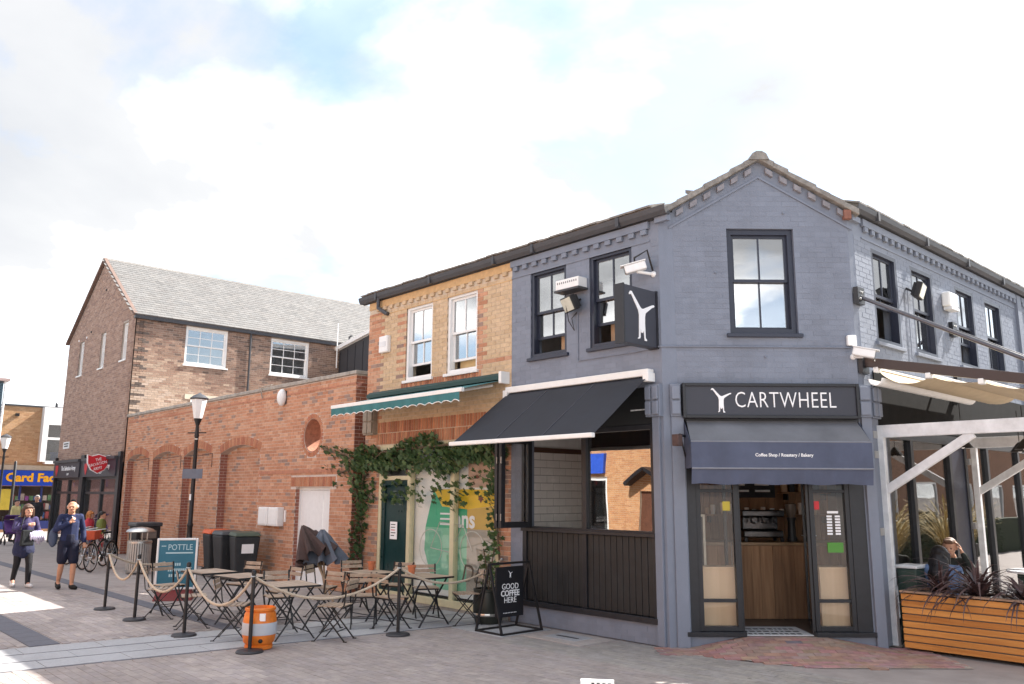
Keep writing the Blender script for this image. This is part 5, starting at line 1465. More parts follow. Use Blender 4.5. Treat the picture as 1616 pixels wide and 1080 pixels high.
while x < -3.25:
    blob_leaves(74, x, 2.63 + .08 * sin(x * 3.1) + .05 * sin(x * 7), .27, .27 + .09 * sin(x * 2.3 + 1), .03, .3)
    blob_leaves(12, x + RNG.uniform(-.1, .1), 2.2 - RNG.uniform(0, .3), .09, .3, .02, .15)
    x += .2
for z, w, n in ((2.6, .25, 60), (2.4, .26, 55), (2.2, .24, 48), (2.0, .2, 40), (1.8, .2, 40), (1.6, .19, 34), (1.4, .17, 32), (1.2, .18, 32), (1.0, .16, 26), (.8, .15, 22), (.6, .13, 14)):
    blob_leaves(int(n * 1.15), -7.36 + .05 * sin(z * 5), z, w * 1.15, .17, .02, .32)
for x, z, r, n in ((-7.7, 2.62, .2, 40), (-7.95, 2.68, .2, 34), (-8.2, 2.72, .17, 28), (-8.5, 2.8, .14, 18), (-8.75, 2.86, .1, 12), (-8.95, 2.9, .08, 8), (-7.9, 2.4, .16, 14), (-8.2, 2.38, .14, 8), (-7.75, 2.15, .12, 8), (-8.55, 2.5, .1, 4), (-8.3, 2.1, .15, 4), (-8.9, 2.45, .12, 4)): blob_leaves(n, x, z, r, r, .0, .16)
for z, n in ((2.5, 34), (2.3, 30), (2.1, 26), (1.9, 18), (1.7, 14), (1.5, 14), (1.3, 16), (1.1, 14), (.9, 10), (.75, 6)): blob_leaves(n, -3.4 + .05 * sin(z * 6), z, .14 + .1 * (z > 1.8), .12, .02, .18)
oc_ = world_loc(cr)
vis = sorted(spots, key=lambda p: p[1])
mbL = MB()
for i, p in enumerate(vis):
    s = RNG.uniform(.065, .115)
    m = Matrix.Translation(V(p)) @ Matrix.Rotation(RNG.uniform(-.9, .9), 4, 'Z') @ Matrix.Rotation(pi / 2 + RNG.uniform(.1, 1.1), 4, 'X') @ Matrix.Rotation(pi + RNG.uniform(-.9, .9), 4, 'Z') @ Matrix.Scale(s, 4)
    c = RNG.choices([(0.055, 0.105, 0.035), (0.04, 0.085, 0.03), (0.075, 0.13, 0.04), (0.11, 0.15, 0.05), (0.16, 0.06, 0.04)], [5, 5, 3, 1.2, .25])[0]
    if i < 300:
        o = bpy.data.objects.new('leaf', me_leaf); COL.objects.link(o); o.parent = cr; m.translation = m.translation - oc_; o.matrix_local = m; o.color = (*c, 1)
    else: mbL.col = c; leaf_mb(mbL, m)
mbL.build('foliage', M_LEAF_C, cr, kind='stuff')

# projecting emblem sign
pj = thing('projecting_sign', 'dark square box sign with a white handstand figure projecting from the blue wall', 'sign', (-.12, -.35, 3.95))
MB().box(-.19, -.05, -.72, .0, 3.93, 4.73).build('box', M_SIGN, pj, bevel=.008)
MB().box(-.2, -.04, -.745, -.72, 3.92, 4.74).build('edge_frame', M_BLACK, pj); MB().box(-.2, -.04, -.04, -.0, 3.92, 4.74).build('edge_frame', M_BLACK, pj)
handstand(.66, (-.05, -.36, 4.0), (0, 1, 0), (1, 0, 0), M_LETTER, pj, depth=.008)
for z in (4.1, 4.55): MB().box(-.16, -.08, -.01, .0, z, z + .06).build('fixing', M_STEEL, pj)

def floodlight(name, lab, o, aim, grp):
    t = thing(name, lab, 'floodlight', o, group=grp)
    o = V(o); a = V(aim).normalized(); sx = a.cross(V((0, 0, 1))).normalized(); up = sx.cross(a)
    m = Matrix((sx, a, up)).transposed().to_4x4(); m.translation = o + a * .2
    MB().obox(m, -.17, .17, -.04, .05, -.12, .12).build('housing', M_DARKMET, t, bevel=.012)
    MB().obox(m, -.145, .145, .05, .056, -.1, .1).build('lens', pm('floodlight_lens', (.62, .62, .52), rough=.25), t)
    for k in range(7): MB().obox(m, -.15 + k * .046, -.14 + k * .046, -.08, -.04, -.1, .1).build('fin', M_DARKMET, t)
    MB().tube([o, o + a * .1 + V((0, 0, -.03)), o + a * .19], .018, 6).build('arm', M_DARKMET, t)
    return t
fl1 = floodlight('floodlight', 'black floodlight with square lens beside the first sash of the long blue wall', FL.P(-1.5, 0, 4.88), (-.35, -1, -.5), 'wall floodlights')
MB().tube([FL.P(-1.62, .2, 4.78), FL.P(-1.66, .1, 4.55), FL.P(-1.6, .04, 4.4), FL.P(-1.66, .03, 4.6), FL.P(-1.56, .02, 4.68)], .007, 5).build('cable', M_DARKMET, fl1)
fl2 = floodlight('floodlight', 'small black floodlight between the first two sashes round the corner', FR.P(3.86, 0, 5.12), (1, .2, -.35), 'wall floodlights')
MB().tube([FR.P(3.86, .02, 5.1), FR.P(3.84, .02, 4.0)], .008, 5).build('cable', M_BLUE, fl2)
vb = thing('extract_grille', 'white slotted vent box above the floodlight on the blue wall', 'vent', FL.P(-1.6, 0, 5.06))
MB().fbox(FL, -1.84, -1.36, 0, .2, 5.03, 5.19).build('box', M_WHITE, vb, bevel=.012); MB().fbox(FL, -1.86, -1.34, .0, .22, 5.0, 5.03).build('tray', M_GUTTER, vb)
for k in range(10): MB().fbox(FL, -1.8 + k * .043, -1.785 + k * .043, .2, .203, 5.12, 5.15).build('slot', M_GUTTER, vb)
wb = thing('wall_unit', 'rounded white box on the sunlit wall between the second and third sashes', 'wall box', FR.P(5.45, 0, 5.1)); MB().fbox(FR, 5.28, 5.66, 0, .14, 5.05, 5.3).build('case', M_WHITE, wb, bevel=.03); MB().fbox(FR, 5.3, 5.64, .02, .15, 5.0, 5.045).build('tray', M_GALV, wb)
al = thing('alarm_box', 'white alarm box on the buff brick wall left of the sash windows', 'alarm', FL.P(-6.72, 0, 4.7)); MB().fbox(FL, -6.88, -6.58, 0, .1, 4.68, 5.02).build('case', M_WHITE, al, bevel=.025); MB().fbox(FL, -6.84, -6.62, .1, .104, 4.8, 4.9).build('badge', M_GALV, al)
def cctv(lab, o, arm, aim, sc, grp='security cameras'):
    t = thing('security_camera', lab, 'camera', o, group=grp); o = V(o); j = o + V(arm); a = V(aim).normalized(); sx = a.cross(V((0, 0, 1))).normalized(); up = sx.cross(a)
    m = Matrix((sx, a, up)).transposed().to_4x4(); m.translation = j + up * .07 * sc
    MB().obox(m, -.07 * sc, .07 * sc, -.16 * sc, .18 * sc, -.07 * sc, .06 * sc).build('housing', M_WHITE, t, bevel=.02 * sc)
    MB().obox(m, -.08 * sc, .08 * sc, -.17 * sc, .23 * sc, .06 * sc, .075 * sc).build('sun_hood', M_WHITE, t)
    MB().obox(m, -.05 * sc, .05 * sc, .18 * sc, .184 * sc, -.055 * sc, .045 * sc).build('lens', M_BLACK, t)
    MB().tube([o, o + V(arm) * .55, j], .025 * sc, 8).build('arm', M_WHITE, t)
    MB().ball(o, .05 * sc, 10).build('base', M_WHITE, t, smooth='all')
    return t
c1 = cctv('large white security camera on an arm beside the emblem box sign', FL.P(-.1, 0, 5.0), (-.12, -.22, .02), (-.85, -.75, -.3), .9)
MB().tube([FL.P(-.1, .02, 5.05), FL.P(-.05, .2, 5.3), FL.P(-.2, .3, 5.2), FL.P(-.25, .22, 5.08)], .015, 6).build('cable', M_DARKMET, c1)
c2 = cctv('white bullet camera low on the right end of the gabled face', FG.P(2.58, 0, 3.83), tuple(FG.n * .14 + V((.05, .05, -.02))), (.8, .35, -.22), .85)
MB().fbox(FG, 2.5, 2.63, 0, .06, 3.98, 4.13).build('junction_box', M_WHITE, c2, bevel=.015)
hb_ = thing('hanging_sign_bracket', 'black iron bracket with a small brown lamp box by the corner pilaster', 'bracket', FG.P(.05, .05, 2.45))
MB().beam(FG.P(.22, .01, 2.95), FG.P(.22, .01, 2.32), .03, .03).beam(FG.P(.22, .02, 2.72), FG.P(.06, .42, 2.72), .025, .025).beam(FG.P(.22, .02, 2.42), FG.P(.08, .36, 2.71), .018, .018).build('bracket', M_DARKMET, hb_)
o_ = FG.P(.02, .44, 2.62); MB().box(o_.x - .05, o_.x + .05, o_.y - .05, o_.y + .05, o_.z - .05, o_.z + .1).build('lamp_box', pm('rusty_brown', (.07, .04, .035), var=.3, scale=14, rough=.7), hb_, bevel=.01)

# lamp posts
def lamp_post(x, y, lab, sign=True):
    t = thing('street_lamp', lab, 'street lamp', (x, y, 0), group='black street lamps'); o = (x, y, 0)
    MB().lathe([(.14, 0), (.14, .06), (.1, .1), (.095, .62), (.11, .66), (.11, .7), (.07, .76), (.06, 1.1), (.075, 1.13), (.075, 1.16), (.055, 1.2), (.045, 3.3), (.06, 3.34), (.05, 3.4), (.04, 3.6), (.06, 3.66), (.09, 3.74), (.1, 3.78)], o, 16).build('post', M_DARKMET, t, smooth=True)
    MB().beam((x - .2, y - .15, 3.42), (x + .2, y + .15, 3.42), .03, .03).build('ladder_bar', M_DARKMET, t)
    MB().lathe([(.11, 3.78), (.2, 4.24), (.2, 4.26)], o, 8).build('lantern', pm('frosted_lantern', (.78, .78, .76), var=.04, rough=.4), t)
    MB().lathe([(.21, 4.26), (.235, 4.29), (.17, 4.34), (.15, 4.36), (.06, 4.4), (.02, 4.43)], o, 16).build('cap', M_GUTTER, t, smooth=True)
    if sign:
        MB().obox(Matrix.Translation(V((x, y, 0))) @ Matrix.Rotation(radians(38), 4, 'Z'), -.27, .27, -.075, -.065, 2.28, 2.52).build('sign_plate', pm('blue_grey_plate', (.13, .15, .19), rough=.5), t)
        MB().box(x - .02, x + .06, y - .065, y - .05, 1.75, 1.9).build('sticker', M_LETTER, t)
        for z in (2.33, 2.47, 3.25): MB().lathe([(.06, z), (.06, z + .025)], o, 12).build('band_clip', M_STEEL, t)
lamp_post(-13.9, -.82, 'black street lamp with white lantern and small sign plate before the brick wall')
lamp_post(-35.0, -.85, 'distant black street lamp by the card shop at the far left', False)
wp_ = thing('dark_signpost', 'plain dark post just right of the distant street lamp', 'post', (-34, -.5, 0)); MB().lathe([(.06, 0), (.06, 3.2), (.02, 3.25)], (-34.6, -.45, 0), 10).build('post', M_DARKMET, wp_, smooth=True)

# rope barrier posts
def stanchion_proto():
    t = thing('barrier_post', '', 'barrier post', (0, 0, 0), group='black rope barrier posts')
    MB().lathe([(.165, 0), (.17, .012), (.155, .03), (.03, .045), (.0, .05)], n=28).build('base', pm('grey_black_base', (.035, .035, .04), rough=.45), t, smooth=True, keep=True)
    MB().lathe([(.024, .03), (.024, .93), (.03, .935), (.03, .97), (.02, .985), (0, .99)], n=14).build('post', M_DARKMET, t, smooth=True, keep=True)
    MB().tube([(.03 * cos(a * pi / 6), .03 * sin(a * pi / 6), .91) for a in range(12)], .008, 5, closed=True).build('hook_ring', M_STEEL, t, keep=True)
    return t
SP = [(-8.43, -4.34, 'rope barrier post farthest left, near the bicycles and walkers'), (-6.88, -4.37, 'rope barrier post left of the teal pavement sign'), (-4.96, -4.35, 'rope barrier post in line with the street lamp'), (-3.25, -4.2, 'rope barrier post standing before the orange keg'), (-3.08, -2.1, 'rope barrier post between the keg and the coffee board'), (-9.6, -2.35, 'rope barrier post half hidden behind the teal pavement sign')]
p0 = stanchion_proto()
for i, (x, y, lab) in enumerate(SP):
    o = p0 if i == 0 else copy_tree(p0)
    o.location = (x, y, 0); o['label'] = lab
M_ROPE = pm('natural_rope', (.55, .45, .34), var=.2, scale=60, rough=.95, bump=.6, stretch=(1, 1, 1), bscale=120)
def rope(p, q, sag, lab):
    p, q = V(p), V(q); pts = [p.lerp(q, k / 24) - V((0, 0, sag * 4 * (k / 24) * (1 - k / 24))) for k in range(25)]
    mb = MB().tube(pts, .017, 7)
    # twisted strands
    for ph in (0, 2.1, 4.2):
        tw = []
        n = 110
        for k in range(n + 1):
            u = k / n; c = p.lerp(q, u) - V((0, 0, sag * 4 * u * (1 - u))); a = ph + k * .75
            d = (q - p); d.z = 0; d.normalize(); s = V((-d.y, d.x, 0)); tw.append(c + s * .011 * cos(a) + V((0, 0, .011 * sin(a))))
        mb.tube(tw, .009, 4)
    o = mb.build('barrier_rope', M_ROPE, None, smooth='all', off=(p + q) / 2); tag(o, lab, 'rope', 'ropes of the barrier')
    for c in (p, q): MB().ball(c, .024, 8).build('rope_end', M_STEEL, o)
R_ = lambda i, dz=.91: (SP[i][0], SP[i][1], dz)
rope(R_(0), R_(1), .36, 'thick rope hanging between the two leftmost barrier posts')
rope(R_(1), R_(2), .40, 'drooping rope in front of the teal pavement sign')
rope(R_(2), R_(3), .42, 'drooping rope left of the orange keg')
rope(R_(3), R_(4), .34, 'rope running from the keg back to the middle post')
rope(R_(4), (-3.2, -.06, .92), .28, 'rope from the middle post to the shopfront pier')
rope(R_(0), R_(5), .26, 'rear rope going behind the teal pavement sign')

# orange keg
kg = thing('beer_keg', 'orange beer keg with a silver band behind a barrier post', 'keg', (-3.42, -4.0, 0))
M_ORG = pm('orange_plastic', (.74, .20, .025), var=.2, scale=9, rough=.45, dirt=.55, spots=.7)
kp = [(.15, 0), (.17, .01), (.175, .05), (.16, .06), (.19, .09), (.205, .17)]
MB().lathe(kp + [(.208, .19)], (-3.42, -4.0, 0), 28).build('lower_body', M_ORG, kg, smooth=True)
MB().lathe([(.213, .185), (.216, .2), (.216, .31), (.213, .33)], (-3.42, -4.0, 0), 28).build('band', pm('silver_grey_band', (.48, .5, .53), var=.08, rough=.4), kg, smooth=True)
MB().lathe([(.208, .33), (.205, .36), (.19, .44), (.172, .465), (.19, .475), (.19, .5), (.175, .51), (.17, .47), (.0, .465)], (-3.42, -4.0, 0), 28, cap=False).build('upper_body', M_ORG, kg, smooth=True)
kc = Frame((-3.42, -4.0, 0), (CAM_R.x, CAM_R.y, 0), (-CAM_F.x, -CAM_F.y, 0))
kc.u.normalize(); kc.n.normalize()
MB().fbox(kc, .05, .12, .17, .195, .36, .45).build('sticker', M_LETTER, kg); MB().ball(kc.P(.07, .175, .12), .03, 8).build('bung', M_DARKMET, kg)

# bistro chairs
M_SLAT = wood('acacia_slat', (0.27, 0.19, 0.135), (0.48, 0.37, 0.275), 'x', 3.0, .55)
def chair_proto():
    t = thing('bistro_chair', '', 'chair', (0, 0, 0), group='folding bistro chairs')
    for k in range(5): MB().box(-.19, .19, -.17 + k * .072, -.17 + k * .072 + .058, .445, .46).build('seat_slat', M_SLAT, t, bevel=.004, keep=True)
    for z in (.665, .735): MB().hexa([(-.2, -.232 - (z - .66) * .25, z), (.2, -.232 - (z - .66) * .25, z), (.2, -.218 - (z - .66) * .25, z), (-.2, -.218 - (z - .66) * .25, z)], [(-.2, -.245 - (z - .66) * .25, z + .052), (.2, -.245 - (z - .66) * .25, z + .052), (.2, -.231 - (z - .66) * .25, z + .052), (-.2, -.231 - (z - .66) * .25, z + .052)]).build('back_slat', M_SLAT, t, bevel=.003, keep=True)
    for x in (-.185, .185):
        MB().beam((x, -.245, .80), (x, -.2, .47), .012, .024, up=(1, 0, 0)).beam((x, -.2, .47), (x, .21, .0), .012, .024, up=(1, 0, 0)).build('long_leg', M_DARKMET, t, keep=True)
        xi = x * .9
        MB().beam((xi, .17, .44), (xi, -.22, .0), .012, .022, up=(1, 0, 0)).build('rear_leg', M_DARKMET, t, keep=True)
        MB().box(x - .012, x + .012, .195, .24, 0, .012).box(xi - .012, xi + .012, -.25, -.2, 0, .012).build('foot', M_DARKMET, t, keep=True)
    MB().box(-.185, .185, .155, .172, .425, .444).box(-.185, .185, -.175, -.16, .425, .444).tube([(-.16, -.1, .13), (.16, -.1, .13)], .007, 6).tube([(-.18, .1, .125), (.18, .1, .125)], .007, 6).build('rail', M_DARKMET, t, keep=True)
    return t
def face(x, y, tx, ty): return math.atan2(-(tx - x), ty - y)          # chair looks along +Y
T = [(-6.45, -3.42), (-5.42, -3.32), (-3.95, -3.33), (-4.72, -1.52), (-3.68, -1.24)]
chairs = [
    (-7.30, -3.72, 't0', 'bistro chair in front of the teal sign, leftmost of all'), (-6.85, -4.02, 't0', 'bistro chair with its back to the rope, left of the first table'),
    (-6.75, -2.72, 't0', 'bistro chair behind the first table by the wheelie bins'), (-5.35, -2.72, 't1', 'bistro chair behind the second table, before the bins'),
    (-5.62, -3.98, 't1', 'bistro chair on the rope side of the second table'), (-4.30, -3.95, 't2', 'bistro chair on the rope side of the third table, behind the keg'),
    (-3.35, -2.95, 't2', 'bistro chair right of the third table, nearest the granite band'), (-4.25, -2.62, 't2', 'bistro chair between third table and the folded parasols'),
    (-5.42, -1.95, 't3', 'bistro chair below the folded parasols, left of the fourth table'), (-4.05, -2.05, 't3', 'bistro chair on the near side of the fourth table'),
    (-4.95, -.85, 't3', 'bistro chair against the green shop door'), (-4.30, -.72, 't4', 'bistro chair against the shop window behind the last table'),
    (-4.78, -3.05, 't2', 'bistro chair squeezed between the second and third tables'), (-5.75, -1.15, 't3', 'bistro chair left of the fourth table, nearest the creeper stem'),
    (-3.28, -.72, 't4', 'bistro chair beside the coffee board, rightmost of all'), (-3.62, -1.85, 't4', 'bistro chair on the near side of the last table by the post')]
ch0 = chair_proto()
for i, (x, y, tk, lab) in enumerate(chairs):
    o = ch0 if i == 0 else copy_tree(ch0)
    tx, ty = T[int(tk[1])]
    o.location = (x, y, 0); o.rotation_euler = (0, 0, face(x, y, tx, ty) + RNG.uniform(-.25, .25)); o['label'] = lab
def table_proto():
    t = thing('bistro_table', '', 'table', (0, 0, 0), group='folding bistro tables')
    for k in range(6): MB().box(-.36, .36, -.29 + k * .098, -.29 + k * .098 + .09, .695, .713).build('top_slat', M_SLAT, t, bevel=.003, keep=True)
    fbars_ = MB().box(-.37, .37, -.3, -.285, .685, .71).box(-.37, .37, .295, .31, .685, .71).box(-.37, -.36, -.285, .295, .685, .71).box(.36, .37, -.285, .295, .685, .71).build('top_frame', M_DARKMET, t, keep=True)
    for x, s in ((-.3, 1), (.3, 1), (-.27, -1), (.27, -1)):
        MB().beam((x, -.25 * s, .69), (x, .27 * s, .0), .014, .026, up=(1, 0, 0)).build('leg', M_DARKMET, t, keep=True)
    MB().tube([(-.29, .2, .09), (.29, .2, .09)], .008, 6).tube([(-.26, -.2, .09), (.26, -.2, .09)], .008, 6).build('rail', M_DARKMET, t, keep=True)
    return t
tb0 = table_proto()
TL = ['slatted bistro table nearest the teal pavement sign', 'slatted bistro table in front of the wheelie bins', 'slatted bistro table just behind the orange keg', 'slatted bistro table with terracotta pot before the green door', 'slatted bistro table with terracotta pot before the shop window']
for i, (x, y) in enumerate(T):
    o = tb0 if i == 0 else copy_tree(tb0)
    o.location = (x, y, 0); o.rotation_euler = (0, 0, [.05, .1, -.12, .08, .02][i] + (pi / 2 if i == 9 else 0)); o['label'] = TL[i]
M_TERRA = pm('terracotta', (.52, .17, .08), var=.12, scale=14, rough=.85)
for x, y, lab in ((-4.95, -1.35, 'terracotta pot on the table before the green door'), (-3.9, -1.3, 'terracotta pot on the table before the shop window')):
    pt = thing('plant_pot', lab, 'pot', (x, y, .713), group='terracotta pots on tables')
    MB().lathe([(.045, 0), (.06, .11), (.068, .115), (.068, .14), (.055, .14), (.05, .1), (0, .1)], (x, y, .713), 16, cap=False).build('pot', M_TERRA, pt, smooth=True)
    MB().ball((x, y, .83), .045, 8, (1, 1, .5)).build('soil', pm('potting_soil', (.03, .02, .015), rough=.95), pt)

# folded parasols leaning together by the white door
def parasol(base, tip, length, col, lab, seed):
    r = random.Random(seed); b, tp = V(base), V(tip); ax = (tp - b).normalized()
    t = thing('folded_parasol', lab, 'parasol', base, group='folded parasols'); s1 = ax.cross(V((0, 1, .2))).normalized(); s2 = ax.cross(s1)
    MB().tube([b, tp], .02, 8).build('pole', pm('pole_wood', (.4, .28, .18), rough=.6), t)
    L_ = (tp - b).length; n = 48; rows = []
    for k in range(9):
        u = k / 8; c = b.lerp(tp, 1 - length / L_ * (1 - u))
        rad = .30 * (1 - u) ** .75 + .03
        row = []
        for j in range(n):
            a = 2 * pi * j / n; fold = 1 + .34 * sin(a * 8 + .5) * (1 - u) + .1 * sin(a * 3 + seed)
            row.append(c + (s1 * cos(a) + s2 * sin(a)) * rad * fold + ax * (.05 * sin(a * 8) * (1 - u) + r.uniform(-.01, .01)))
        rows.append(row + [row[0]])
    mb = MB()
    for A_, B_ in zip(rows, rows[1:]):
        for j in range(n): mb.face(A_[j], A_[j + 1], B_[j + 1], B_[j])
    mb.build('cloth', pm('parasol_cloth_%d' % seed, col, var=.15, scale=9, rough=.9, bump=.3), t)
parasol((-6.85, -.9, 0), (-7.75, -1.1, 1.32), .74, (.07, .043, .038), 'brown folded parasol leaning beside the white door', 1)
parasol((-7.3, -.8, 0), (-7.45, -.85, 1.26), .62, (.13, .145, .18), 'blue-grey folded parasol bunched against the brown one', 2)
parasol((-7.25, -.8, 0), (-7.9, -.75, 1.22), .62, (.075, .05, .05), 'dark folded parasol drooping left of the grey one', 5)

# wheelie bins
def wheelie(x, y, rz, lid, lab, label_on=False):
    t = thing('wheelie_bin', lab, 'wheelie bin', (x, y, 0), rz, 'wheelie bins by the wall'); BM = pm('charcoal_bin_plastic', (.028, .03, .033), var=.2, scale=6, rough=.5, dirt=.2)
    MB().hexa([(-.21, -.22, .06), (.21, -.22, .06), (.21, .2, .06), (-.21, .2, .06)], [(-.28, -.32, .98), (.28, -.32, .98), (.28, .3, .98), (-.28, .3, .98)]).build('body', BM, t, bevel=.03, keep=True)
    MB().hexa([(-.30, -.35, .985), (.30, -.35, .985), (.30, .33, .985), (-.30, .33, .985)], [(-.25, -.28, 1.07), (.25, -.28, 1.07), (.25, .3, 1.08), (-.25, .3, 1.08)]).build('lid', pm('bin_lid_%.2f' % lid[0], lid, var=.12, scale=6, rough=.5), t, bevel=.025, keep=True)
    MB().tube([(-.25, .38, 1.0), (.25, .38, 1.0)], .02, 8).build('handle', BM, t, keep=True)
    for s in (-.23, .23): MB().tube([(s - .03, .2, .1), (s + .03, .2, .1)], .1, 16).build('wheel', M_DARKMET, t, smooth=True, keep=True)
    for k in (-.12, 0, .12): MB().box(k - .012, k + .012, -.3, -.27, .55, .95).build('rib', BM, t, keep=True)
    if label_on: MB().hexa([(-.12, -.305, .62), (.14, -.305, .62), (.14, -.3, .62), (-.12, -.3, .62)], [(-.12, -.33, .82), (.14, -.33, .82), (.14, -.322, .82), (-.12, -.322, .82)]).build('label_sticker', M_LETTER, t, keep=True)
wheelie(-12.75, -.6, 1.42, (.6, .11, .03), 'wheelie bin with an orange lid, left of the three')
wheelie(-12.0, -.66, 1.5, (.06, .065, .07), 'wheelie bin with a grey lid, middle of the three')
wheelie(-11.25, -.62, 1.36, (.065, .085, .06), 'wheelie bin with a greenish lid and white label, right of the three', True)

# slatted litter bin with domed lid, and the square black bin behind
lbn = thing('litter_bin', 'round steel slatted litter bin with a domed lid', 'litter bin', (-14.6, -1.75, 0)); o_ = (-14.6, -1.75, 0)
MB().lathe([(.24, .02), (.24, .74)], o_, 24).build('liner', M_ROOMD, lbn, smooth=True)
for k in range(30):
    a = 2 * pi * k / 30
    MB().obox(Matrix.Translation(V(o_)) @ Matrix.Rotation(a, 4, 'Z'), .255, .275, -.019, .019, .04, .78).build('slat', pm('pale_steel_slat', (.5, .47, .43), var=.1, rough=.45, metal=.3), lbn)
MB().lathe([(.27, .02), (.285, .05), (.285, .09), (.26, .09)], o_, 24).lathe([(.285, .72), (.285, .76), (.26, .76)], o_, 24).build('hoop', M_STEEL, lbn, smooth=True)
MB().lathe([(.33, .98), (.335, 1.0), (.28, 1.05), (.15, 1.09), (0, 1.105)], o_, 28).build('lid', M_STEEL, lbn, smooth=True)
for k in range(3):
    a = 2 * pi * k / 3 + .5; MB().tube([(o_[0] + .22 * cos(a), o_[1] + .22 * sin(a), .7), (o_[0] + .22 * cos(a), o_[1] + .22 * sin(a), 1.0)], .014, 6).build('lid_post', M_STEEL, lbn)
sb = thing('square_bin', 'tall square black litter bin behind the steel one', 'litter bin', (-16.2, -1.1, 0)); MB().box(-16.5, -15.9, -1.4, -.8, 0, 1.05).build('body', M_DARKMET, sb, bevel=.02); MB().box(-16.54, -15.86, -1.44, -.76, 1.05, 1.16).build('lid', M_GUTTER, sb, bevel=.03); MB().box(-15.9, -15.885, -1.3, -.9, .75, .95).build('mouth', M_ROOMD, sb)

# coffee board
ab = thing('pavement_sign', 'black frame pavement sign reading GOOD COFFEE HERE', 'pavement sign', (-2.37, -.65, 0))
rt_ = .95
def P2(x, y, z=0.012): return V((x, y, z))
xl, xr, ya, yb_ = -2.64, -2.08, -1.05, -.27; xm = -2.36
for y in (ya, yb_):
    for x in (xl, xr): MB().beam((x, y, 0), (xm, y, rt_), .028, .028, up=(0, 1, 0)).build('leg', M_DARKMET, ab)
    MB().beam((xl, y, .014), (xr, y, .014), .028, .028).build('foot_bar', M_DARKMET, ab)
for x in (xl, xr): MB().beam((x, ya, .015), (x, yb_, .015), .026, .026).build('side_bar', M_DARKMET, ab)
MB().beam((xm, ya - .02, rt_), (xm, yb_ + .02, rt_), .03, .03).build('ridge_bar', M_DARKMET, ab)
Fab = Frame((-2.335, 0, 0), (0, 1, 0), V((1, 0, .0)))
MB().fbox(Fab, -.93, -.40, -.035, 0, .2, .9).build('panel', pm('blackboard', (.010, .010, .013), var=.1, rough=.5), ab)
for t_, z, s, bo in (('GOOD', .62, .115, 0), ('COFFEE', .525, .115, .003), ('HERE', .43, .115, 0)): letters(t_, s, Fab.P(-.665, .002, z), (0, 1, 0), (0, 0, 1), M_LETTER, ab, depth=.003, bold=bo, sx=.92)
handstand(.1, Fab.P(-.665, .0, .745), (0, 1, 0), (1, 0, 0), M_LETTER, ab, depth=.003)
for k in range(9): MB().fbox(Fab, -.8 + k * .03, -.785 + k * .03, 0, .002, .25, .262).build('print_mark', M_LETTER, ab)

# teal pavement sign with a red foot
pz = thing('pavement_sign', 'teal pavement sign headed POTTLE in a white frame on a red foot', 'pavement sign', (-9.0, -2.95, 0))
Fp = Frame((-9.05, -2.95, 0), V((cos(radians(62)), sin(radians(62)), 0)), V((sin(radians(62)), -cos(radians(62)), 0)))
fbars(MB(), Fp, -.36, .36, .17, 1.1, .04, -.03, .03).build('frame', M_WHITE, pz, bevel=.012)
MB().fbox(Fp, -.32, .32, -.012, .012, .21, 1.06).build('panel', pm('teal_poster', (.025, .15, .22), var=.05, rough=.4), pz)
MB().hexa([Fp.P(-.34, .3, 0), Fp.P(.34, .3, 0), Fp.P(.34, -.3, 0), Fp.P(-.34, -.3, 0)], [Fp.P(-.3, .1, .17), Fp.P(.3, .1, .17), Fp.P(.3, -.1, .17), Fp.P(-.3, -.1, .17)]).build('foot', pm('dark_red_foot', (.17, .02, .02), var=.2, rough=.6), pz, bevel=.02)
M_PALE = pm('pale_aqua_print', (.45, .62, .66), var=.03, rough=.5)
letters('POTTLE', .15, Fp.P(.05, .014, .93), Fp.u, (0, 0, 1), M_PALE, pz, depth=.003, sx=.82)
MB().fbox(Fp, -.28, -.2, .012, .014, .95, .965).fbox(Fp, -.2, .28, .012, .014, .82, .845).build('print_line', M_PALE, pz)
for k, (a, b) in enumerate(((-.06, .06), (-.14, .16), (-.12, .13))):
    s = a
    while s < b: MB().fbox(Fp, s, s + .025, .012, .014, .60 - k * .1, .65 - k * .1).build('print_mark', M_PALE, pz); s += .036

# plant pot behind the coffee board
pp = thing('barrel_planter', 'dark round planter with a leafy plant behind the coffee board', 'planter', (-3.15, -.35, 0))
MB().lathe([(.2, 0), (.23, .1), (.24, .3), (.225, .47), (.235, .48), (.235, .51), (.2, .51), (.19, .45), (0, .45)], (-3.12, -.4, 0), 20, cap=False).build('pot', pm('dark_pot', (.02, .024, .02), var=.2, rough=.4), pp, smooth=True)
MB().lathe([(.242, .12), (.246, .14), (.242, .16)], (-3.12, -.4, 0), 20, cap=False).build('hoop', M_STEEL, pp)
for k in range(60):
    a = RNG.uniform(0, 2 * pi); h = RNG.uniform(.0, .65); r = RNG.uniform(.02, .17)
    m = Matrix.Translation(V((-3.12 + r * cos(a), -.4 + r * sin(a), .5 + h))) @ Matrix.Rotation(a, 4, 'Z') @ Matrix.Rotation(RNG.uniform(.2, 1.3), 4, 'X') @ Matrix.Scale(RNG.uniform(.06, .11), 4)
    mb = MB(); leaf_mb(mb, m); o = mb.build('leaf', M_LEAF_O, pp); o.color = (*RNG.choice([(.06, .12, .035), (.09, .14, .04), (.05, .1, .03)]), 1)
for k in range(4): MB().tube([(-3.12, -.4, .45), (-3.12 + .05 * cos(k * 1.6), -.4 + .05 * sin(k * 1.6), .8), (-3.12 + .12 * cos(k * 1.6), -.4 + .12 * sin(k * 1.6), 1.1)], .008, 5).build('stem', MATS['creeper_stem'], pp)

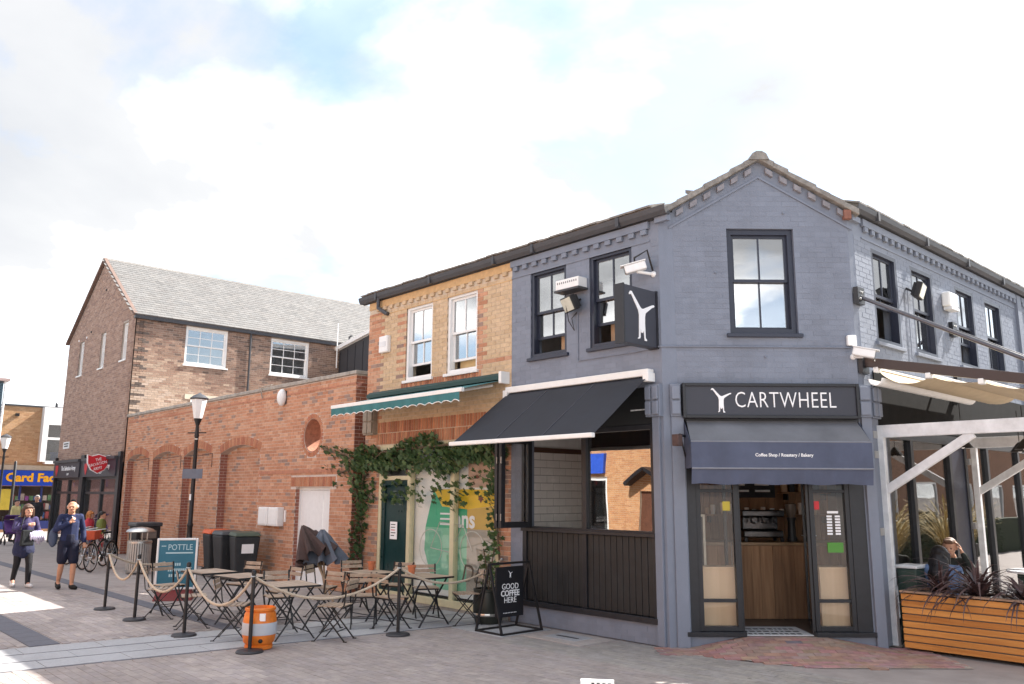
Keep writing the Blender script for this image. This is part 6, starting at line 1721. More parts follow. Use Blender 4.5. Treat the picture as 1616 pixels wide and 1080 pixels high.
# bicycles
def bicycle(x, y, rz, col, lab, basket=False, lean=.06):
    t = thing('bicycle', lab, 'bicycle', (x, y, 0), rz, 'parked bicycles'); t.rotation_euler = (lean, 0, rz)
    fm = pm('bike_frame_%.2f%.2f' % (col[0], col[2]), col, var=.05, rough=.3)
    for cx in (-.52, .52):
        w = MB().tube([(cx + .33 * cos(a * pi / 16), 0, .345 + .33 * sin(a * pi / 16)) for a in range(32)], .017, 6, closed=True).build('wheel', M_DARKMET, t, smooth=True, keep=True)
        rim = MB().tube([(cx + .305 * cos(a * pi / 14), 0, .345 + .305 * sin(a * pi / 14)) for a in range(28)], .009, 5, closed=True)
        for k in range(14): rim.beam((cx, 0, .345), (cx + .3 * cos(k * pi / 7), 0, .345 + .3 * sin(k * pi / 7)), .003, .003, up=(0, 1, 0))
        rim.tube([(cx, -.04, .345), (cx, .04, .345)], .025, 8)
        o = rim.build('rim', M_STEEL, w); o.location = (0, 0, 0)
        o.data.transform(Matrix.Translation(world_loc(w)))
        g = MB().tube([(cx + .36 * cos(radians(a)), 0, .345 + .36 * sin(radians(a))) for a in range(20, 165, 12)], .016, 5).build('mudguard', M_STEEL if cx > 0 else M_DARKMET, t, keep=True)
    f = MB().tube([(-.52, 0, .345), (-.08, 0, .3), (-.2, 0, .82)], .016, 7).tube([(-.08, 0, .3), (.36, 0, .72), (.34, 0, .84)], .019, 7).tube([(-.18, 0, .76), (.35, 0, .8)], .016, 7).tube([(-.52, 0, .345), (-.18, 0, .74)], .011, 6)
    f.build('frame', fm, t, smooth=True, keep=True)
    MB().tube([(.34, 0, .84), (.4, 0, .62), (.52, 0, .345)], .014, 6).build('fork', fm, t, smooth=True, keep=True)
    MB().tube([(.34, 0, .84), (.32, 0, 1.0)], .014, 6).tube([(.22, -.28, 1.0), (.3, -.24, 1.02), (.34, 0, 1.0), (.3, .24, 1.02), (.22, .28, 1.0)], .012, 6).build('handlebar', M_STEEL, t, smooth=True, keep=True)
    MB().hexa([(-.34, -.08, .9), (-.1, -.02, .9), (-.1, .02, .9), (-.34, .08, .9)], [(-.34, -.085, .95), (-.06, -.025, .94), (-.06, .025, .94), (-.34, .085, .95)]).tube([(-.2, 0, .82), (-.21, 0, .9)], .013, 6).build('saddle', M_DARKMET, t, bevel=.015, keep=True)
    cg = MB().lathe([(.09, -.01), (.09, .01)], n=18).build('chainring', M_STEEL, t, keep=True); cg.rotation_euler = (pi / 2, 0, 0); cg.location = (-.08, -.04, .3)
    MB().tube([(-.08, -.06, .3), (.06, -.07, .2), (.1, -.12, .2)], .01, 5).tube([(-.08, .06, .3), (-.22, .07, .4), (-.26, .12, .4)], .01, 5).build('crank', M_STEEL, t, keep=True)
    if basket: MB().hexa([(.38, -.14, .78), (.64, -.14, .78), (.64, .14, .78), (.38, .14, .78)], [(.36, -.18, 1.0), (.7, -.18, 1.0), (.7, .18, 1.0), (.36, .18, 1.0)]).build('basket', pm('orange_red_basket', (.5, .09, .04), var=.2, rough=.8), t, bevel=.02, keep=True)
bicycle(-15.9, -2.2, -.75, (.02, .02, .025), 'black bicycle with an orange-red basket, nearest the litter bins', True)
bicycle(-16.7, -2.15, -.75, (.35, .36, .38), 'silver bicycle second from the litter bins')
bicycle(-17.5, -2.1, -.7, (.03, .05, .12), 'dark blue bicycle third from the litter bins')
bicycle(-18.6, -2.0, -.8, (.03, .03, .03), 'black bicycle behind the man in navy, farthest from the bins')

# ================================================================== TERRACE ROUND THE CORNER
# cafe window front on the right face
rf_ = MB(); 
ms = [2.75, 3.55, 5.02, 5.68, 6.72, 8.36, 9.9, 11.5]
for s in ms: rf_.fbox(FR, s, s + .1, -.12, .0, .32, 2.75)
rf_.fbox(FR, 2.75, 11.6, -.12, 0, 2.75, 2.9).fbox(FR, 2.75, 11.6, -.12, .05, .22, .32)
rf_ = rf_.build('terrace_window_front', M_BLACK, cafe, bevel=.004)
for a, b in zip(ms, ms[1:]):
    if a == 5.02: MB().fbox(FR, a + .1, b, -.06, -.02, .32, 2.75).build('infill_panel', M_NAVYF, rf_)
    else: MB().fbox(FR, a + .1, b, -.06, -.052, .32, 2.75).build('pane', glass('terrace_glass', tint=(.6, .6, .6), refl=.12, boost=1.4), rf_)
MB().fbox(FR, 2.45, 11.6, -.2, .02, 2.905, 3.68).build('fascia', pm('matt_black_board', (.018, .018, .018), var=.2, rough=.95, spec=.1), cafe)
# pergola with drawn-back canvas
pg = thing('pergola_canopy', 'brown railed pergola canopy with beige canvas drawn back in folds on the cafe terrace', 'canopy', (2.2, 3.9, 3.6))
M_RAIL = pm('dark_brown_rail', (.045, .03, .028), var=.1, rough=.4); M_CANV = pm('beige_canvas', (.52, .42, .28), var=.08, scale=5, rough=.85, bump=.15)
rz = lambda x: 3.76 - .219 * (x - 1.86)
for y in (2.15, 5.62):
    MB().beam((1.84, y, rz(1.84)), (5.2, y, rz(5.2)), .09, .13, up=(0, 1, 0) if False else (0, 0, 1)).build('rail', M_RAIL, pg, bevel=.006)
    MB().box(1.8, 1.86, y - .12, y + .08, 3.6, 3.92).box(1.8, 1.87, y - .12, y + .08, 4.58, 4.82).build('wall_bracket', M_BLACK, pg)
    for dy in (-.08, .04): MB().ball((1.875, y + dy * .5 - .02, 4.75), .014, 6).ball((1.875, y + dy * .5 - .02, 4.65), .014, 6).build('bolt', M_STEEL, pg)
    MB().tube([(1.84, y, 4.69), (4.25, y, 3.32)], .03, 10).build('tie_rod', pm('chrome_black_rod', (.06, .06, .075), rough=.2, spec=.8), pg, smooth=True)
    for zz in (3.80, 3.70): MB().ball((2.0, y - .05, zz - .04), .014, 8).build('bolt', M_STEEL, pg)
xs = [1.99, 2.66, 3.28, 3.9, 4.5, 5.1]
A, B = [], []
for i, (a, b) in enumerate(zip(xs, xs[1:])):
    for k in range(12):
        u = k / 12; x = a + (b - a) * u
        sag = (.15 if i == 0 else .05) * sin(pi * u) ** .7
        z = rz(x) - .085 - sag * (1.0 if u < .5 else .95)
        A.append((x, 2.2, z)); B.append((x, 5.58, z - .02))
MB().sheet(A, B, .006, (0, 0, 1)).build('canvas', M_CANV, pg, smooth=True)
for x in xs: MB().box(x - .02, x + .045, 2.09, 2.2, rz(x) - .13, rz(x) - .06).build('runner_clip', M_TRIM, pg, bevel=.008)
for x in xs: MB().beam((x, 2.2, rz(x) - .075), (x, 5.58, rz(x) - .075), .04, .03).build('pleat_bar', M_TRIM, pg)
MB().prism([(1.88 + .1 + .1 * cos(a * pi / 8), 2.12, 3.52 + .1 * sin(a * pi / 8)) for a in range(8, 17)] + [(1.88 + .1 + .085 * cos(a * pi / 8), 2.12, 3.52 + .085 * sin(a * pi / 8)) for a in range(16, 7, -1)], (0, 3.5, 0)).build('end_gutter', M_TRIM, pg)
# pale steel side frames
def side_frame(y, lab):
    t = thing('steel_frame', lab, 'frame', (1.87, y, 0), group='pale steel terrace frames')
    MB().box(1.83, 1.92, y - .045, y + .045, 0, 2.90).build('post', M_GALV, t, bevel=.006)
    MB().box(1.92, 4.6, y - .044, y + .044, 2.73, 2.90).build('beam', M_GALV, t, bevel=.006)
    MB().beam((1.9, y, 2.02), (3.05, y, 2.735), .06, .11).build('brace', M_GALV, t, bevel=.006)
    for z in (1.42, 2.45, 2.72): MB().box(1.8, 1.85, y - .17, y - .045, z, z + .1).build('wall_clamp', M_STEEL, t)
    MB().box(1.78, 1.97, y - .09, y + .09, 0, .012).build('base_plate', M_STEEL, t)
side_frame(2.40, 'pale steel post, beam and brace beside the corner door'); side_frame(5.9, 'pale steel post, beam and brace farther along the terrace')
# festoon lamps under the canopy
for i, (x, y) in enumerate(((2.5, 3.6), (3.0, 4.6), (2.7, 5.4))):
    t = thing('pendant_lamp', ('small dark pendant lamp under the canopy, nearest the steel brace', 'small dark pendant lamp under the canopy, farthest out from the wall', 'small dark pendant lamp under the canopy, deepest along the terrace')[i], 'lamp', (x, y, 2.6), group='pendant lamps under the canopy')
    MB().tube([(x, y, 3.25), (x, y, 2.75)], .006, 5).build('flex', M_DARKMET, t); MB().lathe([(.02, .15), (.05, .12), (.14, 0), (.135, 0), (.04, .11)], (x, y, 2.62), 16, cap=False).build('shade', M_DARKMET, t, smooth=True); MB().ball((x, y, 2.64), .035, 8).build('bulb', M_LETTER, t)

# slatted planter with dark cordylines
M_LARCH = wood('larch_slat', (.42, .155, .035), (.72, .33, .09), 'x', 2.2, .5)
pl = thing('slatted_planter', 'long honey-coloured slatted timber planter on the terrace edge', 'planter', (3.5, 2.5, 0))
px0, px1, py0, py1 = 2.075, 5.4, 2.17, 2.75
MB().box(px0 + .025, px1 - .025, py0 + .025, py1 - .025, .03, .66).build('liner', M_ROOMD, pl)
for k in range(8):
    z = .035 + k * .085
    MB().box(px0, px1, py0, py0 + .024, z, z + .07).build('slat', M_LARCH, pl, bevel=.005)
    MB().box(px0, px0 + .024, py0 + .0245, py1, z, z + .07).build('slat', M_LARCH, pl, bevel=.005)
MB().box(px0 - .01, px1, py0 - .012, py0 + .09, .715, .74).box(px0 - .01, px0 + .09, py0 + .0905, py1, .715, .74).box(px0 + .0905, px1, py1 - .09, py1, .715, .74).build('rim', pm('weathered_rim', (.34, .22, .15), var=.2, rough=.7), pl, bevel=.004)
MB().box(px0 + .09, px1, py0 + .09, py1 - .09, .6, .67).build('soil', MATS['potting_soil'], pl)
M_CORD = pm('maroon_cordyline_leaf', (.085, .05, .05), var=.3, scale=20, rough=.45)
def cordyline(x, y, n, lab, seed, ln=.62):
    r = random.Random(seed); t = thing('cordyline', lab, 'plant', (x, y, .67), group='cordylines in the planter')
    for k in range(n):
        a = r.uniform(0, 2 * pi); L_ = ln * r.uniform(.6, 1.15); up = r.uniform(.25, 1.25); d = V((cos(a), sin(a), 0)); w = .026 * r.uniform(.8, 1.3)
        pts = []; p = V((x, y, .67 + r.uniform(0, .08))); an = up
        for q in range(7):
            pts.append(p.copy()); p = p + (d * cos(an) + V((0, 0, sin(an)))) * L_ / 6; an -= r.uniform(.12, .42)
        s = V((-d.y, d.x, 0)); mb = MB()
        for q in range(6):
            wa, wb_ = w * (1 - q / 6.2), w * (1 - (q + 1) / 6.2)
            mb.face(pts[q] - s * wa, pts[q], pts[q + 1], pts[q + 1] - s * wb_); mb.face(pts[q], pts[q] + s * wa - V((0, 0, .3 * wa)), pts[q + 1] + s * wb_ - V((0, 0, .3 * wb_)), pts[q + 1])
        mb.build('leaf', M_CORD, t)
    MB().tube([(x, y, .6), (x, y, .72)], .03, 8).build('stem', MATS['creeper_stem'], t)
cordyline(2.5, 2.4, 56, 'maroon spiky cordyline at the left of the planter, before the seated pair', 3, .7)
cordyline(2.95, 2.38, 95, 'big maroon spiky cordyline drooping over the middle of the planter', 4, .92)
cordyline(3.42, 2.42, 50, 'maroon spiky cordyline at the right frame edge of the planter', 5, .7)
# barrel tables and a chair on the terrace
def barrel(x, y, lab):
    t = thing('barrel_table', lab, 'table', (x, y, 0))
    MB().lathe([(.27, 0), (.28, .02), (.28, .28), (.29, .3), (.28, .32), (.28, .58), (.29, .6), (.28, .62), (.28, .92)], (x, y, 0), 24).build('drum', pm('dark_green_drum', (.03, .055, .045), var=.15, rough=.5, dirt=.2), t, smooth=True)
    MB().lathe([(.4, .925), (.41, .935), (.41, .955), (.4, .96)], (x, y, 0), 30).build('top', M_GALV, t, smooth=True)
gb = thing('green_bin', 'slim dark green bin with a pale lid between steel post and seated woman', 'bin', (2.0, 2.75, 0))
MB().box(1.87, 2.13, 2.58, 2.92, .02, .98).build('body', pm('dark_green_bin', (.03, .055, .045), var=.15, rough=.5, dirt=.2), gb, bevel=.02); MB().box(1.855, 2.15, 2.56, 2.94, .985, 1.03).build('lid', M_GALV, gb, bevel=.015)
barrel(3.2, 4.0, 'dark green drum table behind the cordylines')

# white-topped board at the very bottom edge
wbx = thing('price_board', 'top corner of a white lettered board at the bottom edge of the view', 'board', (3.65, -5.5, 0))
Fw = Frame((3.62, -5.55, 0), V((cos(radians(38)), sin(radians(38)), 0)), V((sin(radians(38)), -cos(radians(38)), 0)))
for s in (-.02, .12): MB().fbox(Fw, s, s + .02, -.025, 0, 0, .5).build('leg', M_WHITE, wbx)
MB().fbox(Fw, -.03, .15, -.03, .01, .5, .952).build('panel', M_WHITE, wbx)
for k in range(4): MB().fbox(Fw, .03 + k * .03, .045 + k * .03, .01, .012, .90, .94).build('print_mark', M_DARKMET, wbx)

# ================================================================== PEOPLE
def capsule(mb, p, q, r0, r1, n=12):
    p, q = V(p), V(q); ax = q - p; L_ = ax.length
    if L_ < 1e-5: mb.ball(p, r0, n); return
    ax.normalize(); pts, rs = [], []
    for k in range(5): a = pi / 2 * (1 - k / 4); pts.append(p - ax * r0 * sin(a) * .999); rs.append(max(.0008, r0 * cos(a)))
    for k in range(5): a = pi / 2 * k / 4; pts.append(q + ax * r1 * sin(a) * .999); rs.append(max(.0008, r1 * cos(a)))
    mb.tube(pts, rs, n)


def flesh(name, prims, mat, parent, voxel=.008, smooth=3, keep_faces=None):
    """one continuous skin grown over a set of tapered limbs: union by voxels, then relaxed"""
    mb = MB()
    for p in prims:
        if p[0] == 'b': mb.ball(p[1], p[2], 14, p[3] if len(p) > 3 else (1, 1, 1))
        else: capsule(mb, *p)
    me = mb.mesh(name); tmp = bpy.data.objects.new('tmp', me); COL.objects.link(tmp)
    r = tmp.modifiers.new('r', 'REMESH'); r.mode = 'VOXEL'; r.voxel_size = voxel; r.use_smooth_shade = True
    s = tmp.modifiers.new('s', 'SMOOTH'); s.factor = .5; s.iterations = smooth
    dg = bpy.context.evaluated_depsgraph_get()
    out = bpy.data.meshes.new_from_object(tmp.evaluated_get(dg))
    bpy.data.objects.remove(tmp); bpy.data.meshes.remove(me)
    out.materials.clear(); out.materials.append(mat)
    out.polygons.foreach_set('use_smooth', [True] * len(out.polygons))
    ob = bpy.data.objects.new(name, out); COL.objects.link(ob); ob.parent = parent
    return ob


def hand_prims(w, d, palm_n, curl=.5, s=1.0, side=1):
    """palm, four unequal bent fingers and a thumb leaving the side of the palm; w wrist, d pointing direction, palm_n palm normal"""
    w, d, n = V(w), V(d).normalized(), V(palm_n).normalized(); a = d.cross(n).normalized() * side
    out = []
    k1 = w + d * .085 * s
    for off in (-.025, -.008, .009, .026): out.append((w + a * off * .7 * s, k1 + a * off * s, .016 * s, .0125 * s))
    for off, L_ in ((-.029, .066), (-.010, .078), (.010, .073), (.029, .056)):
        b = k1 + a * off * s; p = b; ang = .15
        for seg in (.45, .32, .26):
            ang += curl; q = p + (d * cos(ang) + n * sin(ang)) * L_ * seg * s; out.append((p, q, .0092 * s, .008 * s)); p = q
    t0 = w + d * .022 * s - a * .026 * s; t1 = t0 + (d * .6 - a * .75 + n * .25).normalized() * .038 * s; t2 = t1 + (d * .9 - a * .2 + n * .35).normalized() * .032 * s
    out += [(t0, t1, .0135 * s, .011 * s), (t1, t2, .0105 * s, .0085 * s)]
    return out


SKIN = {'light': pm('skin_light', (.55, .30, .21), var=.06, scale=20, rough=.5), 'tan': pm('skin_tan', (.50, .26, .16), var=.06, scale=20, rough=.5)}
def cloth(nm, c, rough=.85, var=.12): return pm('cloth_' + nm, c, var=var * 1.6, scale=9, rough=rough, bump=.8, bscale=17)


def head(hc, f, r=1.0, hair=None, hairstyle='short', tilt=0.0):
    """prims for head, and (hair prims); f is the horizontal look direction"""
    h, f = V(hc), V((f[0], f[1], f[2] if len(f) > 2 else 0)).normalized(); s = V((-f.y, f.x, 0)).normalized(); u = s.cross(f) * -1
    if u.z < 0: u = -u
    P = lambda a, b, c: h + (s * a + f * b + u * c) * r
    pr = [('b', P(0, -.015, .03), .093 * r), ('b', P(0, .015, .0), .082 * r), (P(-.02, .045, -.07), P(.02, .045, -.07), .045 * r, .045 * r), (P(0, .04, -.03), P(0, .05, -.085), .062 * r, .034 * r),
          (P(0, .088, .012), P(0, .108, -.022), .010 * r, .015 * r), (P(-.03, .078, .03), P(.03, .078, .03), .02 * r, .02 * r)]
    for k in (-1, 1): pr.append((P(k * .086, -.005, .012), P(k * .09, -.012, -.022), .018 * r, .012 * r)); pr.append((P(k * .035, .066, -.028), P(k * .045, .05, -.02), .022 * r, .02 * r))
    eyes = [P(-.032, .088, .004), P(.032, .088, .004)]; mouth = (P(-.02, .083, -.058), P(.02, .083, -.058))
    hp = []
    if hairstyle == 'long':
        hp = [('b', P(0, -.03, .045), .103 * r), (P(0, -.06, .02), P(0, -.085, -.2), .085 * r, .07 * r), (P(0, -.09, -.02), P(0, -.155, -.24), .085 * r, .075 * r), (P(-.06, -.09, -.05), P(-.075, -.13, -.25), .06 * r, .05 * r), (P(.06, -.09, -.05), P(.075, -.13, -.25), .06 * r, .05 * r), (P(-.085, -.01, .03), P(-.095, -.02, -.2), .04 * r, .035 * r), (P(.085, -.01, .03), P(.095, -.02, -.2), .04 * r, .035 * r), (P(-.05, .06, .075), P(.05, .06, .075), .035 * r, .035 * r)]
    elif hairstyle == 'bob':
        hp = [('b', P(0, -.025, .045), .105 * r), (P(-.09, .0, .03), P(-.1, .0, -.11), .038 * r, .034 * r), (P(.09, .0, .03), P(.1, .0, -.11), .038 * r, .034 * r), (P(0, -.07, .0), P(0, -.075, -.1), .075 * r, .06 * r), (P(-.05, .075, .07), P(.05, .075, .07), .028 * r, .028 * r)]
    elif hairstyle == 'short':
        hp = [('b', P(0, -.028, .05), .096 * r), (P(0, -.07, .03), P(0, -.065, -.04), .06 * r, .045 * r), (P(-.03, .055, .095), P(.03, .055, .095), .03 * r, .03 * r), (P(-.08, -.02, .03), P(-.082, -.015, -.005), .022 * r, .014 * r), (P(.08, -.02, .03), P(.082, -.015, -.005), .022 * r, .014 * r)]
    elif hairstyle == 'bald':
        hp = [(P(-.07, -.06, .02), P(.07, -.06, .02), .045 * r, .045 * r), (P(-.085, -.02, .02), P(-.087, -.015, -.01), .018 * r, .012 * r), (P(.085, -.02, .02), P(.087, -.015, -.01), .018 * r, .012 * r), (P(-.05, -.085, -.01), P(.05, -.085, -.01), .03 * r, .03 * r)]
    return pr, hp, eyes, mouth


M_EYE = pm('eye_dark', (.015, .01, .008), rough=.2); M_LIP = pm('lip_red', (.35, .10, .09), rough=.4)


def person(lab, loc, rz, J, skin, clothes, hair, group=None, voxel=.008, name='person', hands=True, curl=.5, look=None):
    """J: joints in local metres facing -Y; clothes: list of (part, material, prims)"""
    t = thing(name, lab, 'person', loc, rz, group)
    sk = SKIN[skin]
    hp, hh, eyes, mouth = head(J['head'], J.get('look', (0, -1, 0)), J.get('hr', 1.0), hairstyle=hair[0])
    neck = V(J['neck']); pr = list(hp) + [(neck, V(J['head']) + V((0, .01, -.06)), .056, .052), (neck, V(J['neck']) + V((0, 0, -.06)), .058, .08)]
    pr += [(J['neck'], J['chest'], .07, .12), (J['chest'], J['waist'], .125, .105), (J['waist'], J['hip'], .11, .125)]
    for sd in ('l', 'r'):
        s_, e_, w_ = J['sh' + sd], J['el' + sd], J['wr' + sd]
        pr += [(J['chest'], s_, .09, .055), (s_, e_, .048, .038), (e_, w_, .038, .026)]
        h_, k_, a_ = J['hp' + sd], J['kn' + sd], J['an' + sd]
        pr += [(J['hip'], h_, .11, .09), (h_, k_, .085, .055), (k_, V(k_).lerp(V(a_), .35), .055, .056), (V(k_).lerp(V(a_), .35), a_, .056, .034), (a_, V(a_) + V(J.get('ft' + sd, (0, -.15, -.045))), .038, .03)]
        if hands:
            dv = J.get('hd' + sd, tuple(V(w_) - V(e_))); pr += hand_prims(w_, dv, J.get('pn' + sd, (0, 1, 0)), J.get('curl' + sd, curl), .95, 1 if sd == 'r' else -1)
        else: pr += [(w_, V(w_) + (V(w_) - V(e_)).normalized() * .1, .03, .025)]
    flesh('body', pr, sk, t, voxel)
    if hh: flesh('hair', hh, hair[1], t, max(voxel, .009), 2)
    mb = MB(); [mb.ball(e, .0105, 8) for e in eyes]; mb.build('eyes', M_EYE, t, smooth='all', keep=True)
    mb = MB(); capsule(mb, mouth[0], mouth[1], .0075, .0075, 8); mb.build('mouth', M_LIP, t, smooth='all', keep=True)
    for nm, m_, prims in clothes: flesh(nm, prims, m_, t, max(voxel, .009), 4)
    return t


def legs(J, a, b, ra, rb, rc, to='an', frac=1.0):
    """trouser prims over hip, both thighs and shins"""
    out = [(J['hip'], V(J['waist']).lerp(V(J['hip']), .4), ra, ra * .95)]
    for sd in ('l', 'r'):
        out += [(J['hip'], J['hp' + sd], ra * .95, ra * .78), (J['hp' + sd], V(J['hp' + sd]).lerp(V(J['kn' + sd]), min(1, frac)), ra * .78, rb)]
        if frac >= 1: out += [(J['kn' + sd], J['an' + sd], rb, rc)]
    return out


def top(J, r, sleeve=1.0, len_=1.0, rs=.062, rw=.042):
    out = [(V(J['neck']) + V((0, 0, -.05)), J['chest'], .085, r), (J['chest'], J['waist'], r, r * .92), (J['waist'], V(J['waist']).lerp(V(J['hip']), len_), r * .92, r * 1.02)]
    x = V((.06, 0, 0)); out += [(V(J['chest']) + x, V(J['waist']) + x, r * .85, r * .8), (V(J['chest']) - x, V(J['waist']) - x, r * .85, r * .8), (V(J['waist']) + x, V(J['waist']).lerp(V(J['hip']), len_) + x, r * .8, r * .9), (V(J['waist']) - x, V(J['waist']).lerp(V(J['hip']), len_) - x, r * .8, r * .9)]
    for sd in ('l', 'r'):
        s_, e_, w_ = V(J['sh' + sd]), V(J['el' + sd]), V(J['wr' + sd])
        out += [(J['chest'], s_, r * .75, rs), (V(J['neck']) + V((0, .01, -.05)), s_, .06, rs * .9)]
        if sleeve <= .5: out += [(s_, s_.lerp(e_, sleeve * 2), rs, rs * .9)]
        else: out += [(s_, e_, rs, rs * .88), (e_, e_.lerp(w_, (sleeve - .5) * 2 - .06), rs * .88, rw)]
    return out


def shoes(J, r=.046, L_=.17):
    out = []
    for sd in ('l', 'r'):
        a = V(J['an' + sd]); f = V(J.get('ft' + sd, (0, -.15, -.045))); f2 = V((f.x, f.y, 0)).normalized()
        z = a.z + f.z if f.z < -.03 else a.z - .05
        out += [(a + V((0, .03, -.02)) , a + f2 * L_ * .5 + V((0, 0, f.z)), r * .95, r), (a + f2 * L_ * .5 + V((0, 0, f.z)), a + f2 * L_ + V((0, 0, f.z - .004)), r, r * .8), (a + V((0, .02, f.z)), a + f2 * L_ * .6 + V((0, 0, f.z)), r * .9, r)]
    return out


def stand(h=1.7, stride=0.0, **kw):
    k = h / 1.7
    J = dict(head=(0, -.015, 1.585), neck=(0, .01, 1.46), chest=(0, .01, 1.28), waist=(0, 0, 1.06), hip=(0, .01, .93), shl=(.175, .01, 1.40), shr=(-.175, .01, 1.40), ell=(.22, .03, 1.12), elr=(-.22, .03, 1.12), wrl=(.21, -.06, .89), wrr=(-.21, -.06, .89),
             hpl=(.09, 0, .88), hpr=(-.09, 0, .88), knl=(.095, -.03 - stride * .5, .48), knr=(-.095, -.03 + stride * .25, .49), anl=(.09, -stride * .9, .075), anr=(-.09, stride, .09 + stride * .2), ftl=(0.02, -.15, -.035), ftr=(-.02, -.14, -.045 - stride * .2))
    J.update(kw)
    return {a: (tuple(V(b) * k) if a[:2] not in ('ft', 'hd', 'pn') and isinstance(b, tuple) and a != 'look' else b) for a, b in J.items()}


H_BLACK = pm('hair_black', (.012, .010, .010), var=.3, scale=30, rough=.4, bump=.3, stretch=(1, 1, .2)); H_BROWN = pm('hair_brown', (.07, .035, .02), var=.3, scale=30, rough=.5, bump=.3); H_GREY = pm('hair_grey', (.35, .32, .3), var=.2, scale=30, rough=.6); H_SAND = pm('hair_sandy', (.13, .065, .035), var=.25, scale=30, rough=.6, bump=.3); H_GINGER = pm('hair_ginger', (.45, .17, .05), var=.2, scale=30, rough=.6)
# direction the walkers face: towards +x with a slight turn to the camera
RZW = math.atan2(1, 0) + 0.12
J = stand(1.66, .2, ell=(.24, -.06, 1.13), wrl=(.04, -.23, 1.08), hdl=(-1, -.1, .15), pnl=(0, 1, 0), elr=(-.25, -.12, 1.20), wrr=(-.01, -.24, 1.30), hdr=(1, -.05, .1), pnr=(0, 1, 0), look=(.1, -1, 0), head=(.0, -.03, 1.585))
M_PURP = pm('cloth_purple_print', (.035, .026, .085), var=.7, scale=16, rough=.8)
wm = person('woman in a dark purple jacket and black leggings walking with a crossed arm and bag', (-13.1, -4.6, 0), RZW - .05, J, 'light', [
    ('jacket', M_PURP, top(J, .135, .95, .95)), ('skirt', cloth('navy_tunic', (.016, .02, .055)), [(V(J['hip']) + V((0, 0, .06)), V(J['hip']) + V((0, -.02, -.17)), .145, .17), (V(J['hip']) + V((.05, 0, .0)), V(J['hip']) + V((.07, -.02, -.18)), .13, .14), (V(J['hip']) + V((-.05, 0, .0)), V(J['hip']) + V((-.07, .0, -.18)), .13, .14)]),
    ('leggings', cloth('black_leggings', (.012, .012, .015)), legs(J, 0, 0, .125, .066, .046)), ('shoes', pm('cloth_white_trainer', (.6, .6, .6), rough=.5), shoes(J, .046))], ('bob', H_BROWN))
bag = thing('tote_bag', 'black padded bag slung across the walking woman', 'bag', (-12.9, -4.55, .9))
def loc_pt(t, p):
    a = t.rotation_euler.z; return V((t.location.x + p[0] * cos(a) - p[1] * sin(a), t.location.y + p[0] * sin(a) + p[1] * cos(a), p[2]))
q = [loc_pt(wm, p) for p in ((-.16, -.20, .84), (.1, -.22, .84), (.1, -.22, 1.16), (-.16, -.2, 1.16))]
nn = loc_pt(wm, (0, -1, 0)) - loc_pt(wm, (0, 0, 0)); nn.z = 0
MB().hexa([q[0], q[1], q[1] + nn * .09, q[0] + nn * .09], [q[3] * .9 + q[2] * .1, q[2] * .9 + q[3] * .1, q[2] * .9 + q[3] * .1 + nn * .05, q[3] * .9 + q[2] * .1 + nn * .05]).build('pouch', cloth('black_bag', (.014, .016, .018)), bag, bevel=.04)
MB().tube([q[3] + nn * .03, loc_pt(wm, (-.12, -.17, 1.34)), loc_pt(wm, (-.02, -.03, 1.49)), loc_pt(wm, (.12, .12, 1.3)), loc_pt(wm, (.15, -.0, 1.1)), q[2] + nn * .03], .012, 6).build('strap', cloth('black_bag', (.014, .016, .018)), bag)
wrap = thing('striped_scarf', 'white and lilac striped scarf hanging over the walking woman\'s forearm', 'scarf', loc_pt(wm, (.12, -.27, 1.05)))
sc_ = MB()
for k in range(7):
    a = loc_pt(wm, (.02 + k * .035, -.235 - .01 * sin(k), 1.13)); b = loc_pt(wm, (.03 + k * .04, -.30, 1.02)); c = loc_pt(wm, (.05 + k * .04, -.25, .90 + .03 * sin(k * 1.3))); sc_.tube([a, b, c], [.022, .026, .02], 7)
sc_.build('cloth', pm('cloth_lilac_stripe', (.55, .52, .66), var=.4, scale=22, rough=.9), wrap, smooth='all')
J = stand(1.74, .14, elr=(-.27, -.02, 1.15), wrr=(-.06, -.2, 1.30), hdr=(.55, -.1, .7), pnr=(.2, 1, 0), look=(-.45, -1, 0), wrl=(.27, -.07, .88), ell=(.26, .05, 1.13))
M_NVY = cloth('navy_jacket', (.014, .022, .07))
mn = person('balding man in navy zip jacket and shorts walking with hand at chest', (-12.15, -4.0, 0), RZW - .12, J, 'tan', [
    ('jacket', M_NVY, top(J, .132, .96, .9, .066, .048)), ('collar', cloth('white_shirt', (.7, .7, .7)), [(V(J['neck']) + V((-.03, -.01, -.03)), V(J['neck']) + V((.03, -.01, -.03)), .04, .04), (V(J['neck']) + V((0, -.05, -.05)), V(J['chest']) + V((0, -.12, .12)), .018, .008)]),
    ('shorts', cloth('navy_shorts', (.008, .010, .028)), legs(J, 0, 0, .145, .098, .0, frac=.82)), ('shoes', cloth('black_shoe', (.012, .012, .012)), shoes(J, .05, .2))], ('bald', H_GREY))
rk_ = thing('shoulder_bag', 'blue-grey bag hanging at the far side of the man in navy', 'bag', loc_pt(mn, (-.3, .05, .95)))
q = loc_pt(mn, (-.27, .12, 1.02)); MB().ball(q, .17, 14, (.85, .5, 1.15)).build('pouch', cloth('slate_bag', (.05, .07, .12)), rk_, smooth='all')
MB().tube([loc_pt(mn, (-.3, .1, 1.15)), loc_pt(mn, (-.17, -.06, 1.38)), loc_pt(mn, (-.14, .1, 1.48)), loc_pt(mn, (-.28, .16, 1.15))], .014, 6).build('strap', cloth('slate_bag', (.05, .07, .12)), rk_)
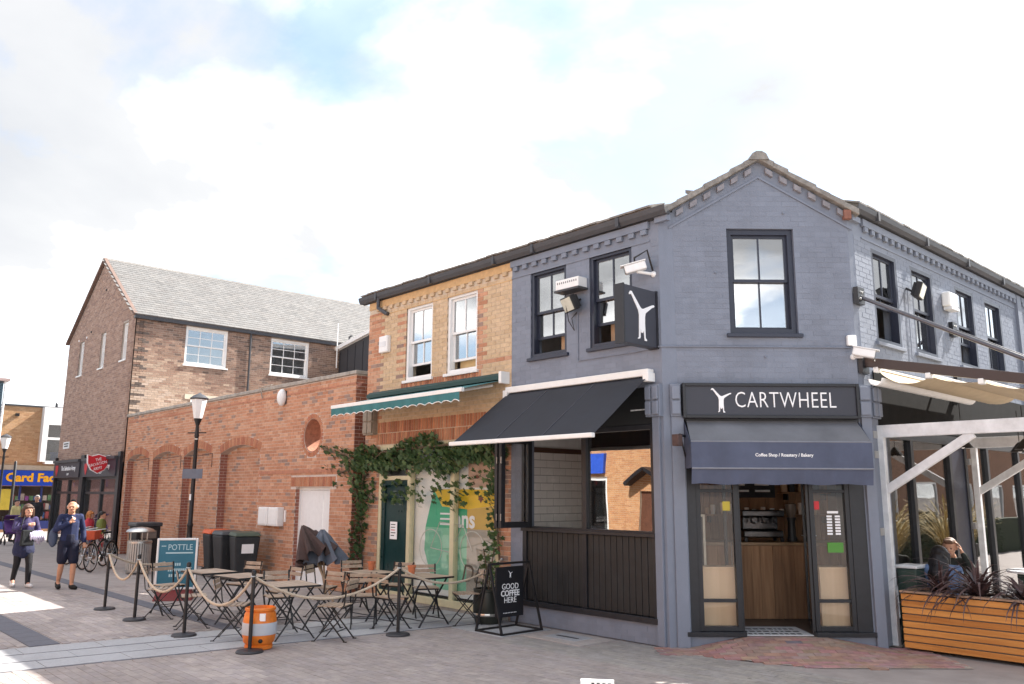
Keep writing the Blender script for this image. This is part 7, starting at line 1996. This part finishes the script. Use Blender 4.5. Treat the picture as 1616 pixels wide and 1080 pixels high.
# seated pair at the terrace table
def seated(**kw):
    J = dict(head=(0, -.06, 1.17), neck=(0, -.01, 1.04), chest=(0, 0, .86), waist=(0, .02, .65), hip=(0, .04, .53), shl=(.175, 0, .98), shr=(-.175, 0, .98), ell=(.22, -.1, .74), elr=(-.22, -.1, .74), wrl=(.1, -.3, .76), wrr=(-.1, -.3, .76),
             hpl=(.1, -.02, .52), hpr=(-.1, -.02, .52), knl=(.12, -.42, .5), knr=(-.12, -.42, .5), anl=(.11, -.42, .08), anr=(-.11, -.42, .08), ftl=(.01, -.14, -.04), ftr=(-.01, -.14, -.04)); J.update(kw); return J
def stool(x, y, lab):
    t = thing('terrace_stool', lab, 'stool', (x, y, 0), group='terrace stools')
    MB().lathe([(.18, .40), (.19, .42), (.18, .44)], (x, y, 0), 20).build('seat', M_SLAT, t)
    for k in range(4):
        a = pi / 4 + k * pi / 2; MB().beam((x + .13 * cos(a), y + .13 * sin(a), .40), (x + .19 * cos(a), y + .19 * sin(a), 0), .025, .025).build('leg', M_DARKMET, t)
WX, WY = 2.33, 2.95
J = seated(head=(.02, -.10, 1.13), look=(-.25, -1, -.15), hr=1.06)
stool(WX, WY + .03, 'stool under the dark-haired woman behind the planter')
person('dark-haired woman in a pale denim jacket seated with her back to the street', (WX, WY, 0), pi + .35, J, 'light', [('jacket', cloth('pale_denim', (.11, .17, .30)), top(J, .13, .95, .9)), ('trousers', cloth('dark_jeans', (.02, .025, .05)), legs(J, 0, 0, .13, .08, .055)), ('shoes', cloth('black_shoe', (.012, .012, .012)), shoes(J))], ('long', H_BLACK))
MX, MY = 2.24, 3.62 + .0
MX, MY = 2.15, 3.78
J = seated(head=(.0, -.09, 1.22), neck=(0, -.02, 1.09), chest=(0, 0, .9), shl=(.18, 0, 1.02), shr=(-.18, 0, 1.02), ell=(.27, -.22, .95), wrl=(.15, -.13, 1.17), hdl=(-.25, .15, 1), pnl=(-1, 0, 0), look=(-.1, -1, -.12), curll=.25)
stool(MX, MY + .03, 'stool under the sandy-haired man behind the planter')
person('sandy-haired man in a dark top seated with a hand raised to his ear', (MX, MY, 0), .25, J, 'tan', [('top', cloth('dark_olive_top', (.025, .028, .022)), top(J, .14, .93, .9)), ('trousers', cloth('dark_jeans', (.02, .025, .05)), legs(J, 0, 0, .13, .085, .06)), ('shoes', cloth('black_shoe', (.012, .012, .012)), shoes(J))], ('short', H_SAND))
# figures farther off
def passer(lab, x, y, rz, h, topc, legc, hair, **kw):
    J = stand(h, kw.pop('stride', .08), **kw)
    return person(lab, (x, y, 0), rz, J, 'light', [('jacket', cloth('t%.2f%.2f' % (topc[0], topc[2]), topc), top(J, .15, .95, .9)), ('trousers', cloth('l%.2f' % legc[2], legc), legs(J, 0, 0, .13, .085, .06)), ('shoes', cloth('black_shoe', (.012, .012, .012)), shoes(J))], hair, 'passers-by at the far end of the street', voxel=.014, hands=True)
passer('person in a pale yellow jacket by the card shop window', -31.0, -1.0, 2.3, 1.6, (.55, .48, .22), (.03, .03, .05), ('short', H_BLACK))
passer('person in a black coat before the charity shop corner', -31.2, -.25, 1.2, 1.78, (.02, .02, .025), (.02, .02, .03), ('short', H_GREY))
passer('child with ginger hair in a red top behind the bicycles', -22.6, -.65, 2.6, 1.28, (.55, .05, .07), (.35, .05, .06), ('bob', H_GINGER))
passer('child in an olive green top at the charity shop window', -21.2, -.7, 2.9, 1.3, (.16, .19, .05), (.05, .05, .06), ('short', H_BLACK), stride=.0)
pm_ = thing('pushchair', 'dark pushchair with purple seat at the far left edge', 'pushchair', (-28.9, -1.6, 0)); o_ = V((-28.9, -1.55, 0))
for dx, dy in ((.3, .22), (.3, -.22), (-.3, .22), (-.3, -.22)): MB().tube([o_ + V((dx + .1 * cos(a * pi / 8), dy, .11 + .1 * sin(a * pi / 8))) for a in range(16)], .02, 6, closed=True).build('wheel', M_DARKMET, pm_)
MB().tube([o_ + V((.35, -.22, .1)), o_ + V((-.1, -.22, .55)), o_ + V((-.5, -.22, 1.02)), o_ + V((-.5, .22, 1.02)), o_ + V((-.1, .22, .55)), o_ + V((.35, .22, .1))], .016, 6).tube([o_ + V((-.3, -.22, .1)), o_ + V((.15, -.22, .5))], .016, 6).tube([o_ + V((-.3, .22, .1)), o_ + V((.15, .22, .5))], .016, 6).build('frame', M_DARKMET, pm_)
MB().hexa([o_ + V((.32, -.2, .42)), o_ + V((.32, .2, .42)), o_ + V((-.1, .2, .36)), o_ + V((-.1, -.2, .36))], [o_ + V((.32, -.2, .48)), o_ + V((.32, .2, .48)), o_ + V((-.3, .2, .9)), o_ + V((-.3, -.2, .9))]).build('seat', cloth('plum_seat', (.08, .03, .14)), pm_, bevel=.02)
MB().sheet([o_ + V((-.28 + .4 * sin(k * .25), -.22, .86 + .22 * sin(k * .3 + .3))) for k in range(7)], [o_ + V((-.28 + .4 * sin(k * .25), .22, .86 + .22 * sin(k * .3 + .3))) for k in range(7)], .01, (0, 0, 1)).build('hood', cloth('plum_seat', (.08, .03, .14)), pm_)

# row of shops along the far side of the terrace street (outside the frame, mirrored in the terrace windows)
tr = thing('terrace_neighbours', 'brown brick row facing the terrace windows, seen only mirrored in them', 'building', (12, 24, 0))
FT = Frame((10.5, 0, 0), (0, -1, 0), (-1, 0, 0))
ht = [(-12.0 - 4 * k, -9.6 - 4 * k, .5, 2.5) for k in range(8)]
wall_mb(FT, -44, -7.5, 0, 5.0, ht, thick=.3).build('wall', pm('brown_brickwork', (.26, .15, .10), var=.2, scale=4, rough=.9), tr)
for k, (a, b, lo, hi) in enumerate(ht):
    fw_ = fbars(MB(), FT, a, b, lo, hi, .09, -.15, -.03).build('window', M_WHITE, tr); MB().fbox(FT, a + .09, b - .09, -.1, -.09, lo + .09, hi - .09).build('pane', G_FAR, fw_)
MB().fbox(FT, -44, -7.5, -1.2, -1.1, 0, 5.0).build('inner_wall', M_ROOMD, tr); MB().fbox(FT, -44, -7.5, -5, .15, 5.0, 5.15).build('roof', M_TILE, tr)

# tall ornamental grasses across the terrace, outside the frame, mirrored in the terrace windows
M_GRASSO = pm('straw_grass', (.42, .32, .14), var=.3, scale=9, rough=.8)
for i, (x, y) in enumerate(((5.8, 7.5), (6.4, 9.5), (5.6, 11.5), (6.6, 13.5), (5.9, 16.0), (6.5, 19.0))):
    r = random.Random(40 + i)
    g = thing('ornamental_grass', 'tall straw-coloured grass across the terrace, seen only mirrored in its windows', 'plant', (x, y, 0), group='ornamental grasses across the terrace')
    MB().lathe([(.3, 0), (.38, .5), (.34, .5), (.3, .42), (0, .42)], (x, y, 0), 16, cap=False).build('tub', M_DARKMET, g)
    mb = MB()
    for k in range(150):
        a = r.uniform(0, 2 * pi); ln = r.uniform(.9, 1.9); d = V((cos(a), sin(a), 0)); p = V((x, y, .42)) + d * r.uniform(0, .2); an = r.uniform(1.0, 1.5); sd = V((-d.y, d.x, 0)) * .012
        for q in range(5):
            n_ = p + (d * cos(an) + V((0, 0, sin(an)))) * ln / 5; mb.face(p - sd, p + sd, n_ + sd * .7, n_ - sd * .7); p = n_; an -= r.uniform(.1, .35)
    mb.build('blades', M_GRASSO, g, kind='stuff')

hg = thing('added_hedge', 'low dark clipped hedge added across the terrace to hide sunlit ground from its windows', 'hedge', (7.2, 16, 0))  # added out of view to mask bright ground in the terrace glass
MB().box(7.0, 7.5, 5.5, 40, 0, 1.15).build('hedge_core', pm('hedge_shade', (.02, .03, .012), var=.4, scale=9, rough=.9, bump=.8), hg)
mb = MB(); r = random.Random(77)
for k in range(5200):
    y = r.uniform(5.5, 24); top_ = r.random() < .35
    p = V((r.uniform(7.0, 7.5) if top_ else 7.0 - r.uniform(-.02, .05), y, 1.15 + r.uniform(-.02, .06) if top_ else r.uniform(.03, 1.18)))
    m = Matrix.Translation(p) @ Matrix.Rotation(r.uniform(0, 6.28), 4, 'Z') @ Matrix.Rotation(r.uniform(0, 3.1), 4, 'X') @ Matrix.Scale(r.uniform(.05, .09), 4)
    mb.col = r.choice([(.04, .07, .025), (.055, .09, .03), (.03, .055, .02)])
    mb.face(m @ V((-.4, 0, 0)), m @ V((0, -.3, .1)), m @ V((.6, 0, 0)), m @ V((0, .3, .1)))
mb.build('foliage', M_LEAF_C, hg, kind='stuff')
